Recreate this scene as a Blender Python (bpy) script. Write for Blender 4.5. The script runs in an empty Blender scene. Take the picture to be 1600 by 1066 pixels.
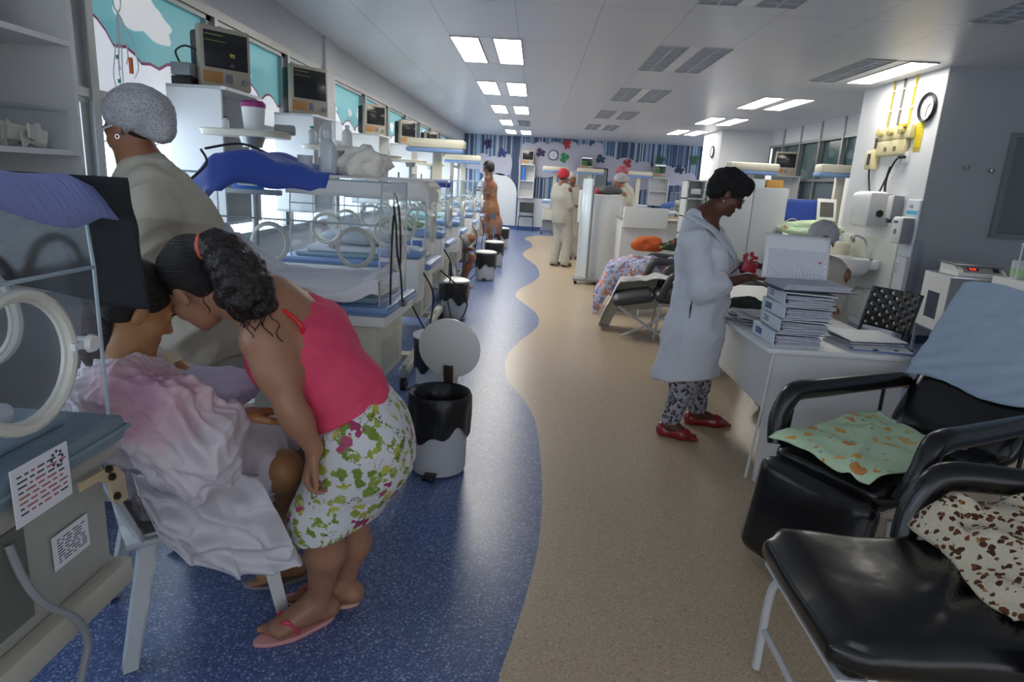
import bpy, bmesh, math, random
import numpy as np
from mathutils import Vector, Matrix, noise as mn
PI = math.pi
SC = bpy.context.scene
COL = SC.collection
random.seed(7)

# ------------------------------------------------------------------ camera, world, exposure
CX = Vector(((0.99777486, 0.03634454, 0.05589642))); CY = Vector(((-0.06294797, 0.23719593, 0.96942026))); CZ = Vector(((0.02197473, -0.97078173, 0.23895595)))
FPX = 1015.0
CAM = Vector((0.0, 0.0, 1.5))
cd = bpy.data.cameras.new('camera'); cam = bpy.data.objects.new('camera', cd); COL.objects.link(cam)
cam.matrix_world = Matrix(((CX.x, CY.x, CZ.x, CAM.x), (CX.y, CY.y, CZ.y, CAM.y), (CX.z, CY.z, CZ.z, CAM.z), (0, 0, 0, 1)))
cd.sensor_width = 36.0; cd.lens = FPX / 1600 * 36.0; cd.clip_start = 0.05; cd.clip_end = 200
SC.camera = cam
w = bpy.data.worlds.new('world'); SC.world = w; w.use_nodes = True
w.node_tree.nodes['Background'].inputs[0].default_value = (0.86, 0.92, 1.0, 1)
w.node_tree.nodes['Background'].inputs[1].default_value = 1.15
SC.view_settings.view_transform = 'Standard'; SC.view_settings.look = 'None'
SC.cycles.transparent_max_bounces = 40
SC.view_settings.gamma = 1.0; SC.view_settings.use_curve_mapping = False
SC.view_settings.exposure = 0.22
CEIL = 2.87
LAMP = 16.0       # ceiling panel strength
SKYWIN = 3.0     # daylight in the left windows' blinds
def daylight(name, loc, rot, sx, sy, e, col=(0.85, 0.93, 1.0)):
    l = bpy.data.lights.new(name, 'AREA'); l.shape = 'RECTANGLE'; l.size = sx; l.size_y = sy; l.energy = e; l.color = col
    o = bpy.data.objects.new(name, l); COL.objects.link(o); o.location = loc; o.rotation_euler = rot
    return o

def ray(px, py):
    a = (px - 800) / FPX; b = (py - 533) / FPX
    return CX * a - CY * b - CZ
def at(px, py, Y):
    r = ray(px, py); return CAM + r * (Y / r.y)
def atx(px, py, X):
    r = ray(px, py); return CAM + r * (X / r.x)
def gz(px, py, z=0.0):
    r = ray(px, py); return CAM + r * ((z - CAM.z) / r.z)

# ------------------------------------------------------------------ materials
MATS = {}
def srgb(c):
    if isinstance(c, str):
        c = [int(c[i:i + 2], 16) / 255 for i in (0, 2, 4)]
    return tuple(((x / 12.92) if x <= 0.04045 else ((x + 0.055) / 1.055) ** 2.4) for x in c) + (1.0,)
def newmat(name):
    m = bpy.data.materials.new(name); m.use_nodes = True
    nt = m.node_tree; b = nt.nodes['Principled BSDF']
    return m, nt, b
def mat(name, col, rough=0.5, metal=0.0, emis=0.0, ecol=None, bump=None, var=None, sheen=0.0, coat=0.0, sub=0.0, trans=0.0):
    if name in MATS: return MATS[name]
    m, nt, b = newmat(name)
    c = srgb(col)
    b.inputs['Base Color'].default_value = c; b.inputs['Roughness'].default_value = rough; b.inputs['Metallic'].default_value = metal
    if sheen: b.inputs['Sheen Weight'].default_value = sheen
    if coat: b.inputs['Coat Weight'].default_value = coat; b.inputs['Coat Roughness'].default_value = 0.15
    if sub:
        b.inputs['Subsurface Weight'].default_value = sub; b.inputs['Subsurface Radius'].default_value = (0.02, 0.008, 0.004); b.inputs['Subsurface Scale'].default_value = 0.6
    if trans: b.inputs['Transmission Weight'].default_value = trans
    if emis:
        b.inputs['Emission Color'].default_value = srgb(ecol) if ecol else c
        b.inputs['Emission Strength'].default_value = emis
    tc = None
    if bump or var:
        tc = nt.nodes.new('ShaderNodeTexCoord')
    if var:                                     # (scale, amount)
        n = nt.nodes.new('ShaderNodeTexNoise'); n.inputs['Scale'].default_value = var[0]; n.inputs['Detail'].default_value = 5
        nt.links.new(tc.outputs['Object'], n.inputs['Vector'])
        mx = nt.nodes.new('ShaderNodeMix'); mx.data_type = 'RGBA'
        mx.inputs[6].default_value = tuple(x * (1 - var[1]) for x in c[:3]) + (1,)
        mx.inputs[7].default_value = tuple(min(1, x * (1 + var[1])) for x in c[:3]) + (1,)
        nt.links.new(n.outputs['Fac'], mx.inputs[0]); nt.links.new(mx.outputs[2], b.inputs['Base Color'])
    if bump:                                    # (scale, strength[, stretch])
        n = nt.nodes.new('ShaderNodeTexNoise'); n.inputs['Scale'].default_value = bump[0]; n.inputs['Detail'].default_value = 6
        if len(bump) > 2:
            mp = nt.nodes.new('ShaderNodeMapping'); mp.inputs['Scale'].default_value = bump[2]
            nt.links.new(tc.outputs['Object'], mp.inputs['Vector']); nt.links.new(mp.outputs['Vector'], n.inputs['Vector'])
        else: nt.links.new(tc.outputs['Object'], n.inputs['Vector'])
        bp = nt.nodes.new('ShaderNodeBump'); bp.inputs['Strength'].default_value = bump[1]; bp.inputs['Distance'].default_value = 0.01
        nt.links.new(n.outputs['Fac'], bp.inputs['Height']); nt.links.new(bp.outputs['Normal'], b.inputs['Normal'])
    MATS[name] = m
    return m
def clear(name, tint=(0.985, 0.992, 0.995), gloss=0.018, haze=0.007, hcol=(0.8, 0.88, 0.92)):
    """clear acrylic sheet: mostly see-through, fresnel reflections and a little surface haze"""
    if name in MATS: return MATS[name]
    m = bpy.data.materials.new(name); m.use_nodes = True; nt = m.node_tree; nt.nodes.clear()
    out = nt.nodes.new('ShaderNodeOutputMaterial'); tr = nt.nodes.new('ShaderNodeBsdfTransparent'); gl = nt.nodes.new('ShaderNodeBsdfGlossy')
    df = nt.nodes.new('ShaderNodeBsdfDiffuse'); m1 = nt.nodes.new('ShaderNodeMixShader'); m2 = nt.nodes.new('ShaderNodeMixShader')
    fr0 = nt.nodes.new('ShaderNodeLayerWeight'); fr0.inputs['Blend'].default_value = .5
    fr = nt.nodes.new('ShaderNodeMath'); fr.operation = 'POWER'; fr.inputs[1].default_value = 4.0; nt.links.new(fr0.outputs['Facing'], fr.inputs[0])
    ma = nt.nodes.new('ShaderNodeMath'); ma.operation = 'MULTIPLY_ADD'; ma.inputs[1].default_value = .6; ma.inputs[2].default_value = gloss
    tr.inputs[0].default_value = tint + (1,); gl.inputs['Roughness'].default_value = 0.06; df.inputs[0].default_value = hcol + (1,)
    m1.inputs[0].default_value = haze
    nt.links.new(tr.outputs[0], m1.inputs[1]); nt.links.new(df.outputs[0], m1.inputs[2])
    nt.links.new(fr.outputs[0], ma.inputs[0]); nt.links.new(ma.outputs[0], m2.inputs[0])
    nt.links.new(m1.outputs[0], m2.inputs[1]); nt.links.new(gl.outputs[0], m2.inputs[2]); nt.links.new(m2.outputs[0], out.inputs[0])
    MATS[name] = m
    return m
def ramp(nt, stops, interp='CONSTANT'):
    r = nt.nodes.new('ShaderNodeValToRGB'); cr = r.color_ramp; cr.interpolation = interp
    while len(cr.elements) > 1: cr.elements.remove(cr.elements[-1])
    cr.elements[0].position = stops[0][0]; cr.elements[0].color = srgb(stops[0][1])
    for p, c in stops[1:]:
        e = cr.elements.new(p); e.color = srgb(c)
    return r
def patmat(name, base, layers, rough=0.8, bumpk=0.15, bscale=40):
    """printed cloth: layers of voronoi blobs (scale, radius, colours, warp)"""
    if name in MATS: return MATS[name]
    m, nt, b = newmat(name); b.inputs['Roughness'].default_value = rough
    tc = nt.nodes.new('ShaderNodeTexCoord')
    cur = None; basec = srgb(base)
    for i, (sc, rad, cols, warp) in enumerate(layers):
        nz = nt.nodes.new('ShaderNodeTexNoise'); nz.inputs['Scale'].default_value = sc * 1.3
        nt.links.new(tc.outputs['Object'], nz.inputs['Vector'])
        vm = nt.nodes.new('ShaderNodeVectorMath'); vm.operation = 'MULTIPLY_ADD'
        vm.inputs[1].default_value = (warp / sc,) * 3
        nt.links.new(nz.outputs['Color'], vm.inputs[0]); nt.links.new(tc.outputs['Object'], vm.inputs[2])
        ad = nt.nodes.new('ShaderNodeVectorMath'); ad.operation = 'ADD'; ad.inputs[1].default_value = (i * 3.7, i * 1.3, i * 2.1)
        nt.links.new(vm.outputs[0], ad.inputs[0])
        vo = nt.nodes.new('ShaderNodeTexVoronoi'); vo.inputs['Scale'].default_value = sc
        nt.links.new(ad.outputs[0], vo.inputs['Vector'])
        if isinstance(rad, tuple): r = ramp(nt, [(0, '000000'), (rad[0], 'ffffff'), (rad[1], '000000')])
        else: r = ramp(nt, [(0, 'ffffff'), (rad, '000000')])
        nt.links.new(vo.outputs['Distance'], r.inputs[0])
        rc = ramp(nt, [(k / len(cols), c) for k, c in enumerate(cols)])
        sep = nt.nodes.new('ShaderNodeSeparateColor'); nt.links.new(vo.outputs['Color'], sep.inputs[0]); nt.links.new(sep.outputs[0], rc.inputs[0])
        mx = nt.nodes.new('ShaderNodeMix'); mx.data_type = 'RGBA'
        if cur is None: mx.inputs[6].default_value = basec
        else: nt.links.new(cur, mx.inputs[6])
        nt.links.new(rc.outputs[0], mx.inputs[7]); nt.links.new(r.outputs[0], mx.inputs[0]); cur = mx.outputs[2]
    nt.links.new(cur, b.inputs['Base Color'])
    n = nt.nodes.new('ShaderNodeTexNoise'); n.inputs['Scale'].default_value = bscale
    nt.links.new(tc.outputs['Object'], n.inputs['Vector'])
    bp = nt.nodes.new('ShaderNodeBump'); bp.inputs['Strength'].default_value = bumpk; bp.inputs['Distance'].default_value = 0.01
    nt.links.new(n.outputs['Fac'], bp.inputs['Height']); nt.links.new(bp.outputs['Normal'], b.inputs['Normal'])
    MATS[name] = m
    return m

# ------------------------------------------------------------------ object helpers
def link(name, me, parent=None):
    o = bpy.data.objects.new(name, me); COL.objects.link(o)
    if parent is not None: o.parent = parent
    return o
def tag(o, label=None, cat=None, group=None, kind=None):
    if label: o['label'] = label
    if cat: o['category'] = cat
    if group: o['group'] = group
    if kind: o['kind'] = kind
    return o
def thing(name, label, cat, loc=(0, 0, 0), rz=0.0, group=None):
    o = link(name, None); o.location = loc; o.rotation_euler = (0, 0, rz)
    return tag(o, label, cat, group)
def kids(o):
    return [c for c in COL.objects if c.parent == o]
def dup(o, parent=None, loc=None, rz=None, label=None):
    c = o.copy(); COL.objects.link(c)
    if parent is not None: c.parent = parent
    if loc is not None: c.location = loc
    if rz is not None: c.rotation_euler = (0, 0, rz)
    if label: c['label'] = label
    for k in KIDS(o): dup(k, c)
    return c
def KIDS(o): return [c for c in list(bpy.data.objects) if c.parent is o or c.parent == o]

class MB:
    def __init__(s): s.bm = bmesh.new(); s.mi = 0
    def _new(s, verts, faces):
        vs = [s.bm.verts.new(v) for v in verts]
        out = []
        for f in faces:
            try:
                fc = s.bm.faces.new([vs[i] for i in f]); fc.material_index = s.mi; out.append(fc)
            except ValueError: pass
        return vs, out
    def box(s, c, d, rot=None, bev=0.0, seg=2):
        x, y, z = d[0] / 2, d[1] / 2, d[2] / 2
        V = [Vector((a * x, b * y, e * z)) for a in (-1, 1) for b in (-1, 1) for e in (-1, 1)]
        if rot is not None: V = [rot @ v for v in V]
        V = [v + Vector(c) for v in V]
        F = [(0, 1, 3, 2), (4, 6, 7, 5), (0, 4, 5, 1), (2, 3, 7, 6), (0, 2, 6, 4), (1, 5, 7, 3)]
        vs, fs = s._new(V, F)
        if bev > 0:
            es = list({e for f in fs for e in f.edges})
            r = bmesh.ops.bevel(s.bm, geom=es, offset=min(bev, min(d) * 0.49), segments=seg, profile=0.5, affect='EDGES')
            for f in r['faces']: f.material_index = s.mi
        return s
    def bx(s, lo, hi, bev=0.0, seg=2):
        lo = Vector(lo); hi = Vector(hi)
        return s.box((lo + hi) / 2, [abs(a) for a in (hi - lo)], None, bev, seg)
    def tube(s, pts, r, n=8, closed=False, caps=True):
        pts = [Vector(p) for p in pts]; N = len(pts)
        rr = r if isinstance(r, (list, tuple)) else [r] * N
        rings = []; up = None
        for i, p in enumerate(pts):
            if closed: t = pts[(i + 1) % N] - pts[i - 1]
            else: t = pts[min(i + 1, N - 1)] - pts[max(i - 1, 0)]
            if t.length < 1e-9: t = Vector((0, 0, 1))
            t.normalize()
            if up is None:
                up = Vector((0, 0, 1)) if abs(t.z) < 0.9 else Vector((1, 0, 0))
            a = t.cross(up)
            if a.length < 1e-6: a = t.cross(Vector((1, 0, 0)))
            a.normalize(); b = a.cross(t); up = b
            rings.append([s.bm.verts.new(p + (a * math.cos(2 * PI * k / n) + b * math.sin(2 * PI * k / n)) * rr[i]) for k in range(n)])
        for i in range(N if closed else N - 1):
            A = rings[i]; B = rings[(i + 1) % N]
            for k in range(n):
                f = s.bm.faces.new((A[k], A[(k + 1) % n], B[(k + 1) % n], B[k])); f.material_index = s.mi
        if caps and not closed:
            for R_ in (rings[0][::-1], rings[-1]):
                f = s.bm.faces.new(R_); f.material_index = s.mi
        return s
    def cyl(s, a, b, r, n=20, r2=None):
        return s.tube([a, b], [r, r if r2 is None else r2], n)
    def lathe(s, prof, c=(0, 0, 0), n=24, rot=None, scale=(1, 1), caps=True):
        c = Vector(c); rings = []
        for (r, z) in prof:
            ring = []
            for k in range(n):
                v = Vector((r * math.cos(2 * PI * k / n) * scale[0], r * math.sin(2 * PI * k / n) * scale[1], z))
                if rot is not None: v = rot @ v
                ring.append(s.bm.verts.new(c + v))
            rings.append(ring)
        for A, B in zip(rings[:-1], rings[1:]):
            for k in range(n):
                f = s.bm.faces.new((A[k], A[(k + 1) % n], B[(k + 1) % n], B[k])); f.material_index = s.mi
        if caps and prof[0][0] > 1e-6: s.bm.faces.new(rings[0][::-1]).material_index = s.mi
        if caps and prof[-1][0] > 1e-6: s.bm.faces.new(rings[-1]).material_index = s.mi
        return s
    def prism(s, poly, z0, z1, M=None, bev=0.0):
        """polygon in local xy extruded along local z, then placed by matrix M"""
        M = M or Matrix.Identity(4); n = len(poly)
        V = [M @ Vector((p[0], p[1], z)) for z in (z0, z1) for p in poly]
        F = [tuple(range(n))[::-1], tuple(range(n, 2 * n))] + [(i, (i + 1) % n, n + (i + 1) % n, n + i) for i in range(n)]
        vs, fs = s._new(V, F)
        if bev > 0:
            es = [e for f in fs[:2] for e in f.edges]
            bmesh.ops.bevel(s.bm, geom=list(set(es)), offset=bev, segments=2, profile=0.5, affect='EDGES')
        return s
    def grid(s, fn, nu, nv, closeu=False):
        vs = [[s.bm.verts.new(fn(i / (nu if closeu else nu - 1), j / (nv - 1))) for j in range(nv)] for i in range(nu)]
        for i in range(nu if closeu else nu - 1):
            for j in range(nv - 1):
                f = s.bm.faces.new((vs[i][j], vs[(i + 1) % nu][j], vs[(i + 1) % nu][j + 1], vs[i][j + 1])); f.material_index = s.mi
        return s
    def build(s, name, mats, parent=None, loc=None, rot=None, sharp=35, thick=0, flip=False):
        bmesh.ops.recalc_face_normals(s.bm, faces=s.bm.faces[:])
        if thick:
            bm = s.bm; bm.normal_update(); vs = bm.verts[:]; fs = bm.faces[:]; be = [e for e in bm.edges if len(e.link_faces) == 1]
            nv = {v: bm.verts.new(v.co - v.normal * thick) for v in vs}
            for f in fs:
                bm.faces.new([nv[v] for v in reversed(f.verts)]).material_index = f.material_index
            for e in be:
                f = e.link_faces[0]; a, c = e.verts
                for l in f.loops:
                    if l.edge == e: a = l.vert; c = l.link_loop_next.vert
                try: bm.faces.new((c, a, nv[a], nv[c])).material_index = f.material_index
                except ValueError: pass
        for f in s.bm.faces: f.smooth = True
        lim = math.radians(sharp)
        for e in s.bm.edges:
            if len(e.link_faces) == 2 and e.calc_face_angle(0) > lim: e.smooth = False
        me = bpy.data.meshes.new(name); s.bm.to_mesh(me); s.bm.free()
        for m in (mats if isinstance(mats, (list, tuple)) else [mats]): me.materials.append(m)
        o = link(name, me, parent)
        if loc is not None: o.location = loc
        if rot is not None: o.rotation_euler = rot
        return o
def RZ(a): return Matrix.Rotation(a, 3, 'Z')
def RX(a): return Matrix.Rotation(a, 3, 'X')
def RY(a): return Matrix.Rotation(a, 3, 'Y')
def frame(o, x, y, z):
    """4x4 from origin and three axes"""
    o, x, y, z = Vector(o), Vector(x), Vector(y), Vector(z)
    return Matrix(((x.x, y.x, z.x, o.x), (x.y, y.y, z.y, o.y), (x.z, y.z, z.z, o.z), (0, 0, 0, 1)))
def text(name, body, m, parent, o, xdir, ydir, size, thick=0.0006):
    """lettering as a thin mesh lying on a surface: origin bottom-left, x along the line, y up the letters"""
    cu = bpy.data.curves.new(name, 'FONT'); cu.body = body; cu.size = size; cu.extrude = thick
    tmp = bpy.data.objects.new(name, cu); COL.objects.link(tmp)
    dg = bpy.context.evaluated_depsgraph_get(); me = bpy.data.meshes.new_from_object(tmp.evaluated_get(dg))
    bpy.data.objects.remove(tmp); bpy.data.curves.remove(cu)
    x = Vector(xdir).normalized(); y = Vector(ydir).normalized(); z = x.cross(y)
    me.transform(frame(o, x, y, z)); me.materials.clear(); me.materials.append(m)
    return link(name, me, parent)
def spline(pts, n=8, closed=False):
    pts = [Vector(p) for p in pts]; out = []; N = len(pts)
    for i in range(N if closed else N - 1):
        if closed: p0, p1, p2, p3 = pts[i - 1], pts[i], pts[(i + 1) % N], pts[(i + 2) % N]
        else: p0, p1, p2, p3 = pts[max(i - 1, 0)], pts[i], pts[i + 1], pts[min(i + 2, N - 1)]
        for k in range(n):
            t = k / n
            out.append(0.5 * ((2 * p1) + (p2 - p0) * t + (2 * p0 - 5 * p1 + 4 * p2 - p3) * t * t + (3 * p1 - p0 - 3 * p2 + p3) * t ** 3))
    if not closed: out.append(pts[-1])
    return out
# ------------------------------------------------------------------ the room
def grid_ceiling():
    m, nt, b = newmat('ceiling_panels'); b.inputs['Roughness'].default_value = 0.32
    b.inputs['Specular IOR Level'].default_value = 0.6
    g = nt.nodes.new('ShaderNodeNewGeometry'); sp = nt.nodes.new('ShaderNodeSeparateXYZ'); nt.links.new(g.outputs['Position'], sp.inputs[0])
    outs = []
    for ax, off, per, wd in ((0, 0.26, 0.69, 0.006), (1, 0.05, 1.415, 0.006)):
        a = nt.nodes.new('ShaderNodeMath'); a.operation = 'ADD'; a.inputs[1].default_value = off + 30 * per; nt.links.new(sp.outputs[ax], a.inputs[0])
        p = nt.nodes.new('ShaderNodeMath'); p.operation = 'MODULO'; p.inputs[1].default_value = per; nt.links.new(a.outputs[0], p.inputs[0])
        l = nt.nodes.new('ShaderNodeMath'); l.operation = 'LESS_THAN'; l.inputs[1].default_value = wd; nt.links.new(p.outputs[0], l.inputs[0]); outs.append(l)
    mx = nt.nodes.new('ShaderNodeMath'); mx.operation = 'MAXIMUM'; nt.links.new(outs[0].outputs[0], mx.inputs[0]); nt.links.new(outs[1].outputs[0], mx.inputs[1])
    c = nt.nodes.new('ShaderNodeMix'); c.data_type = 'RGBA'; c.inputs[6].default_value = srgb('d2d3d5'); c.inputs[7].default_value = srgb('8f8f90')
    nt.links.new(mx.outputs[0], c.inputs[0]); nt.links.new(c.outputs[2], b.inputs['Base Color'])
    return m
def speckle(name, base, dots, sc, rough):
    m, nt, b = newmat(name); b.inputs['Roughness'].default_value = rough
    g = nt.nodes.new('ShaderNodeNewGeometry')
    v = nt.nodes.new('ShaderNodeTexVoronoi'); v.inputs['Scale'].default_value = sc; nt.links.new(g.outputs['Position'], v.inputs['Vector'])
    s = nt.nodes.new('ShaderNodeSeparateColor'); nt.links.new(v.outputs['Color'], s.inputs[0])
    r = ramp(nt, dots); nt.links.new(s.outputs[0], r.inputs[0])




    nt.links.new(r.outputs[0], b.inputs['Base Color'])
    return m
M_CEIL = grid_ceiling()
M_BLUE = speckle('blue_speckled_vinyl', None, [(0, '465a86'), (0.3, '546896'), (0.65, '6c7eaa'), (0.9, 'a0adcd')], 170, 0.3)
M_BEIGE = speckle('beige_speckled_vinyl', None, [(0, 'bba588'), (0.4, 'c6b196'), (0.8, 'd0bda3'), (0.95, 'a8957a')], 170, 0.3)
W_WHITE = mat('white_wall_paint', 'dfe1e4', 0.55)
W_SHADE = mat('shaded_wall_paint', 'a9adb2', 0.6)  # weak light on a whiter wall is put into this grey
W_LAM = mat('white_laminate', 'e2e3e2', 0.35)
ALU = mat('brushed_aluminium', 'a5a6a4', 0.38, 0.7)
DKALU = mat('dark_frame_seal', '4c4b49', 0.5, 0.2)
BLACK = mat('black_plastic', '17181a', 0.4)
WHITEP = mat('white_plastic', 'e6e7e4', 0.4)
GREYP = mat('grey_plastic', '8f9294', 0.45)
CREAM = mat('cream_enamel', 'd8d3bf', 0.4)
STEEL = mat('steel', 'b9bbbd', 0.25, 0.9)

WV = [(-0.02, -3.0), (0.12, -2.2), (0.1, -1.4), (-0.12, -0.4), (-0.15, 0.6), (-0.08, 1.2), (-0.021, 1.693), (0.015, 1.887), (0.066, 2.177), (0.111, 2.55), (0.127, 3.043), (0.113, 3.63), (0.076, 4.061), (-0.009, 4.441), (-0.103, 4.726), (-0.159, 5.096), (-0.158, 5.562), (-0.075, 6.059), (0.058, 6.565), (0.126, 6.995), (0.097, 7.525), (-0.049, 8.098), (-0.178, 8.622), (-0.142, 9.229), (0.038, 9.979), (0.151, 10.814), (0.097, 11.983), (-0.068, 12.917), (-0.188, 13.792), (-0.134, 14.758), (0.005, 15.753), (-0.068, 16.918), (-0.212, 17.594), (-0.12, 18.507), (0.23, 19.2)]
XR = 6.4; YB = 21.3; Y0 = -3.0; XL = -2.5
def floor():
    b = MB(); L = spline([(x, y, 0) for x, y in WV], 6)
    # last stretch turns right along the back of the room
    R = [(3.05 + 0.35 * math.sin(p.y * 2.1) * (1 if p.y > 4.6 else 0.3) + (0.25 if 5.9 < p.y < 6.7 else 0), p.y, 0) for p in L]
    for i in range(len(L) - 1):
        p, q = L[i], L[i + 1]; r, t = R[i], R[i + 1]
        b.mi = 0; b._new([(XL, p.y, 0), p, q, (XL, q.y, 0)], [(0, 1, 2, 3)])
        b.mi = 1; b._new([p, r, t, q], [(0, 1, 2, 3)])
        b.mi = 0; b._new([r, (XR, p.y, 0), (XR, q.y, 0), t], [(0, 1, 2, 3)])
    b._new([(XL, 19.2, 0), (XR, 19.2, 0), (XR, YB, 0), (XL, YB, 0)], [(0, 1, 2, 3)])
    return tag(b.build('floor', [M_BLUE, M_BEIGE]), kind='structure')
floor()
def struct(name, b, m, **k): return tag(b.build(name, m, **k), kind='structure')
struct('ceiling', MB().bx((XL, Y0, CEIL), (XR, YB, CEIL + 0.1)), M_CEIL)

# back wall with stripes
def stripes():
    m, nt, b = newmat('blue_striped_wallpaper'); b.inputs['Roughness'].default_value = 0.5
    g = nt.nodes.new('ShaderNodeNewGeometry'); sp = nt.nodes.new('ShaderNodeSeparateXYZ'); nt.links.new(g.outputs['Position'], sp.inputs[0])
    cb = nt.nodes.new('ShaderNodeCombineXYZ'); nt.links.new(sp.outputs[0], cb.inputs[0])
    v = nt.nodes.new('ShaderNodeTexWhiteNoise'); v.noise_dimensions = '1D'
    mu = nt.nodes.new('ShaderNodeMath'); mu.operation = 'MULTIPLY'; mu.inputs[1].default_value = 24.0; nt.links.new(sp.outputs[0], mu.inputs[0])
    fl = nt.nodes.new('ShaderNodeMath'); fl.operation = 'FLOOR'; nt.links.new(mu.outputs[0], fl.inputs[0]); nt.links.new(fl.outputs[0], v.inputs['W'])
    r = ramp(nt, [(0, '36405c'), (0.16, '4a658a'), (0.34, '6a88a8'), (0.52, '93a9bf'), (0.68, '3a4a6a'), (0.8, 'a9b8c6'), (0.9, '5f5c60')])
    nt.links.new(v.outputs['Value'], r.inputs[0]); nt.links.new(r.outputs[0], b.inputs['Base Color'])
    return m
M_STR = stripes()
struct('wall_back', MB().bx((XL, YB, 0), (XR, YB + 0.12, CEIL)), M_STR)
struct('baseboard_back', MB().bx((XL, YB - 0.02, 0), (XR, YB, 0.09)), mat('blue_baseboard', '4a62a0', 0.5))
# cloud cut-outs on the back wall
def cloud_cols(cx, z0, z1, w_, n, seed, up=0.3, dn=0.12):
    """scalloped top and bottom outlines as columns of (x, low, high)"""
    R_ = random.Random(seed); tops = []; bots = []
    for k, L_, base, amp in ((n, tops, z1, up * .6), (max(2, n - 1), bots, z0, dn)):
        for i in range(k): L_.append((cx - w_ / 2 + w_ * (i + .5) / k, w_ / k / 2 * 1.12, base + R_.uniform(-amp, amp)))
    out = []; N = 90
    for i in range(N + 1):
        x = cx - w_ / 2 + w_ * i / N
        hi = max([h + .62 * math.sqrt(max(0, r * r - (x - c) ** 2)) for c, r, h in tops if abs(x - c) <= r] or [z1]); lo = min([h - .3 * math.sqrt(max(0, r * r - (x - c) ** 2)) for c, r, h in bots if abs(x - c) <= r] or [z0])
        e = min(i, N - i) / 6
        if e < 1: m_ = (z0 + z1) / 2; k = math.sqrt(max(0, 1 - (1 - e) ** 2)); hi = m_ + (hi - m_) * k; lo = m_ + (lo - m_) * k
        out.append((x, lo, hi + .002))
    return out
M_CLD = mat('white_cloud_board', 'b9b8c6', 0.6); M_CLE = mat('dark_cloud_edge', '3d4560', 0.6)
def wall_cloud(name, poly, label, y=YB - 0.006, th=0.03):
    b = MB()
    N = len(poly); V = []
    for x, lo, hi in poly: V += [(x, y, lo), (x, y, hi), (x, y - th, lo), (x, y - th, hi)]
    F = []
    for i in range(N - 1):
        a, c = 4 * i, 4 * i + 4
        F += [(a, a + 1, c + 1, c), (a + 2, c + 2, c + 3, a + 3), (a + 1, a + 3, c + 3, c + 1), (a, c, c + 2, a + 2)]
    b._new(V, F); o = b.build(name, M_CLD)
    return tag(o, label, 'wall decoration', 'cloud boards on the striped wall')
# centre positions measured on the wall
wall_cloud('cloud_board', cloud_cols(-1.55, 1.85, 2.15, 1.5, 4, 3), 'white cloud board at the left end of the striped back wall')
wall_cloud('cloud_board', cloud_cols(0.75, 1.75, 2.5, 2.7, 6, 5), 'large white cloud board behind the round clock on the striped back wall')
wall_cloud('cloud_board', cloud_cols(2.75, 1.7, 2.25, 1.7, 3, 9), 'white cloud board right of middle monitor on the striped back wall', th=0.04)
wall_cloud('cloud_board', cloud_cols(4.25, 1.75, 2.05, 1.5, 4, 12), 'white cloud board at the right end of the striped back wall')
# low arched wall board between the orange dress and the black chair
ar = [(-1.9, 0.1)] + [(-1.25 + 0.65 * math.cos(t), 1.1 + 0.62 * math.sin(t)) for t in [PI - PI * k / 12 for k in range(13)]] + [(-0.6, 0.1)]
b = MB(); b.prism(ar, 0, 0.03, frame((0, YB - .006, 0), (1, 0, 0), (0, 0, 1), (0, -1, 0)))
tag(b.build('arched_board', W_LAM), 'low white arched board on the back wall behind the woman in the orange dress', 'wall decoration')
b = MB(); b.bx((-0.55, YB - 0.025, 0.1), (1.2, YB - 0.005, 1.0)); tag(b.build('wall_board', W_LAM), 'white lower wall panel behind the black chair at the back wall', 'wall panel')

def butterfly(px, py, col, rot, label, s=.85):
    p = at(px, py, YB - 0.07); b = MB()
    for sg in (-1, 1):
        up = [(0, 0)] + [(sg * (0.03 + 0.12 * s * math.sin(t)), 0.03 + 0.13 * s * (1 - math.cos(t)) * 0.6) for t in [PI * k / 8 for k in range(9)]]
        b.prism([(sg * 0.005, 0)] + [(sg * 0.15 * s * math.cos(a) * 0.9 + sg * 0.02, 0.09 * s + 0.10 * s * math.sin(a)) for a in [-1.2 + k * 0.35 for k in range(9)]], 0, 0.006)
        b.prism([(sg * 0.005, 0)] + [(sg * 0.10 * s * math.cos(a) * 0.9 + sg * 0.02, -0.07 * s + 0.07 * s * math.sin(a)) for a in [1.3 - k * 0.35 for k in range(9)]], 0, 0.006)
    b.tube([(0, -0.1 * s, 0.006), (0, 0.12 * s, 0.006)], 0.012, 6)
    o = b.build('butterfly_cutout', mat('butterfly_' + col, col, 0.5)); o.matrix_world = frame((p.x, YB - 0.045, p.z), (math.cos(rot), 0, math.sin(rot)), (-math.sin(rot), 0, math.cos(rot)), (0, -1, 0))
    return tag(o, label, 'wall decoration')
butterfly(763, 226, '20244e', 0.3, 'dark navy butterfly cut-out on the stripes left of the back wall clock')
butterfly(786, 240, '263a74', 1.2, 'blue butterfly cut-out on the left cloud of the back wall')
butterfly(846, 239, '3a2658', 1.4, 'purple butterfly cut-out just left of the back wall clock')
butterfly(886, 227, 'b03a34', 0.2, 'red butterfly cut-out above the middle of the back wall clouds')
butterfly(881, 248, '2c8a54', -0.4, 'green butterfly cut-out right of the back wall clock', 0.9)
butterfly(940, 249, '1f4f66', 1.3, 'teal butterfly cut-out between the two lit monitors on the back wall')
butterfly(981, 257, 'a83436', 0.3, 'red butterfly cut-out above the pink-capped nurse on the back wall')
butterfly(1031, 252, '2a5a48', -0.3, 'dark green butterfly cut-out beside the rightmost back wall monitor')
butterfly(1086, 252, '2f6a4c', 0.1, 'green butterfly cut-out at the far right of the back wall clouds')
butterfly(1063, 266, '1d2f52', 1.1, 'dark blue butterfly cut-out low on the right stripes of the back wall')

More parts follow.
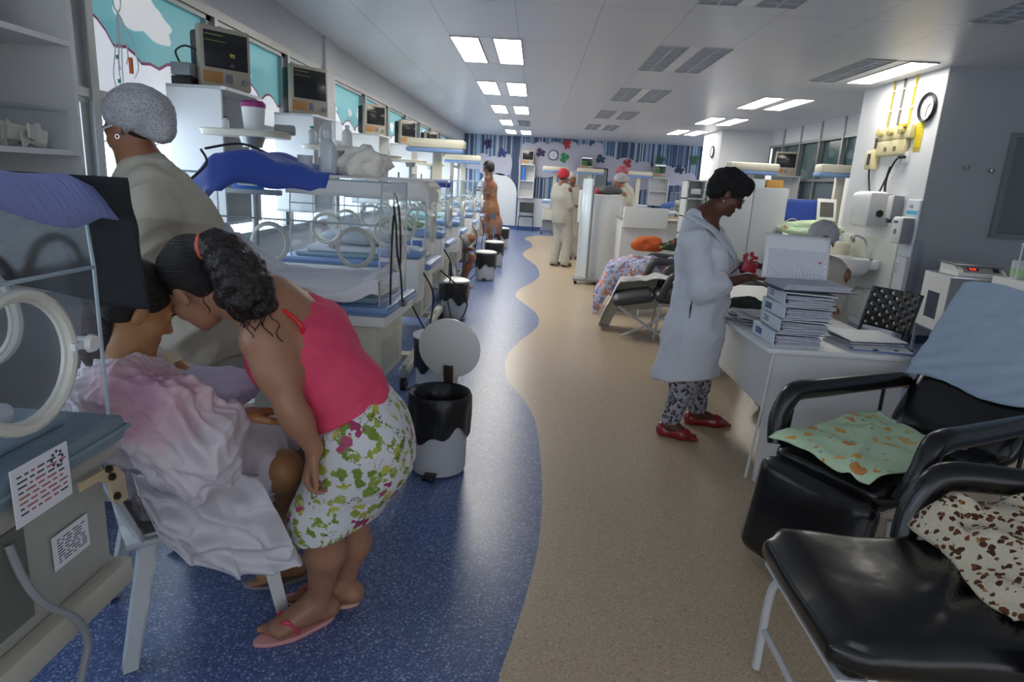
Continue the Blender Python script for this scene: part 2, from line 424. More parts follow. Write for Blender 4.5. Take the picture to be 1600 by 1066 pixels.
# left wall: sill wall, window band with mural film, header
XW = -2.34
struct('wall_left', MB().bx((XL - 0.3, Y0, 0), (XW - 0.04, YB, 0.95)), W_WHITE)
struct('trim_1', MB().bx((XL - 0.3, Y0, 2.56), (XW, YB, CEIL), 0), mat('pale_grey_header', 'b9bcc0', 0.5))
b = MB()
for z0, z1, d in ((2.50, 2.56, 0.0), (2.47, 2.50, -0.02), (1.80, 1.845, 0.0), (1.77, 1.80, -0.015), (0.93, 0.97, 0.01)):
    b.bx((XW - 0.09, Y0, z0), (XW + d, YB, z1))
struct('trim_2', b, ALU)
b = MB()
MY = [2.15 + 1.385 * k for k in range(14)]
for y in MY: b.bx((XW - 0.09, y - 0.03, 0.95), (XW + 0.012, y + 0.03, 2.5), 0.004, 1)
for y in MY: b.bx((XW - 0.09, y - 0.09, 0.95), (XW - 0.02, y - 0.03, 2.5))
struct('trim_3', b, ALU)
struct('wall_left_pier', MB().bx((XW - 0.2, 7.32, 0.9), (XW + 0.03, 7.62, CEIL)), mat('pale_grey_pier', 'babcc0', 0.5))
TEAL = mat('teal_sky_film', '6fb4bd', 0.45, emis=0.34); FWHITE = mat('white_cloud_film', 'dfe3ea', 0.5, emis=0.48); MAG = mat('magenta_outline_film', '9a4a72', 0.5, emis=0.15)  # mural films emit a little, in place of daylight through the panes
FCL = mat('grey_white_cloud_film', 'd3d6d8', 0.6, emis=0.5, var=(9, 0.05))
edge = [atx(*p, XW - 0.045) for p in [(60, 0), (100, -8), (120, 4), (140, 17), (155, 32), (168, 50), (181, 74), (200, 76), (214, 88), (224, 102), (238, 103), (252, 111), (264, 104), (280, 103)]]
ez = [(e.y, e.z) for e in edge]
y = ez[-1][0]; rnd = random.Random(4)
while y < YB - 0.5:
    wd = rnd.uniform(0.3, 0.62); zb = rnd.uniform(2.0, 2.06); hh = rnd.uniform(0.05, 0.14)
    for k in range(9): ez.append((y + wd * k / 8, zb + hh * math.sin(PI * k / 8)))
    y += wd
ez = [(Y0, 2.48), (1.5, 2.48), (2.2, 2.47)] + [e for e in ez if e[0] > 2.3]
def ezat(yy):
    for (a, za), (c, zc) in zip(ez[:-1], ez[1:]):
        if a <= yy <= c: return za + (zc - za) * (yy - a) / max(1e-6, c - a)
    return 2.05
FR = frame((XW - 0.06, 0, 0), (0, 1, 0), (0, 0, 1), (1, 0, 0))
for i, y0 in enumerate([Y0] + MY[:-1]):
    y1 = MY[i] if i < len(MY) else YB
    b = MB(); b.mi = 0; b.bx((XW - 0.07, y0 + 0.03, 1.84), (XW - 0.06, y1 - 0.03, 2.48))
    ys = sorted({y0 + 0.03, y1 - 0.03} | {e[0] for e in ez if y0 + 0.03 < e[0] < y1 - 0.03})
    top = [(a, min(2.475, ezat(a))) for a in ys]
    b.mi = 1; b.prism([(ys[0], 1.845), (ys[-1], 1.845)] + top[::-1], 0.0, 0.004, FR)
    b.mi = 2; b.prism([(a, min(2.478, z + 0.018)) for a, z in top] + top[::-1], 0.0, 0.003, FR)
    o = tag(b.build('window_%d' % (i + 1), [TEAL, FWHITE, MAG]), kind='structure')
def film_cloud(cy, cz, s, seed, a=1.0, tilt=0.0):
    R_ = random.Random(seed); P = []
    for k in range(40):
        t = 2 * PI * k / 40; r = 1 + 0.13 * math.sin(3 * t + seed) + 0.1 * math.sin(5 * t + 2 * seed) + 0.06 * math.sin(9 * t)
        u, v = s * a * r * math.cos(t), s * 0.55 * r * math.sin(t)
        P.append((cy + u * math.cos(tilt) - v * math.sin(tilt), cz + u * math.sin(tilt) + v * math.cos(tilt)))
    return P
fc = MB(); fc.prism(film_cloud(4.13, 2.33, 0.22, 3, 1.35, -0.12), 0.004, 0.006, FR)
for cy, cz, s, sd in ((4.98, 2.17, 0.1, 2), (5.25, 2.3, 0.09, 5), (5.55, 2.22, 0.07, 8), (6.6, 2.33, 0.1, 1)):
    fc.prism(film_cloud(cy, cz, s, sd), 0.004, 0.006, FR)
for k in range(26):
    cy = 8.0 + k * 0.5 + rnd.uniform(-.12, .12); cz = rnd.uniform(2.18, 2.42)
    fc.prism(film_cloud(cy, cz, rnd.uniform(.08, .14), k), 0.004, 0.006, FR)
struct('trim_4', fc, FCL)
# blinds under the transom: vertical vanes whose own emission stands in for daylight
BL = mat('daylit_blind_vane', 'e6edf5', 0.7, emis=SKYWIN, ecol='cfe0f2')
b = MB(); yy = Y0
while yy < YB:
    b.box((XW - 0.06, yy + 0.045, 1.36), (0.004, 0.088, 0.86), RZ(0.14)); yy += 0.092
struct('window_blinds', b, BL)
struct('wall_left_outer', MB().bx((XL - 0.32, Y0, 0), (XL - 0.3, YB, CEIL)), W_WHITE)

# ceiling fixtures
DIFF = mat('lit_diffuser', 'ffffff', 0.4, emis=LAMP, ecol='fffaf0'); UNL = mat('unlit_louvre', 'b4bac0', 0.4, 0.0)
REC = mat('louvre_recess', '9aa1a8', 0.4, 0.0)
def fixture(x0, y0, lit, label, gap=0.16, pw=0.27, ln=1.37):
    t = thing('ceiling_light', label, 'ceiling light', (x0, y0, CEIL))
    wtot = 2 * pw + gap
    b = MB()
    for xa in (0, pw + gap):
        for (l, h) in (((xa - .012, -.012, -.012), (xa, ln + .012, 0)), ((xa + pw, -.012, -.012), (xa + pw + .012, ln + .012, 0)), ((xa, -.012, -.012), (xa + pw, 0, 0)), ((xa, ln, -.012), (xa + pw, ln + .012, 0))):
            b.bx(l, h)
    b.build('frame', ALU, t)
    b = MB(); b.bx((pw + .014, 0, -.004), (pw + gap - .014, ln, 0)); b.build('centre_plate', W_LAM, t)
    for k, xa in enumerate((0, pw + gap)):
        b = MB()
        if lit[k]:
            b.bx((xa, 0, -.006), (xa + pw, ln, -.001)); b.build('diffuser', DIFF, t)
        else:
            b.bx((xa, 0, -.003), (xa + pw, ln, -.001)); o = b.build('louvre', REC, t)
            b = MB()
            for q in range(1, 12): b.bx((xa, ln * q / 12 - .002, -.011), (xa + pw, ln * q / 12 + .002, -.003))
            b.bx((xa + pw / 2 - .01, 0, -.0115), (xa + pw / 2 + .01, ln, -.003))
            b.build('louvre_blades', UNL, o)
    return t
ORD = ['nearest', 'second', 'third', 'fourth', 'farthest']
for k in range(5):
    fixture(-0.945, 6.98 + 2.95 * k, (1, 1 if k != 3 else 0), 'lit twin ceiling light over the blue floor, %s of the left row' % ORD[k])
for k in range(5):
    fixture(1.13, 3.98 + 2.95 * k, (0, 0), 'unlit twin ceiling light in the middle row, %s one' % ORD[k])
for k, lit in enumerate([(0, 0), (0, 1), (1, 1), (1, 1), (1, 1)]):
    fixture(3.20, 4.1 + 2.95 * k, lit, ['unlit twin ceiling light at the top right corner', 'ceiling light with one lit panel in front of the white column clock', 'lit twin ceiling light of the right row, second from the column clock', 'lit twin ceiling light of the right row, third from the column clock', 'lit twin ceiling light of the right row nearest the back wall'][k])

# right side: column, shaded wall with door, window wall
struct('wall_column', MB().bx((4.1, 7.2, 0), (5.15, 8.95, CEIL), 0.004, 1), W_WHITE)
struct('wall_shaded', MB().bx((4.104, 7.194, 0), (XR, 7.2, CEIL)), W_SHADE)
struct('wall_right', MB().bx((XR, Y0, 0), (XR + 0.1, 7.3, CEIL)), W_WHITE)
struct('wall_right_far', MB().bx((5.15, 7.2, 0), (5.27, YB, 1.0)), W_WHITE)
struct('trim_5', MB().bx((5.15, 8.9, 2.55), (5.27, 15.3, CEIL)), mat('white_header_panel', 'd2d6da', 0.5))
DARKG = mat('dark_teal_glass', '3d5a5e', 0.2, var=(2.5, 0.25)); 
b = MB(); b.bx((5.22, 8.9, 1.0), (5.24, 15.3, 2.55)); struct('window_20', b, DARKG)
b = MB(); yy = 8.95
while yy < 15.3: b.box((5.2, yy, 1.4), (0.004, 0.085, 0.8), RZ(0.5)); yy += 0.1
struct('window_blinds_right', b, mat('dark_blind', '5c6a72', 0.7))
b = MB()
for y in [8.95 + 0.92 * k for k in range(8)]: b.bx((5.13, y - 0.03, 1.0), (5.2, y + 0.03, CEIL))
for z in (2.52, 1.8): b.bx((5.14, 8.9, z), (5.2, 15.3, z + 0.05))
struct('trim_6', b, ALU)
b = MB(); FR2 = frame((5.218, 0, 0), (0, 1, 0), (0, 0, 1), (-1, 0, 0))
for k in range(9):
    b.prism(film_cloud(9.4 + k * 0.7, 2.3 - 0.06 * (k % 2), 0.12, k), 0, 0.003, FR2)
pl = []
for k in range(60): pl.append((9.0 + 6.2 * k / 59, 1.98 + 0.07 * abs(math.sin(k * 0.55))))
b.prism([(9.0, 1.86), (15.2, 1.86)] + pl[::-1], 0, 0.003, FR2)
struct('trim_7', b, mat('dim_cloud_film', '5a6f72', 0.6))
struct('wall_block', MB().bx((4.06, 15.3, 0), (5.15, 16.9, CEIL)), W_WHITE)
# door in the shaded wall, door in the far block
MDOOR = mat('grey_metal_door', '70777b', 0.45, 0.1); MFRM = mat('door_frame_grey', '84898c', 0.4, 0.3)
def door(name, x0, x1, h, y):
    f = MB()
    f.bx((x0 - .05, y - .04, 0), (x0, y, h + .05)); f.bx((x1, y - .04, 0), (x1 + .05, y, h + .05)); f.bx((x0, y - .04, h), (x1, y, h + .05))
    o = tag(f.build(name, MFRM), kind='structure')
    p = MB(); p.bx((x0 + .004, y - .025, 0.01), (x1 - .004, y - .004, h - .004)); p.build('door_panel', MDOOR, o)
    hd = MB(); hd.cyl((x0 + .06, y - .07, 1.0), (x0 + .16, y - .07, 1.0), .009, 8); hd.cyl((x0 + .06, y - .07, 1.0), (x0 + .06, y - .02, 1.0), .008, 8); hd.build('door_handle', STEEL, o)
    hg = MB()
    for z in (0.3, 1.22, 2.0): hg.cyl((x0 + .0, y - .045, z), (x0 + .0, y - .045, z + .1), .008, 8)
    hg.build('hinge', STEEL, o)
    return o
f = MB(); f.bx((4.85, 7.15, 1.2), (4.9, 7.194, 2.27)); f.bx((5.85, 7.15, 1.2), (5.9, 7.194, 2.27)); f.bx((4.9, 7.15, 2.22), (5.85, 7.194, 2.27)); f.bx((4.9, 7.15, 1.2), (5.85, 7.194, 1.25))
o = struct('window_21', f, MFRM); f = MB(); f.bx((4.904, 7.17, 1.254), (5.846, 7.19, 2.216)); f.build('hatch_panel', MDOOR, o)
door('door_2', 4.5, 5.1, 2.1, 15.3)
b = MB(); b.bx((4.075, 7.16, 0.0), (4.15, 7.235, 1.12), 0.006, 1); b.bx((4.09, 7.188, 0.0), (4.22, 7.194, 1.12)); struct('trim_8', b, mat('corner_guard_vinyl', '9a9ea8', 0.5))
struct('baseboard_right', MB().bx((4.1, 7.17, 0), (XR, 7.19, 0.09)), mat('dark_blue_baseboard', '2e3854', 0.5))
# ------------------------------------------------------------------ equipment
BLUEE = mat('blue_enamel', '7d9ccb', 0.4); SLATE = mat('slate_blue_plastic', '7f949c', 0.45); BEIGEM = mat('beige_enamel', 'c9c6b4', 0.42)
DECK = mat('blue_grey_deck', '8ea9b8', 0.4); ACR = clear('clear_acrylic'); ACE = mat('acrylic_edge', 'c3d3da', 0.15, trans=0.25)
RING = mat('porthole_ring', 'dcd9cd', 0.35); SHEETW = mat('white_cotton', 'e9e8ec', 0.85, bump=(30, 0.25)); RUB = mat('rubber', '222325', 0.6)
PAPER = mat('paper', 'ececef', 0.7); INK = mat('ink', '3d4458', 0.7); REDINK = mat('red_ink', 'b45a5e', 0.7); LBLUE = mat('blue_label', '4f70c0', 0.5)
GREYE = mat('grey_enamel', 'b3b3aa', 0.45)

def caster(parent, x, y, h=0.11):
    b = MB(); b.box((x, y, h + 0.015), (0.05, 0.075, 0.06), None, 0.008); b.cyl((x, y, h + .04), (x, y, h + .07), .014, 8)
    o = b.build('caster', GREYP, parent)
    b = MB()
    for s in (-1, 1): b.cyl((x + s * 0.012 - 0.009, y, 0.042), (x + s * 0.012 + 0.009, y, 0.042), 0.042, 16)
    b.cyl((x - .03, y, .042), (x + .03, y, .042), .009, 8)
    b.box((x, y, .085), (.008, .03, .05)); b.build('wheel', RUB, o)
    return o
def porthole(parent, c, n, r=0.11, oval=1.0, mt=None):
    """ring on a panel at c facing n (unit vector), with a clear door and a latch"""
    n = Vector(n).normalized(); u = Vector((0, 0, 1)); a = u.cross(n); c = Vector(c)
    b = MB(); P = [c + n * .012 + a * (r * oval * math.cos(t)) + u * (r * math.sin(t)) for t in [2 * PI * k / 28 for k in range(28)]]
    b.tube(P, 0.011, 8, closed=True)
    P = [c + n * .004 + a * (r * .93 * oval * math.cos(t)) + u * (r * .93 * math.sin(t)) for t in [2 * PI * k / 28 for k in range(28)]]
    b.tube(P, 0.007, 6, closed=True)
    o = b.build('porthole', mt or RING, parent)
    b = MB(); b.lathe([(0, 0), (r * .93 * oval, 0), (r * .93 * oval, .003), (0, .003)], c + n * .008, 24, rot=Matrix((a, u, n)).transposed()); b.build('porthole_door', ACR, o)
    b = MB(); q = c + a * (r * oval + .03); b.cyl(q, q + n * .03, .014, 12); b.cyl(q + n * .03, q + n * .04, .02, 12, .016); b.box(q + n * .02 - a * .02, (.04, .012, .014), Matrix((a, n, u)).transposed()); b.build('latch', WHITEP, o)
    return o
def incubator(label, loc, rz, L=1.0, W=0.56, zl=0.90, hh=0.56, box=True, opened=False, body=BEIGEM, trim=BLUEE, group='incubators along the window side', low=False, ports=(.27, .73), ey=.03, ex=.035, sl=.035, bh=.045, pr=.1):
    t = thing('incubator', label, 'incubator', loc, rz, group)
    b = MB()
    for x in (-.14, -L + .16):
        b.box((x, W / 2, .14), (.07, W + .26, .06), None, .01)
    b.box((-L / 2, W / 2, .14), (L - .3, .12, .05), None, .01)
    b.build('base_frame', body, t)
    for x in (-.14, -L + .16):
        for y in (-.12, W + .12): caster(t, x, y)
    b = MB(); b.box((-L * .45, W / 2, .33), (L * .38, W * .5, .34), None, .012); b.build('column', body, t)
    b = MB(); b.bx((-L + .05, .03, .50), (-.05 if not low else -.012, W - .03, zl - .1), .012)
    b.bx((-L + .3, .022, .56), (-.42, .03, .72), .002); b.build('cabinet', body, t)
    b = MB(); (b.bx((-.36, .02, .6), (-.2, .031, .76), .002) if not low else None); (b.build('front_label', LBLUE, t) if not low else b.bm.free()); b = MB(); b.bx((-.052, .12, .54), (-.046, W - .12, .7), .001); b.build('end_label', GREYE, t)
    b = MB()
    for k in range(7): b.bx((-L + .32, .016, .575 + .019 * k), (-.44, .024, .583 + .019 * k))
    b.build('vent_grille', GREYP, t)
    b = MB(); b.bx((-L, 0, zl - .1), (0, W, zl - bh), .012); b.build('under_tray', WHITEP if not low else body, t)
    b = MB(); b.bx((-L - .015, -.015, zl - bh), (.015, W + .015, zl), .014); b.tube([(-L, -.018, zl - bh * .5), (0.018, -.018, zl - bh * .5), (.018, W, zl - bh * .5)], .006, 6); b.build('bumper_rail', trim, t)
    b = MB(); b.bx((-L + .08, .06, zl), (-.06, W - .06, zl + .03), .01); b.build('deck', DECK, t)
    b = MB(); b.bx((-L + .14, .1, zl + .03), (-.14, W - .1, zl + .075), .02); b.build('mattress', SHEETW, t)
    # hood
    x0, x1, y0, y1, z0, z1 = -L + .06, -ex, ey, W - .045, zl + .0, zl + hh
    zk = z0 + (z1 - z0) * .66; yk = y0 + sl; T = .005
    def sheet(pts, nm='hood_panel'):
        b = MB(); P = [Vector(p) for p in pts]; n = (P[1] - P[0]).cross(P[2] - P[0]).normalized() * T
        b._new(P + [p + n for p in P], [tuple(range(len(P)))[::-1], tuple(range(len(P), 2 * len(P)))] + [(i, (i + 1) % len(P), len(P) + (i + 1) % len(P), len(P) + i) for i in range(len(P))])
        return b.build(nm, ACR, t)
    if not opened: sheet([(x0, y0, z0), (x1, y0, z0), (x1, y0, zk), (x0, y0, zk)])
    else: sheet([(x0, y0 - .12, z0 - .02), (x1 - .25, y0 - .12, z0 - .02), (x1 - .25, y0 - .02, z0 + .012), (x0, y0 - .02, z0 + .012)], 'open_door')
    sheet([(x0, y0, zk), (x1, y0, zk), (x1, yk, z1), (x0, yk, z1)])
    sheet([(x0, yk, z1), (x1, yk, z1), (x1, y1, z1), (x0, y1, z1)], 'hood_top')
    sheet([(x1, y1, z0), (x0, y1, z0), (x0, y1, z1), (x1, y1, z1)])
    for x in (x0, x1):
        sheet([(x, y0, z0), (x, y1, z0), (x, y1, z1), (x, yk, z1), (x, y0, zk)], 'hood_end')
    b = MB(); r = .0045
    for x in (x0, x1):
        b.tube([(x, y0, z0), (x, y0, zk), (x, yk, z1), (x, y1, z1), (x, y1, z0)], r, 6)
    for p in ((y0, zk), (yk, z1), (y1, z1)): b.tube([(x0, p[0], p[1]), (x1, p[0], p[1])], r, 6)
    b.build('hood_edge', ACE, t)
    zc = z0 + (zk - z0) * .56
    if not opened:
        for k in ports: porthole(t, (x0 + (x1 - x0) * k, y0, zc), (0, -1, 0), pr)
    for k in range(2): porthole(t, (x0 + (x1 - x0) * (.27 + .46 * k), y1, zc), (0, 1, 0), pr)
    porthole(t, (x1 + .002, W / 2 + .01, zc + .02), (1, 0, 0), pr * .92)
    if box:
        b = MB(); b.bx((-.3, -.26, zl - .24), (-.02, -.03, zl + .06), .018); o = b.build('control_box', WHITEP, t)
        b = MB(); b.bx((-.31, -.27, zl + .06), (-.01, -.02, zl + .12), .022); b.build('box_cover', BLUEE, o)
        b = MB(); b.bx((-.285, -.266, zl - .05), (-.2, -.258, zl + .03), .002); b.bx((-.24, -.266, zl - .2), (-.12, -.258, zl - .16), .002); b.build('display_panel', LBLUE, o)
        b = MB(); b.bx((-.2, -.1, zl - .3), (-.1, .06, zl - .24)); b.build('box_bracket', body, o)
        b = MB(); b.tube(spline([(-.02, -.1, zl - .05), (.06, -.14, zl - .2), (.03, -.1, zl - .5), (.07, -.2, zl - .72), (-.1, -.2, .02)], 6), .006, 6); b.build('power_cable', RUB, t)
    return t
inc_proto = incubator('white incubator with blue topped control box, first behind the one with the open door', (-0.72, 4.55, 0), 0.0, L=1.05)
for x, y, lab in ((-0.80, 6.15, 'white incubator beside the bare crossed legs of the seated visitor'), (-0.84, 7.75, 'white incubator in the window row, just beyond the crossed legs'), (-0.86, 9.5, 'white incubator in the window row, second from the woman in orange dress'), (-0.9, 11.3, 'white incubator the woman in the orange dress reaches towards')):
    dup(inc_proto, None, (x, y, 0), 0.0, lab)
dup(inc_proto, None, (-1.0, 16.3, 0), 0.0, 'farthest incubator of the window row, beyond the woman in orange dress')
inc2 = incubator('incubator with its near door folded open and a white sheet spilling out', (-0.66, 2.92, 0), math.radians(-3), L=1.12, W=0.56, box=False, opened=True)
inc1 = incubator('large incubator in left foreground draped with black and purple cloth', (-0.905, 1.335, 0), PI / 2, L=0.95, W=0.62, zl=0.945, hh=0.50, box=False, body=GREYE, trim=SLATE, low=True, ports=(.74,), ex=.0, ey=.015, sl=.012, bh=.06, pr=.125)
# right side incubator under the blue cover and the far ones
dup(inc_proto, None, (3.9, 9.35, 0), 0.0, 'incubator under a royal blue cover behind the white column')
dup(inc_proto, None, (3.55, 12.2, 0), 0.0, 'incubator behind the tall grey cabinet on the window wall')

# foreground incubator details (things fixed to it are its parts)
def w2l(o, p): return o.matrix_basis.inverted() @ Vector(p)
X1 = -0.905
b = MB(); Yb = (1.02, 1.30)
pl = [tuple(atx(px, py, -.893))[1:] for px, py in ((178, 728), (190, 740), (196, 776), (184, 789), (172, 783), (168, 753), (148, 751), (122, 769), (120, 755), (150, 738), (165, 729))]
b.prism([(q[0], q[1]) for q in pl], 0, .008, frame((X1 + .012, 0, 0), (0, 1, 0), (0, 0, 1), (1, 0, 0)), 0.002)
o = b.build('clamp_bracket', mat('cream_metal', 'c9b58f', 0.4), inc1); o.matrix_parent_inverse = inc1.matrix_basis.inverted()
b = MB()
for px, py in ((168, 733), (173, 745), (181, 775)):
    y, z = tuple(atx(px, py, -.885))[1:]; b.cyl((X1 + .02, y, z), (X1 + .027, y, z), .0085, 12); b.cyl((X1 + .027, y, z), (X1 + .031, y, z), .004, 8)
q = b.build('bolt', mat('dark_bolt', '4a4036', 0.3, 0.7), o)
def card(parent, y0, y1, z0, z1, X, lines, red, inv=None, tilt=0.0, crest=False):
    b = MB(); b.bx((X, y0, z0), (X + .002, y1, z1)); o = b.build('label_card', PAPER, parent); o.matrix_parent_inverse = parent.matrix_basis.inverted()
    b = MB(); b2 = MB(); R_ = random.Random(int(z0 * 1000))
    for k in range(lines):
        z = z1 - (z1 - z0) * (.18 + .74 * k / lines); y = y0 + .012
        while y < y1 - .02:
            wd = R_.uniform(.006, .026); (b2 if R_.random() < red else b).bx((X + .002, y, z), (X + .0026, min(y + wd, y1 - .008), z + (z1 - z0) * .028)); y += wd + .007
    b.build('printed_lines', INK, o)
    if red: b2.build('red_lines', REDINK, o)
    if crest:
        b = MB()
        for k in range(8):
            a = 2 * PI * k / 8; b.box((X + .0025, y1 - .03 + .014 * math.cos(a), z1 - .022 + .014 * math.sin(a)), (.001, .005, .005))
        b.build('round_crest', INK, o)
    return o
card(inc1, 1.0, 1.14, .855, .965, X1 + .03, 8, .5, crest=True)
card(inc1, 1.14, 1.245, .675, .75, X1 - .024, 9, 0)
b = MB(); b.bx((X1 - .032, .995, .62), (X1 - .026, 1.08, .82)); o = b.build('side_recess', mat('recess_grey', '70716b', 0.6), inc1); o.matrix_parent_inverse = inc1.matrix_basis.inverted()
b = MB(); b.bx((X1 - .03, .4, .53), (X1 + .01, 1.335, .592), .006); b.bx((X1 - .6, 1.28, .53), (X1, 1.335, .59), .006); b.bx((X1 - .2, .45, .46), (X1 - .14, 1.25, .52), .006)
o = b.build('lower_rail', BEIGEM, inc1); o.matrix_parent_inverse = inc1.matrix_basis.inverted()
BI = mat('blue_marker', '2c6a8e', 0.6)
for s_, y_, z_ in (('EU', .925, .735), ('U', .955, .675)):
    o = text('marker_writing', s_, BI, inc1, (X1 - .024, y_, z_), (0, 1, 0), (0, 0, 1), .06); o.matrix_parent_inverse = inc1.matrix_basis.inverted()
b = MB(); b.tube(spline([(X1 - .02, 1.035, .80), (X1 + .0, 1.035, .73), (X1 + .02, 1.05, .67), (X1 + .04, 1.10, .60), (X1 + .035, 1.13, .52), (X1 + .02, 1.12, .44), (X1 - .02, 1.1, .2)], 8), .008, 8)
o = b.build('grey_hose', GREYP, inc1); o.matrix_parent_inverse = inc1.matrix_basis.inverted()
# inside: oval port on the far end, tubing, pillow
porthole(inc1, (-.085 + .035, .30, 1.20), (1, 0, 0), .085, .9, mat('yellowed_ring', 'd6d3b0', 0.4))
b = MB(); b.tube(spline([(-.75, .2, 1.02), (-.5, .14, 1.05), (-.3, .18, 1.08), (-.2, .12, 1.06), (-.1, .2, 1.1)], 8), .008, 6)
b.tube(spline([(-.6, .4, 1.04), (-.4, .3, 1.06), (-.2, .34, 1.05), (-.15, .2, 1.0)], 8), .007, 6); b.build('breathing_tube', WHITEP, inc1)
b = MB(); b.lathe([(0, 0), (.03, .0), (.035, .05), (.03, .09), (0, .1)], (-.75, .1, 1.0), 14); b.build('water_chamber', ACE, inc1)

# draped cloths
def cloth(name, fn, nu, nv, m, label, cat, group=None, th=.004):
    b = MB(); b.grid(fn, nu, nv); o = b.build(name, m, sharp=80, thick=th); return tag(o, label, cat, group)
def n3(x, y, z=0.0): return mn.noise(Vector((x, y, z)))
PURP = mat('purple_blue_sheet', '8791c8', 0.75, bump=(14, 0.5, (1, 6, 1)), var=(6, .12)); BLKC = mat('black_fleece', '202225', 0.9, bump=(60, 0.5), var=(4, .4))
def f_purple(u, v):
    x = -1.56 + .665 * u; y = .35 + 1.03 * v; z = 1.462 + .018 * n3(x * 5, y * 6) + .02 * math.exp(-((v - .55) / .3) ** 2)
    e = max(0, u - .93) / .07; d = max(0, v - .93) / .07
    z -= (.03 + .03 * (1 + math.sin(v * 9))) * e ** 1.5 + .03 * d
    return Vector((x + .02 * e, y, z))
cloth('purple_sheet', f_purple, 40, 60, PURP, 'purple blue sheet spread on top of the foreground incubator', 'sheet')
def f_black(u, v):
    # hangs down the far end of the hood
    x = -1.52 + .672 * u + .02 * v * u; y = 1.362 + .012 * n3(x * 6, v * 4) + .014 * v
    return Vector((x, y, 1.462 - v * (.262 + .018 * math.sin(u * 7 + 1))))
cloth('black_cloth', f_black, 50, 24, BLKC, 'black fleece cloth hanging over the far end of the foreground incubator', 'cloth')
ROYAL = mat('royal_blue_sheet', '3353b4', 0.45, sheen=.2, var=(5, .2))
def f_blue(u, v):
    # over the wall-side end and the far half of the open incubator, bunched up
    x = -1.76 + .82 * u; y = 2.95 + .46 * v
    top = 1.484 + .075 * math.exp(-((u - .52) / .2) ** 2) + .02 * math.exp(-((u - .8) / .08) ** 2)
    z = top + .022 * n3(x * 6, y * 5, 3) + .03 * abs(n3(x * 9 + y * 5, y * 7, 5)) + .02 * math.sin(v * 7) * (1 - u)
    if v < .12: z -= (.12 - v) * 1.5 * (1.4 - u)
    if u < .34: z -= (.34 - u) ** 1.3 * 1.05
    return Vector((x + .05 * v * (u - .5), y + .03 * n3(x * 4, y * 3), max(z, 1.30) if u < .34 else max(z, 1.484 - .1 * (v < .12))))
cloth('royal_blue_sheet', f_blue, 48, 30, ROYAL, 'crumpled royal blue sheet on the wall end of the open incubator', 'sheet')
b = MB(); b.tube(spline([(-1.52, 3.0, 1.56), (-1.48, 2.965, 1.50), (-1.56, 2.955, 1.42)], 6), .006, 6); b.tube(spline([(-1.5, 3.0, 1.565), (-1.42, 3.2, 1.6), (-1.36, 3.4, 1.56)], 6), .006, 6)
tag(b.build('tie_string', RUB), 'thin black cord lying across the royal blue sheet', 'cord')
def f_sheet(u, v):
    # the white sheet on the mattress, bunched at the wall end, spilling over the near edge
    x = -1.68 + 1.0 * u; s = v * .66
    if s < .36: y = 3.34 - s; z = 1.0
    else:
        k = s - .36; y = 2.98 - .10 * min(1, k / .1) - .03 * k; z = 1.0 - max(0, k - .05) * (.62 - .42 * u)
    hump = max(0, .42 - u)
    z += .55 * hump * (1 - .45 * v) + .018 * n3(x * 7, s * 9) + .05 * hump * abs(n3(x * 15, s * 14, 3)) * 4 + .05 * math.exp(-((u - .97) / .05) ** 2) * (1 - .5 * v)
    y += .02 * n3(x * 6, s * 4, 5); z += .012 * math.sin(x * 16 + s * 26) * (.3 + v) * .6
    return Vector((x, y, z))
cloth('white_sheet', f_sheet, 70, 40, SHEETW, 'white sheet spilling out of the open incubator door', 'sheet', th=.006)
def lump(name, c, r, seed, m, label, cat, amp=.35, sub=3, fr=1.0, group=None):
    bm = bmesh.new(); bmesh.ops.create_icosphere(bm, subdivisions=sub + 1, radius=1)
    for v in bm.verts:
        p = v.co.copy(); d = 1 + amp * (mn.noise(p * 1.3 * fr + Vector((seed, 0, 0))) + .5 * abs(mn.noise(p * 3.1 * fr + Vector((0, seed, 0)))) + .3 * mn.noise(p * 6 * fr + Vector((0, seed, 3))))
        v.co = Vector((p.x * r[0], p.y * r[1], p.z * r[2])) * d
        if v.co.z < -r[2] * .75: v.co.z = -r[2] * .75
    b = MB(); b.bm.free(); b.bm = bm
    o = b.build(name, m, None, (c[0], c[1], c[2]), sharp=80)
    return tag(o, label, cat, group)
lump('white_towel', (-.84, 3.2, 1.535), (.105, .1, .075), 4, mat('ivory_towel', 'f6f1e6', 0.9, bump=(50, .4)), 'bunched ivory towel on the aisle end of the open incubator', 'towel', amp=.62)
def f_cover3(u, v):
    x = -1.74 + 1.02 * u; s = v * .9; y0 = 4.6; z0 = 1.465
    if s < .15: z = z0 - (.15 - s) * .9; y = y0 - .015
    else: y = y0 + (s - .15) * .62; z = z0 + .006
    if u > .95: z -= (u - .95) * 1.2
    return Vector((x, y + .006 * math.sin(x * 18), z + .008 * n3(x * 5, s * 5)))
cloth('white_cover', f_cover3, 50, 24, mat('cream_cover', 'efe9e2', 0.85), 'cream cover over the hood of the incubator behind the open one', 'cover')
def f_cover4(u, v):
    x = -1.8 + 1.0 * u; s = v; y = 6.2 + s * .45; z = 1.468 - (max(0, .12 - v) * .5)
    return Vector((x, y, z + .006 * n3(x * 5, s * 5)))
cloth('blue_cover', f_cover4, 30, 12, ROYAL, 'royal blue cover on the incubator by the crossed legs', 'cover')
def f_cover5(u, v): 
    s = v * .62
    return Vector((2.86 + 1.06 * u, 9.36 + .0 if s < .3 else 9.36 + (s - .3), (1.475 - (.3 - s) if s < .3 else 1.475) + .006 * n3(u * 5, v * 5)))
cloth('blue_cover', f_cover5, 30, 14, ROYAL, 'royal blue cover hanging on the incubator behind the seated nurse', 'cover')

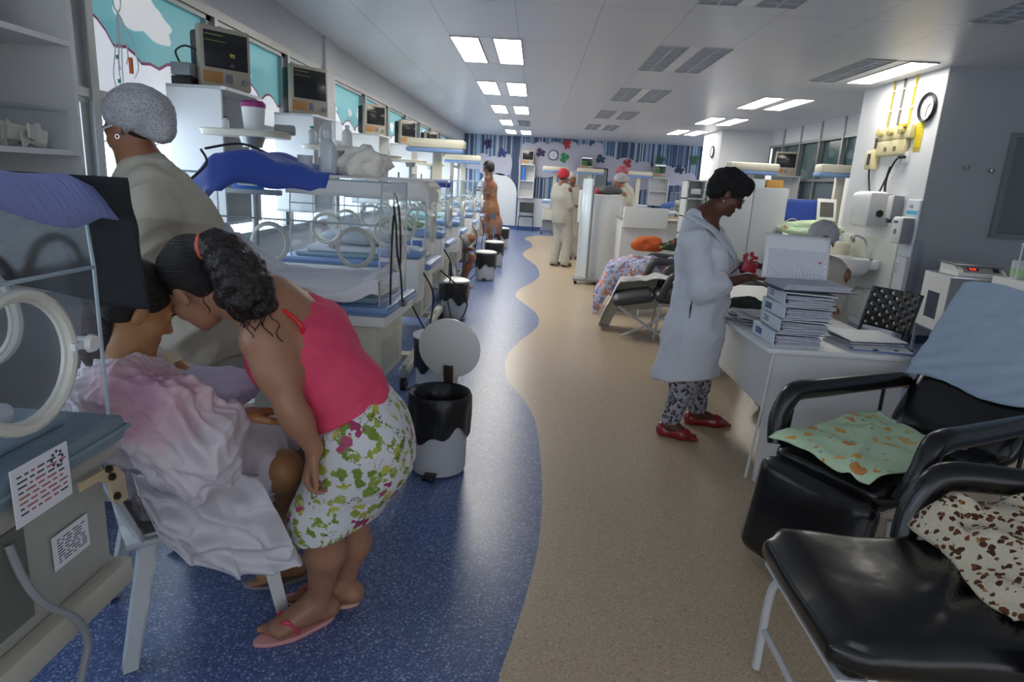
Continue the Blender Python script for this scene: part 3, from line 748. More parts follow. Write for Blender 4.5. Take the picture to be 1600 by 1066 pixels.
# small containers
def bottle(x, y, z, h, r, m, capm, label, cat='bottle', group=None, neck=.4):
    t = thing('bottle', label, cat, (x, y, z), 0, group)
    MB().lathe([(0, 0), (r * .95, 0), (r, .008), (r, h * .62), (r * .85, h * .72), (r * neck, h * .82), (r * neck, h * .9), (0, h * .9)], (0, 0, 0), 20).build('bottle_body', m, t)
    MB().lathe([(0, h * .88), (r * neck * 1.15, h * .88), (r * neck * 1.15, h), (0, h)], (0, 0, 0), 16).build('bottle_cap', capm, t)
    return t
CLP = mat('translucent_plastic', 'dfe5e8', 0.3, trans=.25); GREENP = mat('green_plastic', '2f9a6c', 0.4); CAPW = WHITEP
bottle(-.98, 3.12, 1.488, .19, .042, CLP, CLP, 'clear plastic wash bottle standing on the open incubator')
b = MB(); b.lathe([(0, 0), (.03, 0), (.036, .075), (.033, .075), (.028, .004), (0, .004)], (-1.08, 3.1, 1.488), 18); tag(b.build('measuring_cup', CLP), 'small clear measuring cup beside the wash bottle', 'cup')

# trays on poles behind the incubators
def tray_stand(x, y, label, wd=.46, r=.15):
    t = thing('tray_stand', label, 'tray stand', (x, y, 0), 0, 'tray stands behind the incubators')
    b = MB(); P = []
    for k in range(32):
        a = 2 * PI * k / 32; P.append((wd / 2 * math.copysign(abs(math.cos(a)) ** .55, math.cos(a)), r * math.copysign(abs(math.sin(a)) ** .7, math.sin(a))))
    b.prism(P, 1.655, 1.68); b.tube([(p[0], p[1], 1.682) for p in P], .008, 6, closed=True); b.build('tray', CREAM, t)
    b = MB(); b.cyl((.03, 0, 1.60), (.03, 0, 1.656), .05, 16, .07); b.cyl((.03, 0, 0.06), (.03, 0, 1.6), .018, 12); b.build('pole', ALU, t)
    b = MB(); b.box((.03, 0, 1.36), (.3, .06, .03), None, .006); b.box((-.12, 0, 1.44), (.02, .05, .18), None, .006); b.build('support_arm', GREYP, t)
    b = MB()
    for k in range(4): b.tube([(.03, 0, .08), (.03 + .2 * math.cos(k * PI / 2 + .7), .2 * math.sin(k * PI / 2 + .7), .03)], .014, 8)
    b.build('foot', GREYP, t)
    return t
ts = tray_stand(-1.62, 3.72, 'cream instrument tray on a pole behind the open incubator')
for x, y, lab in ((-1.62, 5.3, 'cream tray on a pole with a clear dome, second from the front'), (-1.66, 7.0, 'cream tray on a pole, third from the front along the windows'), (-1.66, 8.6, 'cream tray on a pole, fourth from the front along the windows'), (-1.66, 10.3, 'cream tray on a pole, farthest along the windows')):
    dup(ts, None, (x, y, 0), 0.0, lab)
t = thing('sharps_tub', 'white plastic tub with a magenta lid on the nearest cream tray', 'tub', (-1.57, 3.7, 1.685))
MB().lathe([(0, 0), (.05, 0), (.062, .125), (0, .125)], n=22).build('tub', WHITEP, t)
MB().lathe([(0, .125), (.066, .125), (.066, .145), (.05, .16), (0, .16)], n=22).build('lid', mat('magenta_plastic', '9a2f72', 0.4), t)
bottle(-1.72, 3.68, 1.685, .07, .02, WHITEP, BLACK, 'tiny bottle with a black cap on the nearest cream tray')
b = MB(); b.box((0, 0, .02), (.11, .1, .05), RZ(.3), .008); tag(b.build('small_device', GREYP, None, (-1.42, 3.76, 1.685)), 'small grey device at the right end of the nearest tray', 'device')
bottle(-1.76, 5.22, 1.685, .14, .035, CLP, GREENP, 'clear bottle with a green cap on the second cream tray')
bottle(-1.48, 5.2, 1.685, .16, .04, WHITEP, CLP, 'white squeeze bottle at the right of the second cream tray')
MB_ = MB(); MB_.lathe([(.105, 0), (.11, .05), (.105, .12), (.08, .17), (.04, .195), (0, .2)], n=26); MB_.lathe([(.03, .09), (.03, .1), (0, .1)], (0, -.1, 0), 14, RX(PI / 2)); tag(MB_.build('oxygen_dome', CLP if False else clear('clear_dome', haze=.18), None, (-1.63, 5.33, 1.685)), 'clear round oxygen dome on the second cream tray', 'dome')
t = thing('blue_folder', 'blue file box with a white label below the nearest cream tray', 'file box', (-1.6, 3.6, 1.377))
b = MB(); b.bx((-.03, -.07, 0), (.13, -.03, .19), .004); b.build('box', mat('blue_card', '3f7fd0', 0.5), t)
b = MB(); b.bx((.0, -.073, .02), (.11, -.07, .1)); o = b.build('label', PAPER, t); b = MB(); [b.bx((.01, -.075, .03 + .015 * k), (.1 - .02 * (k % 2), -.073, .034 + .015 * k)) for k in range(4)]; b.build('writing', INK, o)

# wall shelf units with monitors
def shelf_unit(y0, label, x1=-1.97, dy=.55, z0=1.12, z1=1.965):
    t = thing('wall_cabinet', label, 'cabinet', (XW + .03, y0, z0), 0, 'white open cabinets on the window wall')
    d = x1 - XW - .03; h = z1 - z0
    b = MB(); b.bx((0, 0, 0), (d, .02, h)); b.bx((0, dy - .02, 0), (d, dy, h)); b.bx((0, 0, h - .02), (d + .03, dy, h)); b.bx((0, 0, 0), (d, dy, .02)); b.bx((0, .02, .02), (.015, dy - .02, h - .02)); b.build('carcass', W_LAM, t)
    b = MB(); b.bx((.015, .02, h * .48), (d - .01, dy - .02, h * .5)); b.build('shelf', W_LAM, t)
    b = MB(); b.bx((-.03, .08, .1), (0, dy - .08, .2)); b.build('wall_bracket', ALU, t)
    return t
def monitor(x, y, z, rz, label, lit=False, cat='monitor', num=None, s=1.0, group='patient monitors'):
    t = thing('patient_monitor', label, cat, (x, y, z), rz, group)
    W_, H_ = .30 * s, .33 * s
    b = MB(); b.bx((-W_ / 2, -.06, 0), (W_ / 2, .0, H_), .014); b.build('housing', mat('monitor_beige', 'b8ad9c', 0.45), t)
    b = MB(); b.bx((-W_ / 2 + .02, 0, .015), (W_ / 2 - .02, .12, H_ - .02), .02); b.build('rear_shell', BLACK, t)
    b = MB(); b.bx((-W_ / 2 + .025, -.064, .11 * s), (W_ / 2 - .025, -.058, H_ - .03), .002)
    o = b.build('screen', mat('lit_screen', '0e1810', 0.2, emis=.25, ecol='123a30') if lit else mat('dark_screen', '26282a', 0.15), t)
    if lit:
        b = MB(); b.bx((-W_ / 2 + .03, -.066, H_ - .065), (W_ / 2 - .03, -.064, H_ - .035)); b.build('header_bar', mat('screen_bar', 'b9c8d8', 0.4, emis=.9), o)
        b = MB()
        for k, zz in enumerate((.2, .16, .13)):
            b.tube([(-W_ / 2 + .035 + .012 * q, -.066, zz * s + .012 * abs(math.sin(q * 1.9 + k))) for q in range(14)], .0013, 4)
        b.build('trace', mat('trace_green', '9fd060', 0.4, emis=1.2), o)
    else:
        b = MB()
        b.bx((-W_ / 2 + .03, -.066, H_ - .055), (-.02, -.064, H_ - .051)); b.bx((-W_ / 2 + .03, -.066, H_ - .09), (0, -.064, H_ - .087)); b.build('trace', mat('trace_dim', '8c9a50', 0.4, emis=.12), o)
    if num:
        text('reading', num[0], mat('trace_yellow', 'b9a840', 0.5, emis=.2), o, (.02, -.066, .175 * s), (1, 0, 0), (0, 0, 1), .035)
        text('reading', num[1], mat('trace_purple', '8a4f86', 0.5, emis=.15), o, (.02, -.066, .125 * s), (1, 0, 0), (0, 0, 1), .028)
    b = MB(); b.bx((-W_ / 2 + .012, -.064, .03 * s), (-.03, -.06, .09 * s), .002); b.build('sticker', mat('orange_sticker', 'b7824e', 0.6), t)
    b = MB(); b.cyl((W_ / 2 - .05, -.06, .05 * s), (W_ / 2 - .05, -.08, .05 * s), .02, 16); b.build('knob', GREYP, t)
    b = MB(); b.bx((-.01, -.065, .035 * s), (.035, -.06, .085 * s), .002); b.build('keypad', mat('keypad_grey', '7a7f88', 0.5), t)
    return t
units = [shelf_unit(4.17, 'white wall cabinet carrying the monitor left of the magenta lidded tub')]
YS = [5.87, 8.3, 10.45, 12.8, 15.2]
LB = ['white wall cabinet behind the clear oxygen dome', 'white wall cabinet behind the ivory towel, third along the windows', 'white wall cabinet fourth along the windows', 'white wall cabinet fifth along the windows', 'white wall cabinet at the far end of the windows']
for y, l in zip(YS, LB): dup(units[0], None, (XW + .03, y, 1.12), 0.0, l)
monitor(-2.07, 4.42, 1.966, .92, 'beige monitor showing 90 on the nearest white wall cabinet', num=('90', '68'), s=1.12)
ML = ['beige monitor with dark screen on the second white wall cabinet', 'beige monitor on the third white wall cabinet, behind the ivory towel', 'beige monitor on the fourth cabinet along the windows', 'beige monitor on the fifth cabinet along the windows', 'farthest beige monitor along the windows']
for y, l in zip(YS, ML): monitor(-2.10, y + .22, 1.966, .92, l, s=1.1 if y > 6 else 1.25)
# side modules and cables by the first two monitors
t = thing('module_rack', 'small grey module box left of the monitor showing 90', 'device', (-2.22, 4.2, 1.966))
b = MB(); b.bx((-.07, 0, 0), (.05, .1, .05), .004); b.build('base_unit', BLACK, t); b = MB(); b.bx((-.07, 0, .055), (.05, .1, .13), .004); b.build('upper_unit', GREYP, t)
b = MB(); b.tube(spline([(-.02, .02, .13), (-.03, 0, .19), (.04, -.02, .22), (.1, .0, .2)], 6), .006, 6); b.build('cable', RUB, t)
b = MB(); b.bx((0, 0, 0), (.03, .35, .42), .003); tag(b.build('vent_panel', GREYP, None, (XW + .008, 6.28, 1.966)), 'grey louvred grille beside the second monitor', 'grille')

# nearest shelf unit at the far left
t = thing('tall_shelf', 'white shelf unit against the wall at far left with plastic boxes', 'shelf unit', (0, 0, 0))
b = MB(); sx0, sx1, sy0, sy1 = -2.30, -1.80, 1.75, 2.62
b.bx((sx0, sy1 - .02, 0), (sx1, sy1, 2.3)); b.bx((sx0, sy0, 0), (sx0 + .02, sy1, 2.3)); b.bx((sx0, sy0, 0), (sx1, sy0 + .02, 2.3)); b.build('carcass', W_LAM, t)
for z in (1.0, 1.5, 1.90): b = MB(); b.bx((sx0 + .02, sy0 + .02, z), (sx1, sy1 - .02, z + .02)); b.build('shelf', W_LAM, t)
monitor(-2.07, 2.28, 1.921, .55, 'cream monitor cropped at the top left corner on the tall shelf', s=1.2)
TUBW = clear('clear_tub', haze=.08)
for k, (y, lab) in enumerate(((2.47, 'clear plastic tub of gauze packs on the tall shelf, aisle end'), (2.14, 'clear plastic tub of gauze packs on the tall shelf, nearest the camera'))):
    t = thing('plastic_tub', lab, 'tub', (-1.94, y, 1.521))
    b = MB(); b.lathe([(.13, 0), (.16, .13), (.165, .13), (.165, .14)], n=4, rot=RZ(PI / 4), scale=(1, 1)); b.bx((-.1, -.1, 0), (.1, .1, .004)); b.build('tub', TUBW, t)
    b = MB()
    for q in range(9): b.box((-.04 + .012 * q, .0, .04 + .006 * (q % 3)), (.008, .16, .05), RZ(.5 * math.sin(q)) @ RX(.3 * math.sin(q * 2)))
    b.build('gauze_packs', mat('gauze', 'ece9d8', 0.8), t)
    b = MB(); b.bx((-.118, -.118, .14), (.118, .118, .15), .004); b.build('tub_lid', TUBW, t)

# infusion lines hanging by the first mullion
def drip(x, y, z, label, n, seed, clampc=None):
    t = thing('infusion_line', label, 'infusion line', (x, y, z))
    b = MB(); b.tube(spline([(-.03, 0, .0), (.02, 0, .015), (.03, 0, -.04), (.05, 0, -.06), (.065, 0, -.03), (.065, 0, .0)], 6), .003, 6); b.build('hook', STEEL, t)
    R_ = random.Random(seed); b = MB()
    for k in range(n):
        x0 = .045; a = R_.uniform(-.05, .09); c = R_.uniform(.25, .42)
        b.tube(spline([(x0, 0, -.055), (x0 + a * .6, .01, -.055 - c * .4), (x0 + a, .0, -.055 - c * .8), (x0 + a * .7, 0, -.055 - c)], 8), .0032, 5)
    b.build('tubing', CLP, t)
    b = MB(); b.cyl((x0 + .05, 0, -.36), (x0 + .05, 0, -.28), .011, 8); b.build('clamp', mat('orange_clamp', 'cf6a3a', 0.5), t)
    b = MB(); b.cyl((x0 - .02, 0, -.29), (x0 - .02, 0, -.27), .008, 8); b.cyl((x0 - .02, 0, -.41), (x0 - .02, 0, -.39), .008, 8); b.build('connector', GREENP, t)
    return t
drip(-2.28, 3.62, 2.30, 'hooked bundle of clear infusion tubes over the net-capped nurse', 6, 3)
t = thing('drip_chamber', 'clear drip chamber hanging by the window post at top left', 'drip chamber', (-2.02, 2.62, 1.93))
b = MB(); b.cyl((0, 0, .05), (0, 0, .2), .018, 12); b.cyl((0, 0, -.06), (0, 0, .05), .012, 10); b.build('chamber', CLP, t)
b = MB(); b.tube(spline([(0, 0, -.06), (.0, 0, -.2), (.03, 0, -.33), (.12, 0, -.38), (.2, 0, -.37)], 8), .003, 5); b.build('tubing', CLP, t)
b = MB(); b.tube(spline([(-.04, 0, .22), (0, 0, .2), (.0, -.01, .25), (.02, -.02, .35)], 6), .003, 5); b.build('hook', STEEL, t)
b = MB(); b.bx((-2.31, 2.62, .0), (-2.25, 2.68, CEIL - .01), .004); tag(b.build('service_rail', ALU), 'vertical aluminium service rail left of the first mural pane', 'rail')

# radiant warmers: head on a column, blue band under the lamp hood
def warmer(x, y, rz, label, s=1.0):
    t = thing('radiant_warmer', label, 'radiant warmer', (x, y, 0), rz, 'radiant warmers')
    b = MB(); b.bx((-.38, -.13, 1.86), (.38, .13, 1.98), .03); b.bx((-.28, -.135, 1.91), (-.02, -.128, 1.925)); b.build('lamp_head', CREAM, t)
    b = MB(); b.bx((-.39, -.125, 1.81), (.36, .125, 1.862), .012); b.build('blue_band', BLUEE, t)
    b = MB(); b.bx((-.06, .05, .3), (.06, .15, 1.83), .012); b.build('column', CREAM, t)
    b = MB(); b.bx((-.36, -.28, .92), (.36, .2, .98), .02); b.build('bed', BLUEE, t)
    b = MB(); b.bx((-.3, -.22, .98), (.3, .14, 1.03), .02); b.build('mattress', SHEETW, t)
    b = MB(); b.bx((-.3, -.2, .42), (.3, .15, .75), .014); b.build('cabinet', CREAM, t)
    b = MB(); b.bx((-.06, .0, .7), (.06, .12, .94)); b.bx((-.34, -.24, .1), (-.28, .24, .15)); b.bx((.28, -.24, .1), (.34, .24, .15)); b.bx((-.3, -.03, .1), (.3, .03, .43)); b.build('base_frame', GREYP, t)
    for sx in (-1, 1):
        for sy in (-1, 1): caster(t, sx * .31, sy * .2, .03)
    return t
wm = warmer(-1.35, 8.95, 0, 'radiant warmer with a blue banded lamp head above the window row')
dup(wm, None, (-1.6, 14.4, 0), 0.0, 'radiant warmer with pale head behind the woman in orange dress')
dup(wm, None, (3.35, 10.6, 0), 0.0, 'radiant warmer with blue banded head above the tall grey cabinet')
dup(wm, None, (4.38, 9.75, 0), 0.0, 'radiant warmer with blue banded head just left of the white column')
dup(wm, None, (.55, 20.0, 0), 0.0, 'radiant warmer at the back wall under the purple butterfly')
dup(wm, None, (1.55, 19.6, 0), 0.0, 'radiant warmer at the back wall behind the white counter')
dup(wm, None, (3.0, 19.8, 0), 0.0, 'radiant warmer at the back wall under the rightmost lit monitor')

for c, r_, cc, lab in (((-1.3, 6.45, 1.02), (.2, .12, .05), '6f9a58', 'green bedding inside the incubator by the crossed legs'), ((-1.35, 8.05, 1.02), (.22, .12, .05), '8fc4c8', 'pale teal bedding inside the incubator beyond the crossed legs'), ((-1.3, 4.83, 1.03), (.24, .13, .06), 'cfd6dc', 'white bedding inside the cream covered incubator')):
    lump('bedding', c, r_, int(c[1] * 3), mat('bed_' + cc, cc, .85), lab, 'bedding', amp=.35)
for k, (x, z, h, lab) in enumerate(((-1.62, 1.02, .10, 'teal cup at the wall end inside the open incubator'), (-1.52, 1.02, .12, 'teal cup next to the wall end cup inside the open incubator'))):
    b = MB(); b.lathe([(0, 0), (.03, 0), (.036, h), (.03, h), (0, .01)], n=16); tag(b.build('teal_cup', mat('teal_plastic', '6cc4b8', .4), None, (x, 3.38, z)), lab, 'cup')
# pedal bins
BAG = mat('black_bin_bag', '1b1c1f', 0.35, bump=(22, 0.7, (1, 1, .25)))
def bin_(x, y, label, open_=False, r=.155, h=.40, rz=0.0):
    t = thing('pedal_bin', label, 'bin', (x, y, 0), rz, 'white pedal bins')
    MB().lathe([(0, .012), (r * .93, .012), (r * .96, .02), (r, h), (r * .96, h), (r * .9, .03), (0, .03)], n=28).build('bucket', mat('bin_white', 'c9cacb', 0.4), t)
    b = MB(); R_ = random.Random(int(x * 100))
    ph = R_.uniform(0, 6)
    def bag(u, v):
        a = 2 * PI * u
        dz = .02 * math.sin(3 * a + ph) + .015 * math.sin(7 * a)
        prof = [(r + .012 + .004 * math.sin(11 * a), h - .19 + dz * 1.5), (r + .014 + .006 * math.sin(9 * a), h - .1), (r + .018, h - .01), (r + .008, h + .012), (r - .012, h), (r - .03 - .008 * math.sin(8 * a), h - .16), (r * .5, h - .28)]
        k = v * (len(prof) - 1); i = min(int(k), len(prof) - 2); f = k - i
        R2 = prof[i][0] * (1 - f) + prof[i + 1][0] * f; z = prof[i][1] * (1 - f) + prof[i + 1][1] * f
        return Vector((R2 * math.cos(a), R2 * math.sin(a), z))
    b.grid(bag, 56, 13, closeu=True); b.build('bin_bag', BAG, t, sharp=80)
    b = MB(); b.box((0, -r - .02, .03), (.06, .08, .02), None, .005); b.build('pedal', BLACK, t)
    b = MB()
    if open_:
        rot = RX(math.radians(-82)); c = Vector((0, r + .02, h + r + .05))
        b.lathe([(0, -.012), (r * .9, -.012), (r + .018, -.006), (r + .02, .008), (r + .008, .014), (0, .018)], c, 36, rot=RX(math.radians(98)))
    else:
        b.lathe([(r + .018, h + .014), (r + .02, h + .03), (r * .9, h + .044), (0, h + .05)], n=30)
        b.lathe([(0, h + .014), (r + .018, h + .014)], n=30)
    o = b.build('lid', mat('bin_lid', 'e8e8e4', 0.35), t)
    b = MB(); b.box((0, r + .012 if open_ else r + .02, h + .045 if open_ else h), (.05, .012, .12 if open_ else .05), RX(math.radians(8)) if open_ else None, .002); b.build('hinge', mat('brown_hinge', '3b2a22', 0.5), t)
    return t
g0 = gz(655, 752); bin_(-.425, 3.17, 'open white pedal bin with its round lid raised beside the bending woman', True, r=.148, h=.42, rz=-.12)
bin_(-.62, 4.42, 'closed white bin directly behind the raised round lid', r=.155)
bin_(-.82, 6.95, 'closed white bin under the second control box, black bag showing', r=.15)
bin_(-.70, 9.95, 'closed white bin beneath the raised bare foot', r=.15)
bin_(-.68, 11.7, 'closed white bin just beyond the bare foot', r=.16)
bin_(-.72, 15.0, 'closed white bin just behind the calves of woman in orange dress', r=.16, h=.42)
bin_(.72, 20.4, 'white bin at the back wall between black chair and beige-trousered nurse', r=.16)
# loose cables on the floor by the incubators
b = MB(); b.tube(spline([(-.9, 4.5, .75), (-.72, 4.45, .45), (-.6, 4.7, .2), (-.75, 5.3, .012), (-.6, 5.8, .012)], 8), .006, 6); b.tube(spline([(-.7, 5.0, .8), (-.5, 5.2, .5), (-.75, 5.0, .1), (-1.0, 5.0, .012)], 8), .006, 6)
tag(b.build('power_cord', RUB), 'black power cords trailing to the floor beyond the open incubator', 'cord')
t = thing('stethoscope', 'black stethoscope hanging on the open incubator end', 'stethoscope', (-.63, 3.0, 1.22))
b = MB(); b.tube(spline([(0, -.05, .14), (.01, -.045, .05), (.015, -.04, -.06), (.02, 0, -.13), (.015, .04, -.06), (.01, .045, .05), (0, .05, .14)], 8), .005, 6); b.tube(spline([(.02, 0, -.13), (.03, 0, -.22), (.03, .02, -.3)], 6), .005, 6); b.tube(spline([(0, -.05, .1), (0, -.08, .0), (0, -.1, -.2), (-.0, -.1, -.3)], 6), .005, 6); b.build('tubing', RUB, t)
b = MB(); b.tube(spline([(0, -.05, .14), (-.005, -.02, .19), (-.01, .02, .19), (0, .05, .14)], 6), .004, 6); b.cyl((.03, .02, -.3), (.035, .03, -.32), .02, 12); b.build('chest_piece', STEEL, t)

# monobloc plastic chair: local, faces -y
def plastic_chair(label, loc, rz):
    t = thing('plastic_chair', label, 'chair', loc, rz, 'white plastic chairs')
    m = mat('white_chair_plastic', 'd9dcdc', 0.4)
    b = MB()
    def seat(u, v):
        x = (u - .5) * (.42 - .03 * v); y = -.22 + .43 * v
        return Vector((x, y, .425 - .012 * math.sin(PI * u) - .012 * v + (.0 if v > .08 else -.03 * (1 - v / .08))))
    b.grid(seat, 16, 14); b.build('seat', m, t, sharp=60, thick=.02)
    b = MB()
    def back(u, v):
        x = (u - .5) * (.40 + .04 * math.sin(PI * v)); y = .2 + .13 * v + .03 * (1 - (2 * u - 1) ** 2) * 1
        return Vector((x, y - .03, .41 + .40 * v - .03 * (2 * u - 1) ** 2 * v))
    b.grid(back, 16, 12); b.build('backrest', m, t, sharp=60, thick=.014)
    for sx in (-1, 1):
        for sy, top in ((-1, (-.175, -.19)), (1, (-.17, .17))):
            b = MB(); tx, ty = sx * .175, (-.185 if sy < 0 else .165); fx, fy = sx * .215, (-.25 if sy < 0 else .25)
            def leg(u, v):
                # L-shaped channel tapering down
                cx = tx + (fx - tx) * v; cy = ty + (fy - ty) * v; w_ = .052 - .012 * v
                P = [(-w_, 0), (0, 0), (0, w_)]; k = u * 2; i = min(int(k), 1); f = k - i
                px = P[i][0] * (1 - f) + P[i + 1][0] * f; py = P[i][1] * (1 - f) + P[i + 1][1] * f
                return Vector((cx + sx * px, cy - sy * py, .42 * (1 - v) + .003))
            b.grid(leg, 9, 12); o = b.build('leg', m, t, sharp=60, thick=.008)
    return t
plastic_chair('white plastic chair under the seated woman in the gown', (-1.08, 1.93, 0), math.radians(129))
plastic_chair('white plastic chair of the visitor with crossed bare legs', (-1.22, 8.80, 0), math.radians(95))

# desk with binders
DX, DY, DW, DL = 1.25, 3.27, .74, 2.3
t = thing('desk', 'long white desk with stacked binders beside the white-coated woman', 'desk', (DX, DY, 0))
b = MB(); b.bx((-.03, -.04, .722), (DW, DL, .75), .006); b.build('desktop', W_LAM, t)
b = MB(); b.bx((.02, 0, 0), (DW - .04, .025, .722)); b.build('end_panel', W_LAM, t)
b = MB(); b.bx((.1, DL - .1, 0), (DW - .1, DL - .075, .722)); b.build('end_panel', W_LAM, t)
b = MB(); b.bx((.045, .025, .38), (.06, DL - .1, .722)); b.build('modesty_panel', W_LAM, t)
b = MB(); b.tube([(.02, -.004, .722), (.0, -.008, .4), (-.035, -.02, .03)], .007, 6); b.build('edge_strip', WHITEP, t)
BND = mat('binder_white', 'dde3ea', 0.4); SHTS = mat('sheaf_of_paper', 'c9c9d4', 0.8, bump=(90, .6, (.1, .1, 6)), var=(60, .3)); BLK = mat('label_blue_grey', '7f9cc4', 0.6)
def binder(label, loc, rz, th=.068, L=.31, D=.26, gap=.006, lab=True, tilt=0.0):
    t = thing('binder', label, 'binder', loc, rz, 'white ring binders on the desk')
    b = MB(); b.bx((0, 0, 0), (.004, L, th)); b.bx((0, 0, 0), (D, L, .004))
    b.box((D / 2, L / 2, th - .006), (D, L, .004), RY(.03)); b.build('cover', BND, t)
    b = MB(); R_ = random.Random(int(loc[2] * 1000))
    z = .006
    while z < th - .022:
        b.box((D / 2 + R_.uniform(-.004, .006), L / 2 + R_.uniform(-.004, .002), z + .003), (D - .03, L - .02 + R_.uniform(-.01, .005), .006), RZ(R_.uniform(-.03, .03)) @ RY(R_.uniform(-.02, .03))); z += .0075
    b.build('papers', SHTS, t)
    b = MB(); b.bx((-.001, L * .55, .016), (0, L * .85, th - .018)); o = b.build('spine_label', BLK if lab else PAPER, t)
    b = MB()
    for k in range(3): b.bx((-.0018, L * .57, .022 + .011 * k), (-.001, L * (.83 - .05 * (k % 2)), .027 + .011 * k))
    b.build('lettering', INK, o)
    return t
bz = .751
for k, (lab, dx, rr) in enumerate((('bottom white binder of the stack on the desk', 0, 0.02), ('second white binder from the bottom of the stack', .02, -.03), ('second white binder from the top of the stack', .035, .03), ('top white binder of the closed stack', .025, -.06))):
    binder(lab, (1.27 + dx, 3.30, bz), rr, lab=(k % 2 == 0)); bz += .0705
t = thing('open_binder', 'open patient chart on top of the binder stack with its sheets raised', 'binder', (1.29, 3.34, bz + .002), .02)
b = MB(); b.bx((-.03, -.02, 0), (.38, .30, .004)); b.build('cover', mat('dark_board', '3c3f48', 0.5), t)
b = MB(); [b.box((.17 + .002 * k, .12, .008 + .0045 * k), (.34, .27, .004), RZ(.02 * math.sin(k * 2.3))) for k in range(6)]; b.build('papers', SHTS, t)
b = MB()
def raised(u, v): return Vector((-.02 + .36 * u + .02 * v, .26 + .05 * v + .03 * v * v, .03 + .235 * v - .01 * u))
b.grid(raised, 14, 12); o = b.build('raised_sheets', PAPER, t, sharp=80, thick=.004)
b = MB(); R_ = random.Random(3)
for r_ in range(17):
    v = .06 + .62 * r_ / 17; u = .07
    while u < .93:
        wd = R_.uniform(.015, .05); p, q = raised(u, v), raised(min(u + wd, .95), v + .018)
        b.box(((p + q) / 2 + Vector((0, -.004, 0))), ((q - p).x, .0008, .005)); u += wd + .014
b.build('handwriting', mat('pale_ink', '8b8fa8', 0.7), o)
b = MB(); p = raised(.86, .42); b.cyl(p + Vector((0, -.006, 0)), p + Vector((0, -.003, 0)), .008, 12); b.build('pink_mark', mat('pink_mark', 'e05a78', 0.6), o)
t = binder('white binder lying flat at the right edge of the desk', (1.66, 3.60, .751), -PI / 2 + .1, th=.05, L=.31)
b = MB(); b.box((0, 0, .004), (.22, .3, .008), RZ(1.35)); o = tag(b.build('clipboard', mat('blue_grey_board', '6f7fb0', 0.6), None, (1.85, 3.39, .751)), 'blue edged clipboard of papers hanging over the desk corner', 'clipboard')
b = MB(); b.box((0, 0, .0095), (.2, .28, .003), RZ(1.38)); b.build('paper_sheet', PAPER, o)
b = MB(); b.box((-.06, -.1, .013), (.02, .012, .006)); b.box((.05, -.09, .013), (.02, .012, .006)); b.build('clip', BLACK, o)
b = MB(); R_ = random.Random(9)
for k in range(16): b.box((R_.uniform(-.05, .05), R_.uniform(-.14, .14), .004 + .004 * k), (.15, .2, .0035), RZ(R_.uniform(-.6, .6)) @ RX(R_.uniform(-.03, .03)))
tag(b.build('paper_heap', SHTS, None, (1.36, 3.95, .751)), 'untidy heap of papers on the desk behind the binder stack', 'papers')
lump('dark_pouch', (1.42, 4.28, .795), (.11, .08, .05), 11, mat('dark_green_cloth', '24332c', 0.8), 'dark green pouch on the desk beyond the paper heap', 'pouch', amp=.3)

# recliner armchairs: local, faces -y, origin at the floor under the seat front centre
LEA = mat('black_leatherette', '131314', 0.27, bump=(9, 0.35), coat=.15); LEAG = mat('grey_leatherette', '45474c', 0.4, bump=(9, 0.3)); WTUB = mat('white_tube', 'c8c9cb', 0.3)
def pad(c, d, rot, bev, mname, amp=.0, seed=0, puff=.02):
    b = MB(); bm = b.bm
    bmesh.ops.create_cube(bm, size=1.0)
    bmesh.ops.subdivide_edges(bm, edges=bm.edges[:], cuts=(44 if amp > .025 else 14), use_grid_fill=True)
    for v in bm.verts:
        x, y, z = v.co.x * 2, v.co.y * 2, v.co.z * 2
        p = 7.0; n_ = (abs(x) ** p + abs(y) ** p + abs(z) ** 3.2) ** (1 / p) if 1 else 1
        f = 1 / max(1e-6, (abs(x) ** 8 + abs(y) ** 8) ** (1 / 8)) if max(abs(x), abs(y)) > .98 else 1
        e = max(abs(x), abs(y)); rz_ = (1 - max(0, (e - .82) / .18) ** 2.2 * .45)
        cr = min(1, 1.10 / max(1.0, (x * x * x * x + y * y * y * y) ** .25))
        nx, ny = x * cr, y * cr
        s = 1 - .035 * abs(z) ** 3
        q = Vector((nx * d[0] / 2 * s, ny * d[1] / 2 * s, z * d[2] / 2 * rz_ + puff * (1 - x * x) * (1 - y * y) * (1 if z > 0 else 0)))
        if amp and z > .3:
            q.z += amp * (.5 * mn.noise(Vector((q.x * 4 + seed, q.y * 4, 0))) - .8 * math.exp(-((q.x * .8 + q.y * .9 - .02 + .06 * math.sin(q.x * 9)) / .035) ** 2) * (1 - e ** 4)
                          + .6 * math.exp(-((q.x * .7 + q.y * 1.0 + .06) / .03) ** 2) * (1 - e ** 4))
        v.co = (rot @ q if rot is not None else q) + Vector(c)
    return b
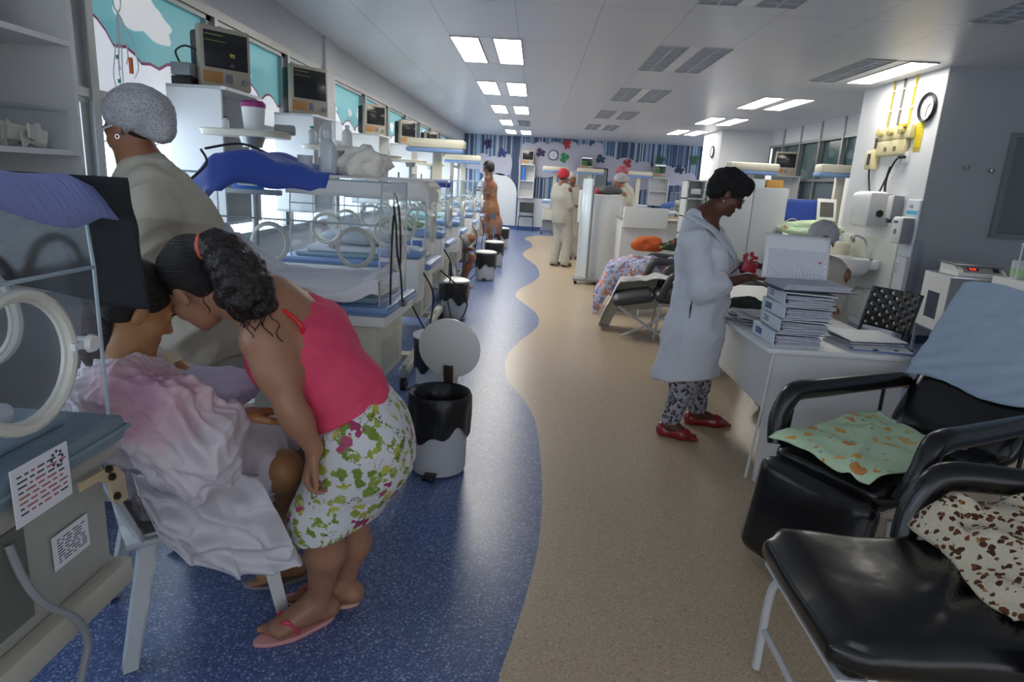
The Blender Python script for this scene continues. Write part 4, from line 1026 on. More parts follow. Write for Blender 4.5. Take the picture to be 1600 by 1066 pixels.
def recliner(label, loc, rz, foot=1.45, back=.85, m=LEA, tub=WTUB, crease=.0, fl=.38, w_=.52, sd=.5, ar=.034, one=False, cat='armchair', group='reclining armchairs'):
    t = thing('reclining_armchair', label, cat, loc, rz, group)
    if one: pad((0, (sd - fl) / 2 - .02, .44), (w_, sd + fl, .12), None, .03, m, crease, 2).build('seat', m, t, sharp=70)
    else: pad((0, sd / 2, .44), (w_, sd, .12), None, .03, m, crease, 2).build('seat', m, t, sharp=70)
    # footrest hinged at the seat front, angle from horizontal down
    R_ = RX(foot); c = Vector((0, -.01, .44)) + (R_ @ Vector((0, -fl / 2, 0)))
    if not one: pad(c, (w_, fl, .10), R_, .03, m, crease, 5).build('footrest', m, t, sharp=70)
    R2 = RX(-(PI / 2 - back) + PI / 2 - 0) if 0 else RX(back)
    c = Vector((0, sd + .0, .44)) + (R2 @ Vector((0, .38, 0)))
    pad(c, (w_ + .02, .78, .11), R2, .03, m, crease * .4, 7).build('backrest', m, t, sharp=70)
    for sx in (-1, 1):
        x = sx * (w_ / 2 + .045)
        P = spline([(x - sx * .03, .06, .46), (x, .09, .56), (x, .14, .655), (x, .2, .68), (x, .36, .675), (x, sd + .06, .66), (x, sd + .16, .64)], 6)
        b = MB(); n_ = len(P); b.tube(P, [ar + .010 * math.sin(PI * i / (n_ - 1)) for i in range(n_)], 14); b.build('armrest', m, t, sharp=80)
        b = MB(); b.cyl((x, .17, .64), (x, .15, .36), .012, 8); b.build('arm_post', BLACK if m is LEA else tub, t)
        b = MB(); b.cyl((x, sd - .02, .64), (x, sd - .02, .36), .009, 8); b.build('arm_post', BLACK if m is LEA else tub, t)
        for yy, yf in ((.05, .02), (sd + .02, sd + .12)):
            b = MB(); b.tube(spline([(x * .86, yy, .375), (x * .88, yy, .3), (x * .95, yf, .012)], 5), .013, 8); b.build('leg', tub, t)
    b = MB(); b.tube([(-w_ * .4, .04, .375), (w_ * .4, .04, .375), (w_ * .4, sd, .375), (-w_ * .4, sd, .375)], .012, 8, closed=True); b.build('seat_frame', tub, t)
    return t
rc1 = recliner('black reclining armchair with blue sheet over its back and green cloth', (1.19, 2.40, 0), math.radians(-60), foot=math.radians(80), back=math.radians(52), fl=.42, sd=.84)
rc2 = recliner('black reclining armchair in right foreground with its footrest raised', (1.17, 1.60, 0), math.radians(-90), foot=0.0, back=math.radians(38), crease=.03, fl=.38, w_=.56, sd=.56, ar=.037, one=True)
# raised footrest's own white trestle and edge plate
b = MB()
for x in (-.21, .21):
    b.tube(spline([(x, -.26, .36), (x, -.33, .345), (x * 1.05, -.355, .28), (x * 1.07, -.36, .012)], 6), .013, 10)
b.cyl((-.22, -.357, .16), (.22, -.357, .16), .011, 8); b.build('footrest_legs', WTUB, rc2)
b = MB(); b.bx((-.25, -.375, .372), (.25, -.30, .382)); b.build('edge_plate', WTUB, rc2)
# cloths on the armchairs
GRN = patmat('green_print_cotton', 'd2ecc4', [(13, .34, ['e9b45a', 'e8c87a', 'cfe3c0', 'e09a5a', 'd5e6c6'], .9), (22, .2, ['8fb8c8', 'f0e6c0', '7fae8a', 'e0a050'], 1.0)], .85, .3, 25)
def m_loc(o): return Matrix.Translation(Vector(o.location)) @ Matrix.Rotation(o.rotation_euler[2], 4, 'Z')
R1 = m_loc(rc1)
def f_green(u, v):
    x = -.245 + .46 * u + .02 * math.sin(v * 5); y = -.03 + .66 * v + .03 * math.sin(u * 6)
    z = .532 + .012 * n3(x * 9, y * 9, 2) + .02 * math.exp(-((x - .02 + (y - .2) * .5) / .025) ** 2) + .018 * abs(n3(x * 5, y * 5, 7))
    if v < .06: z -= (.06 - v) * .4
    return R1 @ Vector((x, y, z + .008))
cloth('green_printed_cloth', f_green, 44, 40, GRN, 'pale green printed cotton cloth crumpled on the armchair seat', 'cloth')
BLS = mat('pale_blue_sheet', 'a5b8ca', 0.85, bump=(18, .35, (1, 1, 1)), var=(60, .05))
bk = math.radians(52)
def f_bluesheet(u, v):
    # over the top of the backrest, down its front
    x = -.285 + .57 * u; s = v * .86
    ax = Vector((0, math.cos(bk), math.sin(bk))); nr = Vector((0, -math.sin(bk), math.cos(bk))); base = Vector((x, .84, .44))
    if s < .10: p = base + ax * .80 + nr * (-.09 + s * 1.7)
    else: p = base + ax * (.82 - (s - .10) * .74 + .02 * math.sin(u * 7)) + nr * (.088 + .012 * n3(x * 8, s * 6, 4))
    p += nr * (.012 * math.sin((x * 1.2 + s * 1.6) * 30 + 3 * n3(x * 4, s * 4)) * max(0, v - .45) + .01 * abs(n3(x * 14, s * 12, 9)))
    return R1 @ p
cloth('pale_blue_sheet', f_bluesheet, 50, 50, BLS, 'pale blue sheet hung over the black armchair back', 'sheet')
LEO = patmat('leopard_fleece', 'd9cdb4', [(46, .42, ['5a3220', '7a4626', '4a2a1c', 'd9cdb4', '6a3a22'], .9), (30, .16, ['a87840', 'd9cdb4', '8a5a30'], .8)], .95, .5, 120)
def f_leo(u, v):
    x = 1.22 + .50 * u + .0 * v; y = 1.42 + .50 * v
    h = .09 * math.sin(PI * min(1, u * 1.3)) ** .6 if u < .75 else .09
    z = .535 + h * (.35 + .65 * v) + .05 * n3(x * 6, y * 6, 3) + .03 * abs(n3(x * 13, y * 8)) + .02 * math.sin((x + y) * 30) * .6 + .08 * u * v
    ed = min(u, v, 1 - v) / .12
    if ed < 1: z = .515 + (z - .515) * max(0, ed) ** .5
    return Vector((x + .04 * n3(y * 7, x * 3), y + .03 * n3(x * 7, y * 3), z + .012))
cloth('leopard_blanket', f_leo, 60, 50, LEO, 'leopard print fleece blanket heaped on the foreground black armchair', 'blanket', th=.012)

# the two reclined armchairs in mid room
mr = recliner('grey reclining armchair laid back under a white sheet in mid room', (1.30, 6.75, 0), math.radians(-97), foot=math.radians(12), back=math.radians(22), m=LEAG, fl=.42)
mr2 = recliner('reclining armchair laid back under a floral sheet in mid room', (1.32, 8.0, 0), math.radians(-95), foot=math.radians(14), back=math.radians(20), m=LEAG, fl=.42)
b = MB(); b.tube([(.24, -.36, .32), (.30, .15, .03)], .014, 8); b.tube([(.30, -.3, .03), (.26, .3, .36)], .014, 8); b.build('tilt_frame', WTUB, mr)
FLOR = patmat('blue_floral_cotton', 'ccd2e4', [(14, .6, ['8a90cc', 'b8c2e2', 'cf8a7a', 'a7b6dd', '7f86c0'], 1.5), (24, .34, ['d9775a', 'dfe4ee', '6f8cc4', 'e3b070'], 1.0)], .85, .5, 30)
def over_recliner(o, m, name, label, x0, x1, y0, y1, zb, cat='sheet', drop=.2, seed=0):
    Rm = m_loc(o)
    def f(u, v):
        x = x0 + (x1 - x0) * u; y = y0 + (y1 - y0) * v
        ft = .52; z = zb + (max(0, y - .5) * .38 if y > .5 else 0) + (y * .2 if y < 0 else 0)
        z += .06 * n3(x * 6 + seed, y * 6) + .05 * abs(n3(x * 11, y * 9, seed))
        e = max(0, (abs(x) - .27)) ; z -= min(drop, e * 3.0) 
        if y < -.36: z -= min(drop * 1.3, (-.36 - y) * 2.2)
        return Rm @ Vector((max(-.32, min(.32, x)) + .0 * e, y, z))
    return cloth(name, f, 44, 46, m, label, cat)
over_recliner(mr, mat('white_sheet_b', 'd9d8d2', 0.85, bump=(20, .4)), 'white_sheet', 'white sheet over the far side of the grey laid-back armchair', -.46, .0, -.55, .9, .60, drop=.36)
over_recliner(mr2, FLOR, 'floral_sheet', 'crumpled blue floral sheet over the rear laid-back armchair', -.44, .44, -.52, .8, .66, drop=.34, seed=4)
lump('orange_cushion', (1.40, 8.0, .84), (.19, .14, .10), 5, mat('orange_cotton', 'd2612c', 0.85, bump=(20, .3)), 'orange cushion on the floral sheet of the rear armchair', 'cushion', amp=.25)
lump('dark_print_bundle', (1.85, 7.85, .86), (.3, .14, .08), 8, patmat('dark_print', '2f4030', [(14, .3, ['b8a050', '23302a', 'a04434', '3d5a44'], 1.0)]), 'dark green printed bundle behind the orange cushion', 'bundle', amp=.35)
lump('yellow_cloth', (1.62, 6.95, .66), (.06, .05, .04), 9, mat('yellow_cotton', 'd9c070', 0.85), 'small yellow cloth by the doctor coat on the grey armchair', 'cloth', amp=.3)

# nurses' station
t = thing('curved_counter', 'tall white glossy curved counter end at the nurses station', 'counter', (1.12, 10.55, 0))
b = MB(); poly = []
for k in range(20):
    a = PI + PI * k / 19; poly.append((.27 * math.cos(a), .27 * math.sin(a)))
poly += [(.27, .9), (-.27, .9)]
b.prism(poly, 0.05, 1.33); b.build('body', mat('glossy_white_laminate', 'e4e6e8', 0.15), t)
b = MB(); b.prism([(p[0] * 1.03, p[1] * 1.02) for p in poly], 1.33, 1.36); b.build('top', W_LAM, t)
b = MB(); b.prism([(p[0] * .96, p[1] * .96) for p in poly], 0, .05); b.build('plinth', GREYP, t)
lump('grey_bag', (1.16, 10.5, 1.44), (.2, .13, .075), 3, mat('dark_grey_cloth', '55565c', 0.7), 'dark grey bag lying on top of the curved counter', 'bag', amp=.18)
lump('red_pouch', (.98, 10.52, 1.42), (.06, .06, .06), 6, mat('red_cloth', 'b23b40', 0.7), 'small red pouch at the left of the grey bag', 'pouch', amp=.2)
t = thing('mobile_screen', 'slim wheeled screen on a grey pole left of the curved counter', 'screen', (.80, 10.15, 0))
b = MB(); b.bx((-.14, -.12, .05), (.26, .12, .09), .01); b.build('base', GREYP, t)
b = MB(); b.cyl((.07, 0, .09), (.07, 0, 1.5), .022, 10); b.build('pole', mat('pole_grey', '8e9194', .4, .3), t)
b = MB(); b.box((-.01, .06, .85), (.025, .42, 1.5), RZ(.25), .004); b.build('panel', clear('frosted_panel', haze=.55), t)
for sx in (-.1, .2): b = MB(); b.cyl((sx, -.1, .025), (sx, -.07, .025), .025, 10); b.build('wheel', RUB, t)
t = thing('wall_hood', 'white rounded panel leaning behind the wheeled screen', 'panel', (.80, 10.75, 0))
b = MB(); b.bx((-.1, -.02, .9), (.12, .02, 1.42), .02); b.bx((-.06, -.015, 0), (-.02, .015, .9)); b.bx((.04, -.015, 0), (.08, .015, .9)); b.build('panel', WHITEP, t)
t = thing('low_counter', 'low white counter behind the two laid-back armchairs', 'counter', (1.25, 9.3, 0))
b = MB(); b.bx((0, .1, 0), (1.55, .14, 1.05)); b.bx((0, .14, 0), (.03, .7, 1.05)); b.bx((1.52, .14, 0), (1.55, .7, 1.05)); b.build('front', W_LAM, t)
b = MB(); b.bx((-.02, .06, 1.05), (1.57, .75, 1.085), .004); b.build('top', mat('grey_laminate_top', '9a9a98', 0.4), t)
b = MB(); b.bx((0, .0, .96), (.62, .1, 1.24), .006); b.build('box_front', WHITEP, t)
b = MB(); b.box((2.15, 9.75, 1.105), (.46, .05, .025), RZ(-.12), .008); tag(b.build('wooden_rod', mat('pale_wood', 'c9a36a', 0.5)), 'pale wooden rod lying on the low counter top', 'rod')
t = thing('pigeonhole_shelf', 'narrow white pigeonhole shelf left of the white-coated woman', 'shelf unit', (1.96, 8.75, 0))
b = MB(); b.bx((0, 0, 0), (.02, .34, 1.64)); b.bx((.23, 0, 0), (.25, .34, 1.64)); b.bx((0, .32, 0), (.25, .34, 1.64))
for k in range(8): b.bx((0, 0, .02 + .23 * k), (.25, .34, .035 + .23 * k))
b.build('carcass', W_LAM, t)
b = MB(); b.box((.13, .1, 1.5), (.13, .12, .07), None, .004); o = b.build('paper_box', PAPER, t)
t = thing('tall_cabinet', 'tall pale grey cabinet standing behind the white-coated woman', 'cabinet', (2.28, 8.6, 0))
b = MB(); b.bx((-.05, 0, .02), (.93, .45, 1.60), .004); b.build('body', mat('pale_grey_laminate', 'c3c9cc', 0.45), t)
b = MB(); b.bx((.50, -.014, .05), (.925, 0, 1.59), .003); b.build('door', mat('pale_grey_laminate', 'c3c9cc', 0.45), t)
b = MB(); b.bx((-.045, -.014, .05), (.49, 0, 1.59), .003); b.build('door', mat('pale_grey_laminate', 'c3c9cc', 0.45), t)
b = MB(); b.bx((-.05, 0, 0), (.93, .45, .02)); b.build('plinth', GREYP, t)
for k, (x, c, lab) in enumerate(((2.72, 'cfd8e2', 'white box on top of the tall grey cabinet'), (2.95, 'cf9c4e', 'amber box on top of the tall grey cabinet'), (2.45, 'c8a8c0', 'small pinkish box at the left on the tall grey cabinet'))):
    b = MB(); b.bx((x, 8.66, 1.602), (x + (.2 if k < 2 else .1), 8.84, 1.70 if k < 2 else 1.68), .004); tag(b.build('storage_box', mat('box_%d' % k, c, .6)), lab, 'box')

# things on the white column
def on_col(y, z): return (4.1, y, z)
t = thing('wall_clock', 'black rimmed round clock on the white column at right', 'clock', (4.098, 7.42, 2.50))
b = MB(); b.lathe([(.125, 0), (.15, .012), (.155, .03), (.145, .042), (.128, .036), (.126, .02)], n=32, rot=RY(-PI / 2), caps=False); b.build('rim', BLACK, t)
b = MB(); b.lathe([(0, 0), (.128, 0), (.128, .016), (0, .016)], n=32, rot=RY(-PI / 2)); o = b.build('dial', mat('dial_white', 'd9d9dd', .5), t)
def hands(o, r, rr, hm):
    b = MB()
    for k in range(12):
        a = PI / 6 * k; b.box((rr * 1, .1 * r * math.sin(a) * -1 * 10 * .086 / .1 * .1 * 10 / 10, .1 * r * math.cos(a) * .86), (.002, .008, .012))
    for a, l, w_ in hm: b.box((rr, -math.sin(a) * l / 2, math.cos(a) * l / 2), (.002, w_, l), RX(a))
    return b
b = MB()
for k in range(12): a = PI / 6 * k; b.box((-.0175, .1 * math.sin(a), .1 * math.cos(a)), (.002, .007, .014))
for a, l, w_ in ((3.0, .085, .006), (-.9, .06, .008)): b.box((-.019, math.sin(a) * l / 2, math.cos(a) * l / 2), (.002, w_, l), RX(-a))
b.build('hands_and_marks', BLACK, o)
b = MB(); b.bx((4.094, 7.44, 2.06), (4.1, 7.58, 2.36), .001); o = tag(b.build('yellow_notice', mat('yellow_sign', 'e6cf22', .5)), 'yellow notice on the white column below the clock', 'notice')
b = MB(); [b.bx((4.0925, 7.46, 2.30 - .028 * k), (4.094, 7.56 - .02 * (k % 3), 2.306 - .028 * k)) for k in range(5)]; b.bx((4.0925, 7.46, 2.075), (4.094, 7.56, 2.10)); b.build('printed_lines', mat('olive_ink', 'a8953a', .6), o)
for y, c, lab in ((8.19, 'ab9c3c', 'green and yellow gas pipe left of three on the white column'), (7.97, '6f6a62', 'grey gas pipe in the middle of three on the white column'), (7.74, 'd8b422', 'yellow gas pipe right of three on the white column')):
    t = thing('gas_pipe', lab, 'pipe', (4.083, y, 2.36)); b = MB(); b.cyl((0, 0, 0), (0, 0, CEIL - 2.361), .011, 10); b.build('pipe', mat('pipe_' + c, c, .4), t)
    b = MB(); b.box((.004, 0, .18), (.03, .04, .016)); b.box((.004, 0, .4), (.03, .04, .016)); b.build('pipe_clip', WHITEP, t)
t = thing('medical_gas_station', 'cream medical gas and socket panel on the white column', 'panel', (4.098, 8.0, 2.2))
CRP = mat('yellowed_panel', 'ddd3a4', 0.45)
b = MB(); b.bx((-.06, -.42, -.0), (0, .36, .15), .015); b.bx((-.06, -.34, -.17), (0, .36, .0), .015); b.build('panel_box', CRP, t)
b = MB()
b.bm.free()
for k, y in enumerate((.19, -.03, -.27)): b = MB(); b.cyl((-.06, y, .09), (-.11, y, .09), .045, 16); b.cyl((-.11, y, .09), (-.12, y, .09), .02, 12); b.build('gas_outlet', mat('outlet_cream', 'c9bd84', .4), t)
b = MB(); b.box((-.065, -.27, .14), (.05, .14, .03)); b.build('yellow_valve', mat('yellow_valve', 'dcb52a', .4), t)
b = MB()
for y, z in ((.05, -.1), (-.15, -.1)): b.cyl((-.058, y, z), (-.066, y, z), .03, 16)
b.build('round_socket', mat('brown_socket', '7a6248', .5), t)
b = MB(); b.bx((-.09, .26, -.32), (0, .44, -.1), .015); b.build('switch_box', CRP, t)
b = MB(); b.bx((-.095, .3, -.27), (-.09, .37, -.14)); b.bx((-.065, .26, -.08), (-.06, .31, .04)); b.build('dark_socket', BLACK, t)
t = thing('wall_socket', 'white wall socket with black plugs below the yellow notice', 'socket', (4.098, 7.66, 2.0))
b = MB(); b.bx((-.03, -.05, -.06), (0, .05, .06), .006); b.build('socket_box', WHITEP, t)
b = MB(); b.box((-.05, .04, 0), (.05, .05, .03), None, .006); b.box((-.05, -.02, -.0), (.05, .03, .03), None, .006); b.build('plug', BLACK, t)
b = MB(); b.tube(spline([(-.06, .06, 0), (-.05, .16, -.06), (-.05, .25, -.2), (-.05, .4, -.42), (-.05, .56, -.42), (-.05, .68, -.2), (-.05, .7, -.08)], 8), .011, 8); b.tube(spline([(-.06, .2, -.1), (-.06, .24, -.25), (-.06, .22, -.38)], 6), .014, 8); b.build('black_cable', RUB, t)
t = thing('towel_dispenser', 'large white paper towel dispenser on the column above the sink', 'dispenser', (4.098, 8.02, 1.2))
b = MB(); b.bx((-.26, -.22, 0), (0, .24, .42), .07, 4); b.build('cover', mat('gloss_white', 'e9ebec', .2), t)
b = MB(); b.bx((-.24, -.232, .02), (-.005, -.215, .4), .008); o = b.build('side_cap', mat('grey_side_cap', 'bcbdbf', .4), t)
b = MB(); b.cyl((-.12, -.228, .17), (-.12, -.238, .17), .042, 20); b.build('round_window', BLACK, o)
t = thing('soap_dispenser', 'slim white soap dispenser between towel dispenser and gel dispenser', 'dispenser', (4.098, 7.60, 1.28))
b = MB(); b.bx((-.13, -.06, .04), (0, .06, .30), .02); b.build('body', WHITEP, t)
b = MB(); b.bx((-.12, -.067, .04), (-.01, -.06, .3), .003); b.build('grey_side', mat('mid_grey_plastic', '8d8f97', .4), t)
b = MB(); b.cyl((-.1, .0, .0), (-.1, .0, .05), .032, 14); b.build('push_button', mat('dark_grey_button', '4c4f55', .4), t)
t = thing('gel_dispenser', 'tall white alcohol gel dispenser at the column corner', 'dispenser', (4.098, 7.30, .93))
b = MB(); b.bx((-.03, -.13, 0), (0, .13, .62), .03, 4); b.build('back_plate', mat('pale_blue_white', 'd3dae2', .4), t)
b = MB(); b.bx((-.17, -.10, .14), (-.03, .10, .43), .03, 3); b.build('body', WHITEP, t)
b = MB(); b.bx((-.16, -.107, .15), (-.04, -.098, .42), .004); b.build('grey_side', mat('mid_grey_plastic', '8d8f97', .4), t)
b = MB(); b.bx((-.033, -.1, .46), (-.03, .1, .5)); b.build('cyan_label', mat('cyan_label', '4cb4d4', .5), t)
b = MB(); b.bx((-.173, -.03, .36), (-.17, .05, .385)); b.build('purple_label', mat('purple_label', '5a4aa0', .5), t)
b = MB(); b.lathe([(0, 0), (.03, 0), (.03, .004), (0, .004)], (-.17, 0, .27), 16, RY(-PI / 2)); b.build('round_badge', mat('badge_grey', '7b828c', .5), t)
text('lettering', 'Gel', INK, t, (-.0335, .06, .53), (0, -1, 0), (0, 0, 1), .05)
for k, (y, z, lab) in enumerate(((7.62, .86, 'upper printed notice on the column below the soap dispenser'), (7.5, .72, 'lower printed notice on the column beside the sink'))):
    b = MB(); b.bx((4.094, y - .1, z), (4.098, y + .1, z + .16)); o = tag(b.build('paper_notice', PAPER), lab, 'notice'); b = MB(); [b.bx((4.093, y - .08, z + .02 + .02 * q), (4.094, y + .08 - .03 * (q % 3), z + .028 + .02 * q)) for q in range(6)]; b.build('printed_lines', mat('violet_ink', '6b6c9c', .6), o)
t = thing('splash_panel', 'cream splash panel behind the washbasin', 'panel', (4.098, 8.1, .1)); b = MB(); b.bx((-.02, -.62, 0), (0, .68, .98), .003); b.build('panel', mat('cream_panel', 'd9dad2', .45), t)
t = thing('washbasin', 'white wall-hung washbasin with chrome swan-neck tap', 'washbasin', (4.07, 8.0, .62))
b = MB()
b.lathe([(.1, 0), (.2, .04), (.24, .1), (.255, .2), (.255, .215), (.22, .215), (.2, .12), (.06, .07), (0, .07)], (-.235, 0, 0), 28, scale=(.9, 1.25)); b.bx((-.12, -.26, .1), (0.006, .26, .215), .02); b.build('basin', mat('ceramic', 'e6e7e6', .12), t)
b = MB(); b.tube(spline([(-.06, 0, .2), (-.06, 0, .36), (-.1, .03, .44), (-.18, .07, .47), (-.2, .1, .42)], 8), .014, 10); b.box((-.19, .1, .42), (.03, .09, .03), RX(.6)); b.build('tap', STEEL, t)
b = MB(); b.tube(spline([(-.2, 0, 0), (-.2, 0, -.12), (-.15, 0, -.18), (-.05, 0, -.15), (-.01, 0, -.15)], 6), .02, 8); b.tube([(-.03, -.2, -.12), (-.2, -.2, -.1)], .01, 6); b.build('waste_pipe', STEEL, t)
for x, z, lab in ((4.47, 1.9, 'left chrome coat hook on the shaded wall'), (4.73, 1.875, 'right chrome coat hook on the shaded wall')):
    t = thing('coat_hook', lab, 'hook', (x, 7.192, z)); b = MB(); b.cyl((0, 0, 0), (0, -.012, 0), .022, 14); b.cyl((0, -.01, 0), (-.03, -.07, 0), .008, 8); b.build('bracket', STEEL, t); b = MB(); b.lathe([(0, -.024), (.018, -.016), (.024, 0), (.018, .016), (0, .024)], (-.035, -.08, 0), 14); b.build('knob', STEEL, t)

# scale cart and neighbours by the shaded wall
t = thing('scale_cart', 'white metal cart with window panels, carrying the digital scale', 'cart', (3.95, 6.2, 0), math.radians(-6))
b = MB()
for q in ((0, 0), (.6, 0), (0, .5), (.6, .5)): b.bx((q[0] - .012, q[1] - .012, .02), (q[0] + .012, q[1] + .012, .86))
b.bx((0, -.01, .3), (.6, .51, .32)); b.build('frame', GREYP, t)
for q in ((0, 0), (.6, 0), (0, .5), (.6, .5)): b = MB(); b.cyl((q[0], q[1] - .01, .02), (q[0], q[1] + .01, .02), .02, 10); b.build('wheel', RUB, t)
b = MB(); b.bx((-.015, -.015, .84), (.615, .515, .865), .004); b.build('top', STEEL, t)
b = MB(); b.bx((-.018, 0, .32), (-.01, .13, .86)); b.bx((-.018, .37, .32), (-.01, .5, .86)); b.bx((-.018, .13, .32), (-.01, .37, .42)); b.bx((-.018, .13, .68), (-.01, .37, .86)); b.build('side_panel', WHITEP, t)
b = MB(); b.bx((0, -.014, .32), (.6, -.008, .84)); b.build('front_panel', mat('grey_tinted_panel', '8a8c8a', .3), t)
t = thing('digital_scale', 'white digital scale with glowing red display on the metal cart', 'scale', (4.02, 6.24, .867), math.radians(-6))
b = MB(); Mx = frame((0, 0, 0), (0, 1, 0), (0, 0, 1), (1, 0, 0)); b.prism([(0, 0), (.36, 0), (.36, .09), (.1, .09), (0, .03)], 0, .42, Mx); b.build('body', WHITEP, t)
b = MB(); b.bx((-.01, .08, .095), (.43, .38, .108), .003); b.build('weighing_plate', STEEL, t)
b = MB(); b.box((.22, .048, .062), (.34, .09, .004), RX(.54)); b.build('control_strip', mat('strip_grey', '8f8f90', .4), t)
b = MB(); b.box((.14, .044, .066), (.1, .03, .003), RX(.54)); o = b.build('display', BLACK, t)
text('digits', '0.00', mat('red_led', 'ff2a1c', .4, emis=3, ecol='ff2a1c'), o, (.105, .030, .062), (1, 0, 0), (0, .857, .515), .034)
b = MB(); b.box((.34, .046, .066), (.05, .05, .003), RX(.54)); b.build('keypad', BLACK, t)
t = thing('gel_pump_bottle', 'white bottle with a purple label at the right edge', 'bottle', (4.34, 5.8, 1.222)); b = MB(); b.lathe([(0, 0), (.04, 0), (.04, .18), (.015, .21), (.015, .25), (0, .25)]); b.build('bottle_body', WHITEP, t); b = MB(); b.lathe([(.0411, .09), (.0411, .15)], n=18, caps=False); b.build('purple_label', mat('purple_label', '5a4aa0', .5), t)
t = thing('side_cabinet', 'white side cabinet behind the draped armchair back', 'cabinet', (4.24, 5.5, 0)); b = MB(); b.bx((0, 0, .02), (.6, .6, .9), .006); b.build('body', W_LAM, t); b = MB(); b.bx((.02, -.012, .05), (.58, 0, .88), .003); b.build('door', W_LAM, t); b = MB(); b.bx((.02, .02, 0), (.58, .58, .02)); b.build('plinth', GREYP, t)
t = thing('specimen_tub', 'clear tub with a green band on the white side cabinet', 'tub', (4.37, 5.96, .902)); b = MB(); b.lathe([(0, 0), (.06, 0), (.07, .1), (.07, .16), (0, .165)], n=20); b.build('tub', CLP, t); b = MB(); b.lathe([(.066, .02), (.0705, .09)], n=20, caps=False); b.build('band', mat('pale_green', 'a9cf9a', .5), t)

t = thing('counter_rack', 'small white rack on the side cabinet holding the purple labelled bottle', 'rack', (4.27, 5.72, .902))
b = MB(); b.bx((0, 0, .305), (.3, .16, .318), .003); b.build('rack_top', WHITEP, t)
for x, y in ((.01, .01), (.29, .01), (.01, .15), (.29, .15)): b = MB(); b.cyl((x, y, 0), (x, y, .306), .006, 6); b.build('leg', WHITEP, t)
# black perforated chairs
def perf_chair(label, loc, rz, seatz=.45):
    t = thing('office_chair', label, 'chair', loc, rz, 'black perforated chairs')
    b = MB()
    def fr_(x, z): return Vector((x, .2 + (z - .55) * .22 + .03 * (1 - (x / .23) ** 2), z))
    nx, nz = 9, 8; x0, x1, z0, z1 = -.22, .22, .56, .86
    for i in range(nx * 2 + 1):
        for j in range(nz * 2 + 1):
            if i % 2 == 1 and j % 2 == 1 and (i // 2 + j // 2) % 2 == 0: continue
            xa = x0 + (x1 - x0) * i / (nx * 2 + 1); xb = x0 + (x1 - x0) * (i + 1) / (nx * 2 + 1); za = z0 + (z1 - z0) * j / (nz * 2 + 1); zb = z0 + (z1 - z0) * (j + 1) / (nz * 2 + 1)
            b._new([fr_(xa, za), fr_(xb, za), fr_(xb, zb), fr_(xa, zb)], [(0, 1, 2, 3)])
    bmesh.ops.remove_doubles(b.bm, verts=b.bm.verts[:], dist=.0005)
    b.build('backrest', BLACK, t, thick=.012, sharp=60)
    b = MB(); b.bx((-.23, -.22, seatz - .02), (.23, .2, seatz + .01), .01); b.build('seat', BLACK, t)
    for sx in (-1, 1):
        b = MB(); b.tube([(sx * .22, .16, seatz - .02), (sx * .24, -.22, .015)], .012, 8); b.build('leg', BLACK, t)
        b = MB(); b.tube([(sx * .22, -.16, seatz - .02), (sx * .24, .24, .015)], .012, 8); b.build('leg', BLACK, t)
        b = MB(); b.tube([(sx * .2, .16, seatz), (sx * .2, .22, .62)], .012, 8); b.build('back_support', BLACK, t)
    return t
perf_chair('black perforated chair standing alone at the back wall', (-.26, 20.75, 0), 0.0)
perf_chair('black perforated chair of the seated nurse by the sink', (2.52, 4.85, 0), math.radians(-68))
# far wall furniture
def far_unit(x, y, label, mlab, lit, z=1.9, w_=.5):
    t = thing('wall_cabinet', label, 'cabinet', (x, YB - .42, 1.0), 0, 'white open cabinets at the back wall')
    h = z - 1.0; b = MB(); b.bx((0, 0, 0), (.02, .4, h)); b.bx((w_ - .02, 0, 0), (w_, .4, h)); b.bx((0, 0, h - .02), (w_, .4, h)); b.bx((0, 0, 0), (w_, .4, .02)); b.bx((.02, .38, .02), (w_ - .02, .4, h - .02)); b.build('carcass', W_LAM, t)
    b = MB(); b.bx((.02, .02, h * .5), (w_ - .02, .38, h * .5 + .02)); b.build('shelf', W_LAM, t)
    monitor(x + w_ / 2, YB - .3, z + .001, 0, mlab, lit, s=1.25)
    return t
far_unit(-.55, 0, 'white open cabinet at the back wall with blue roll, left of the clock', 'beige monitor with dark screen left of the back wall clock', False, 2.03, .48)
far_unit(1.25, 0, 'tall white cabinet behind the red-capped nurse', 'lit monitor at the back wall above the red-capped nurse', True, 1.95, .55)
far_unit(3.5, 0, 'white cabinet at the back wall under the right lit monitor', 'lit monitor at the back wall farthest right', True, 1.85, .6)
b = MB(); b.cyl((-.42, YB - .3, 1.5), (-.42, YB - .3, 1.95), .07, 14); tag(b.build('blue_roll', mat('blue_wrap', '3f78c8', .6)), 'blue wrapped roll inside the left back wall cabinet', 'roll')
t = thing('wall_clock', 'round grey rimmed clock on the back wall clouds', 'clock', (.48, YB - .036, 2.36))
b = MB(); b.lathe([(.13, 0), (.16, .01), (.16, .03), (.135, .035), (.13, .02)], n=28, rot=RX(PI / 2), caps=False); b.build('rim', mat('clock_rim_grey', '4b505c', .4), t)
b = MB(); b.lathe([(0, 0), (.132, 0), (.132, .015), (0, .015)], n=28, rot=RX(PI / 2)); o = b.build('dial', mat('dial_white', 'd9d9dd', .5), t)
b = MB(); b.box((.015, -.018, .02), (.05, .003, .008), RY(-.8)); b.box((0, -.018, -.03), (.008, .003, .08)); b.build('clock_hand', BLACK, o)
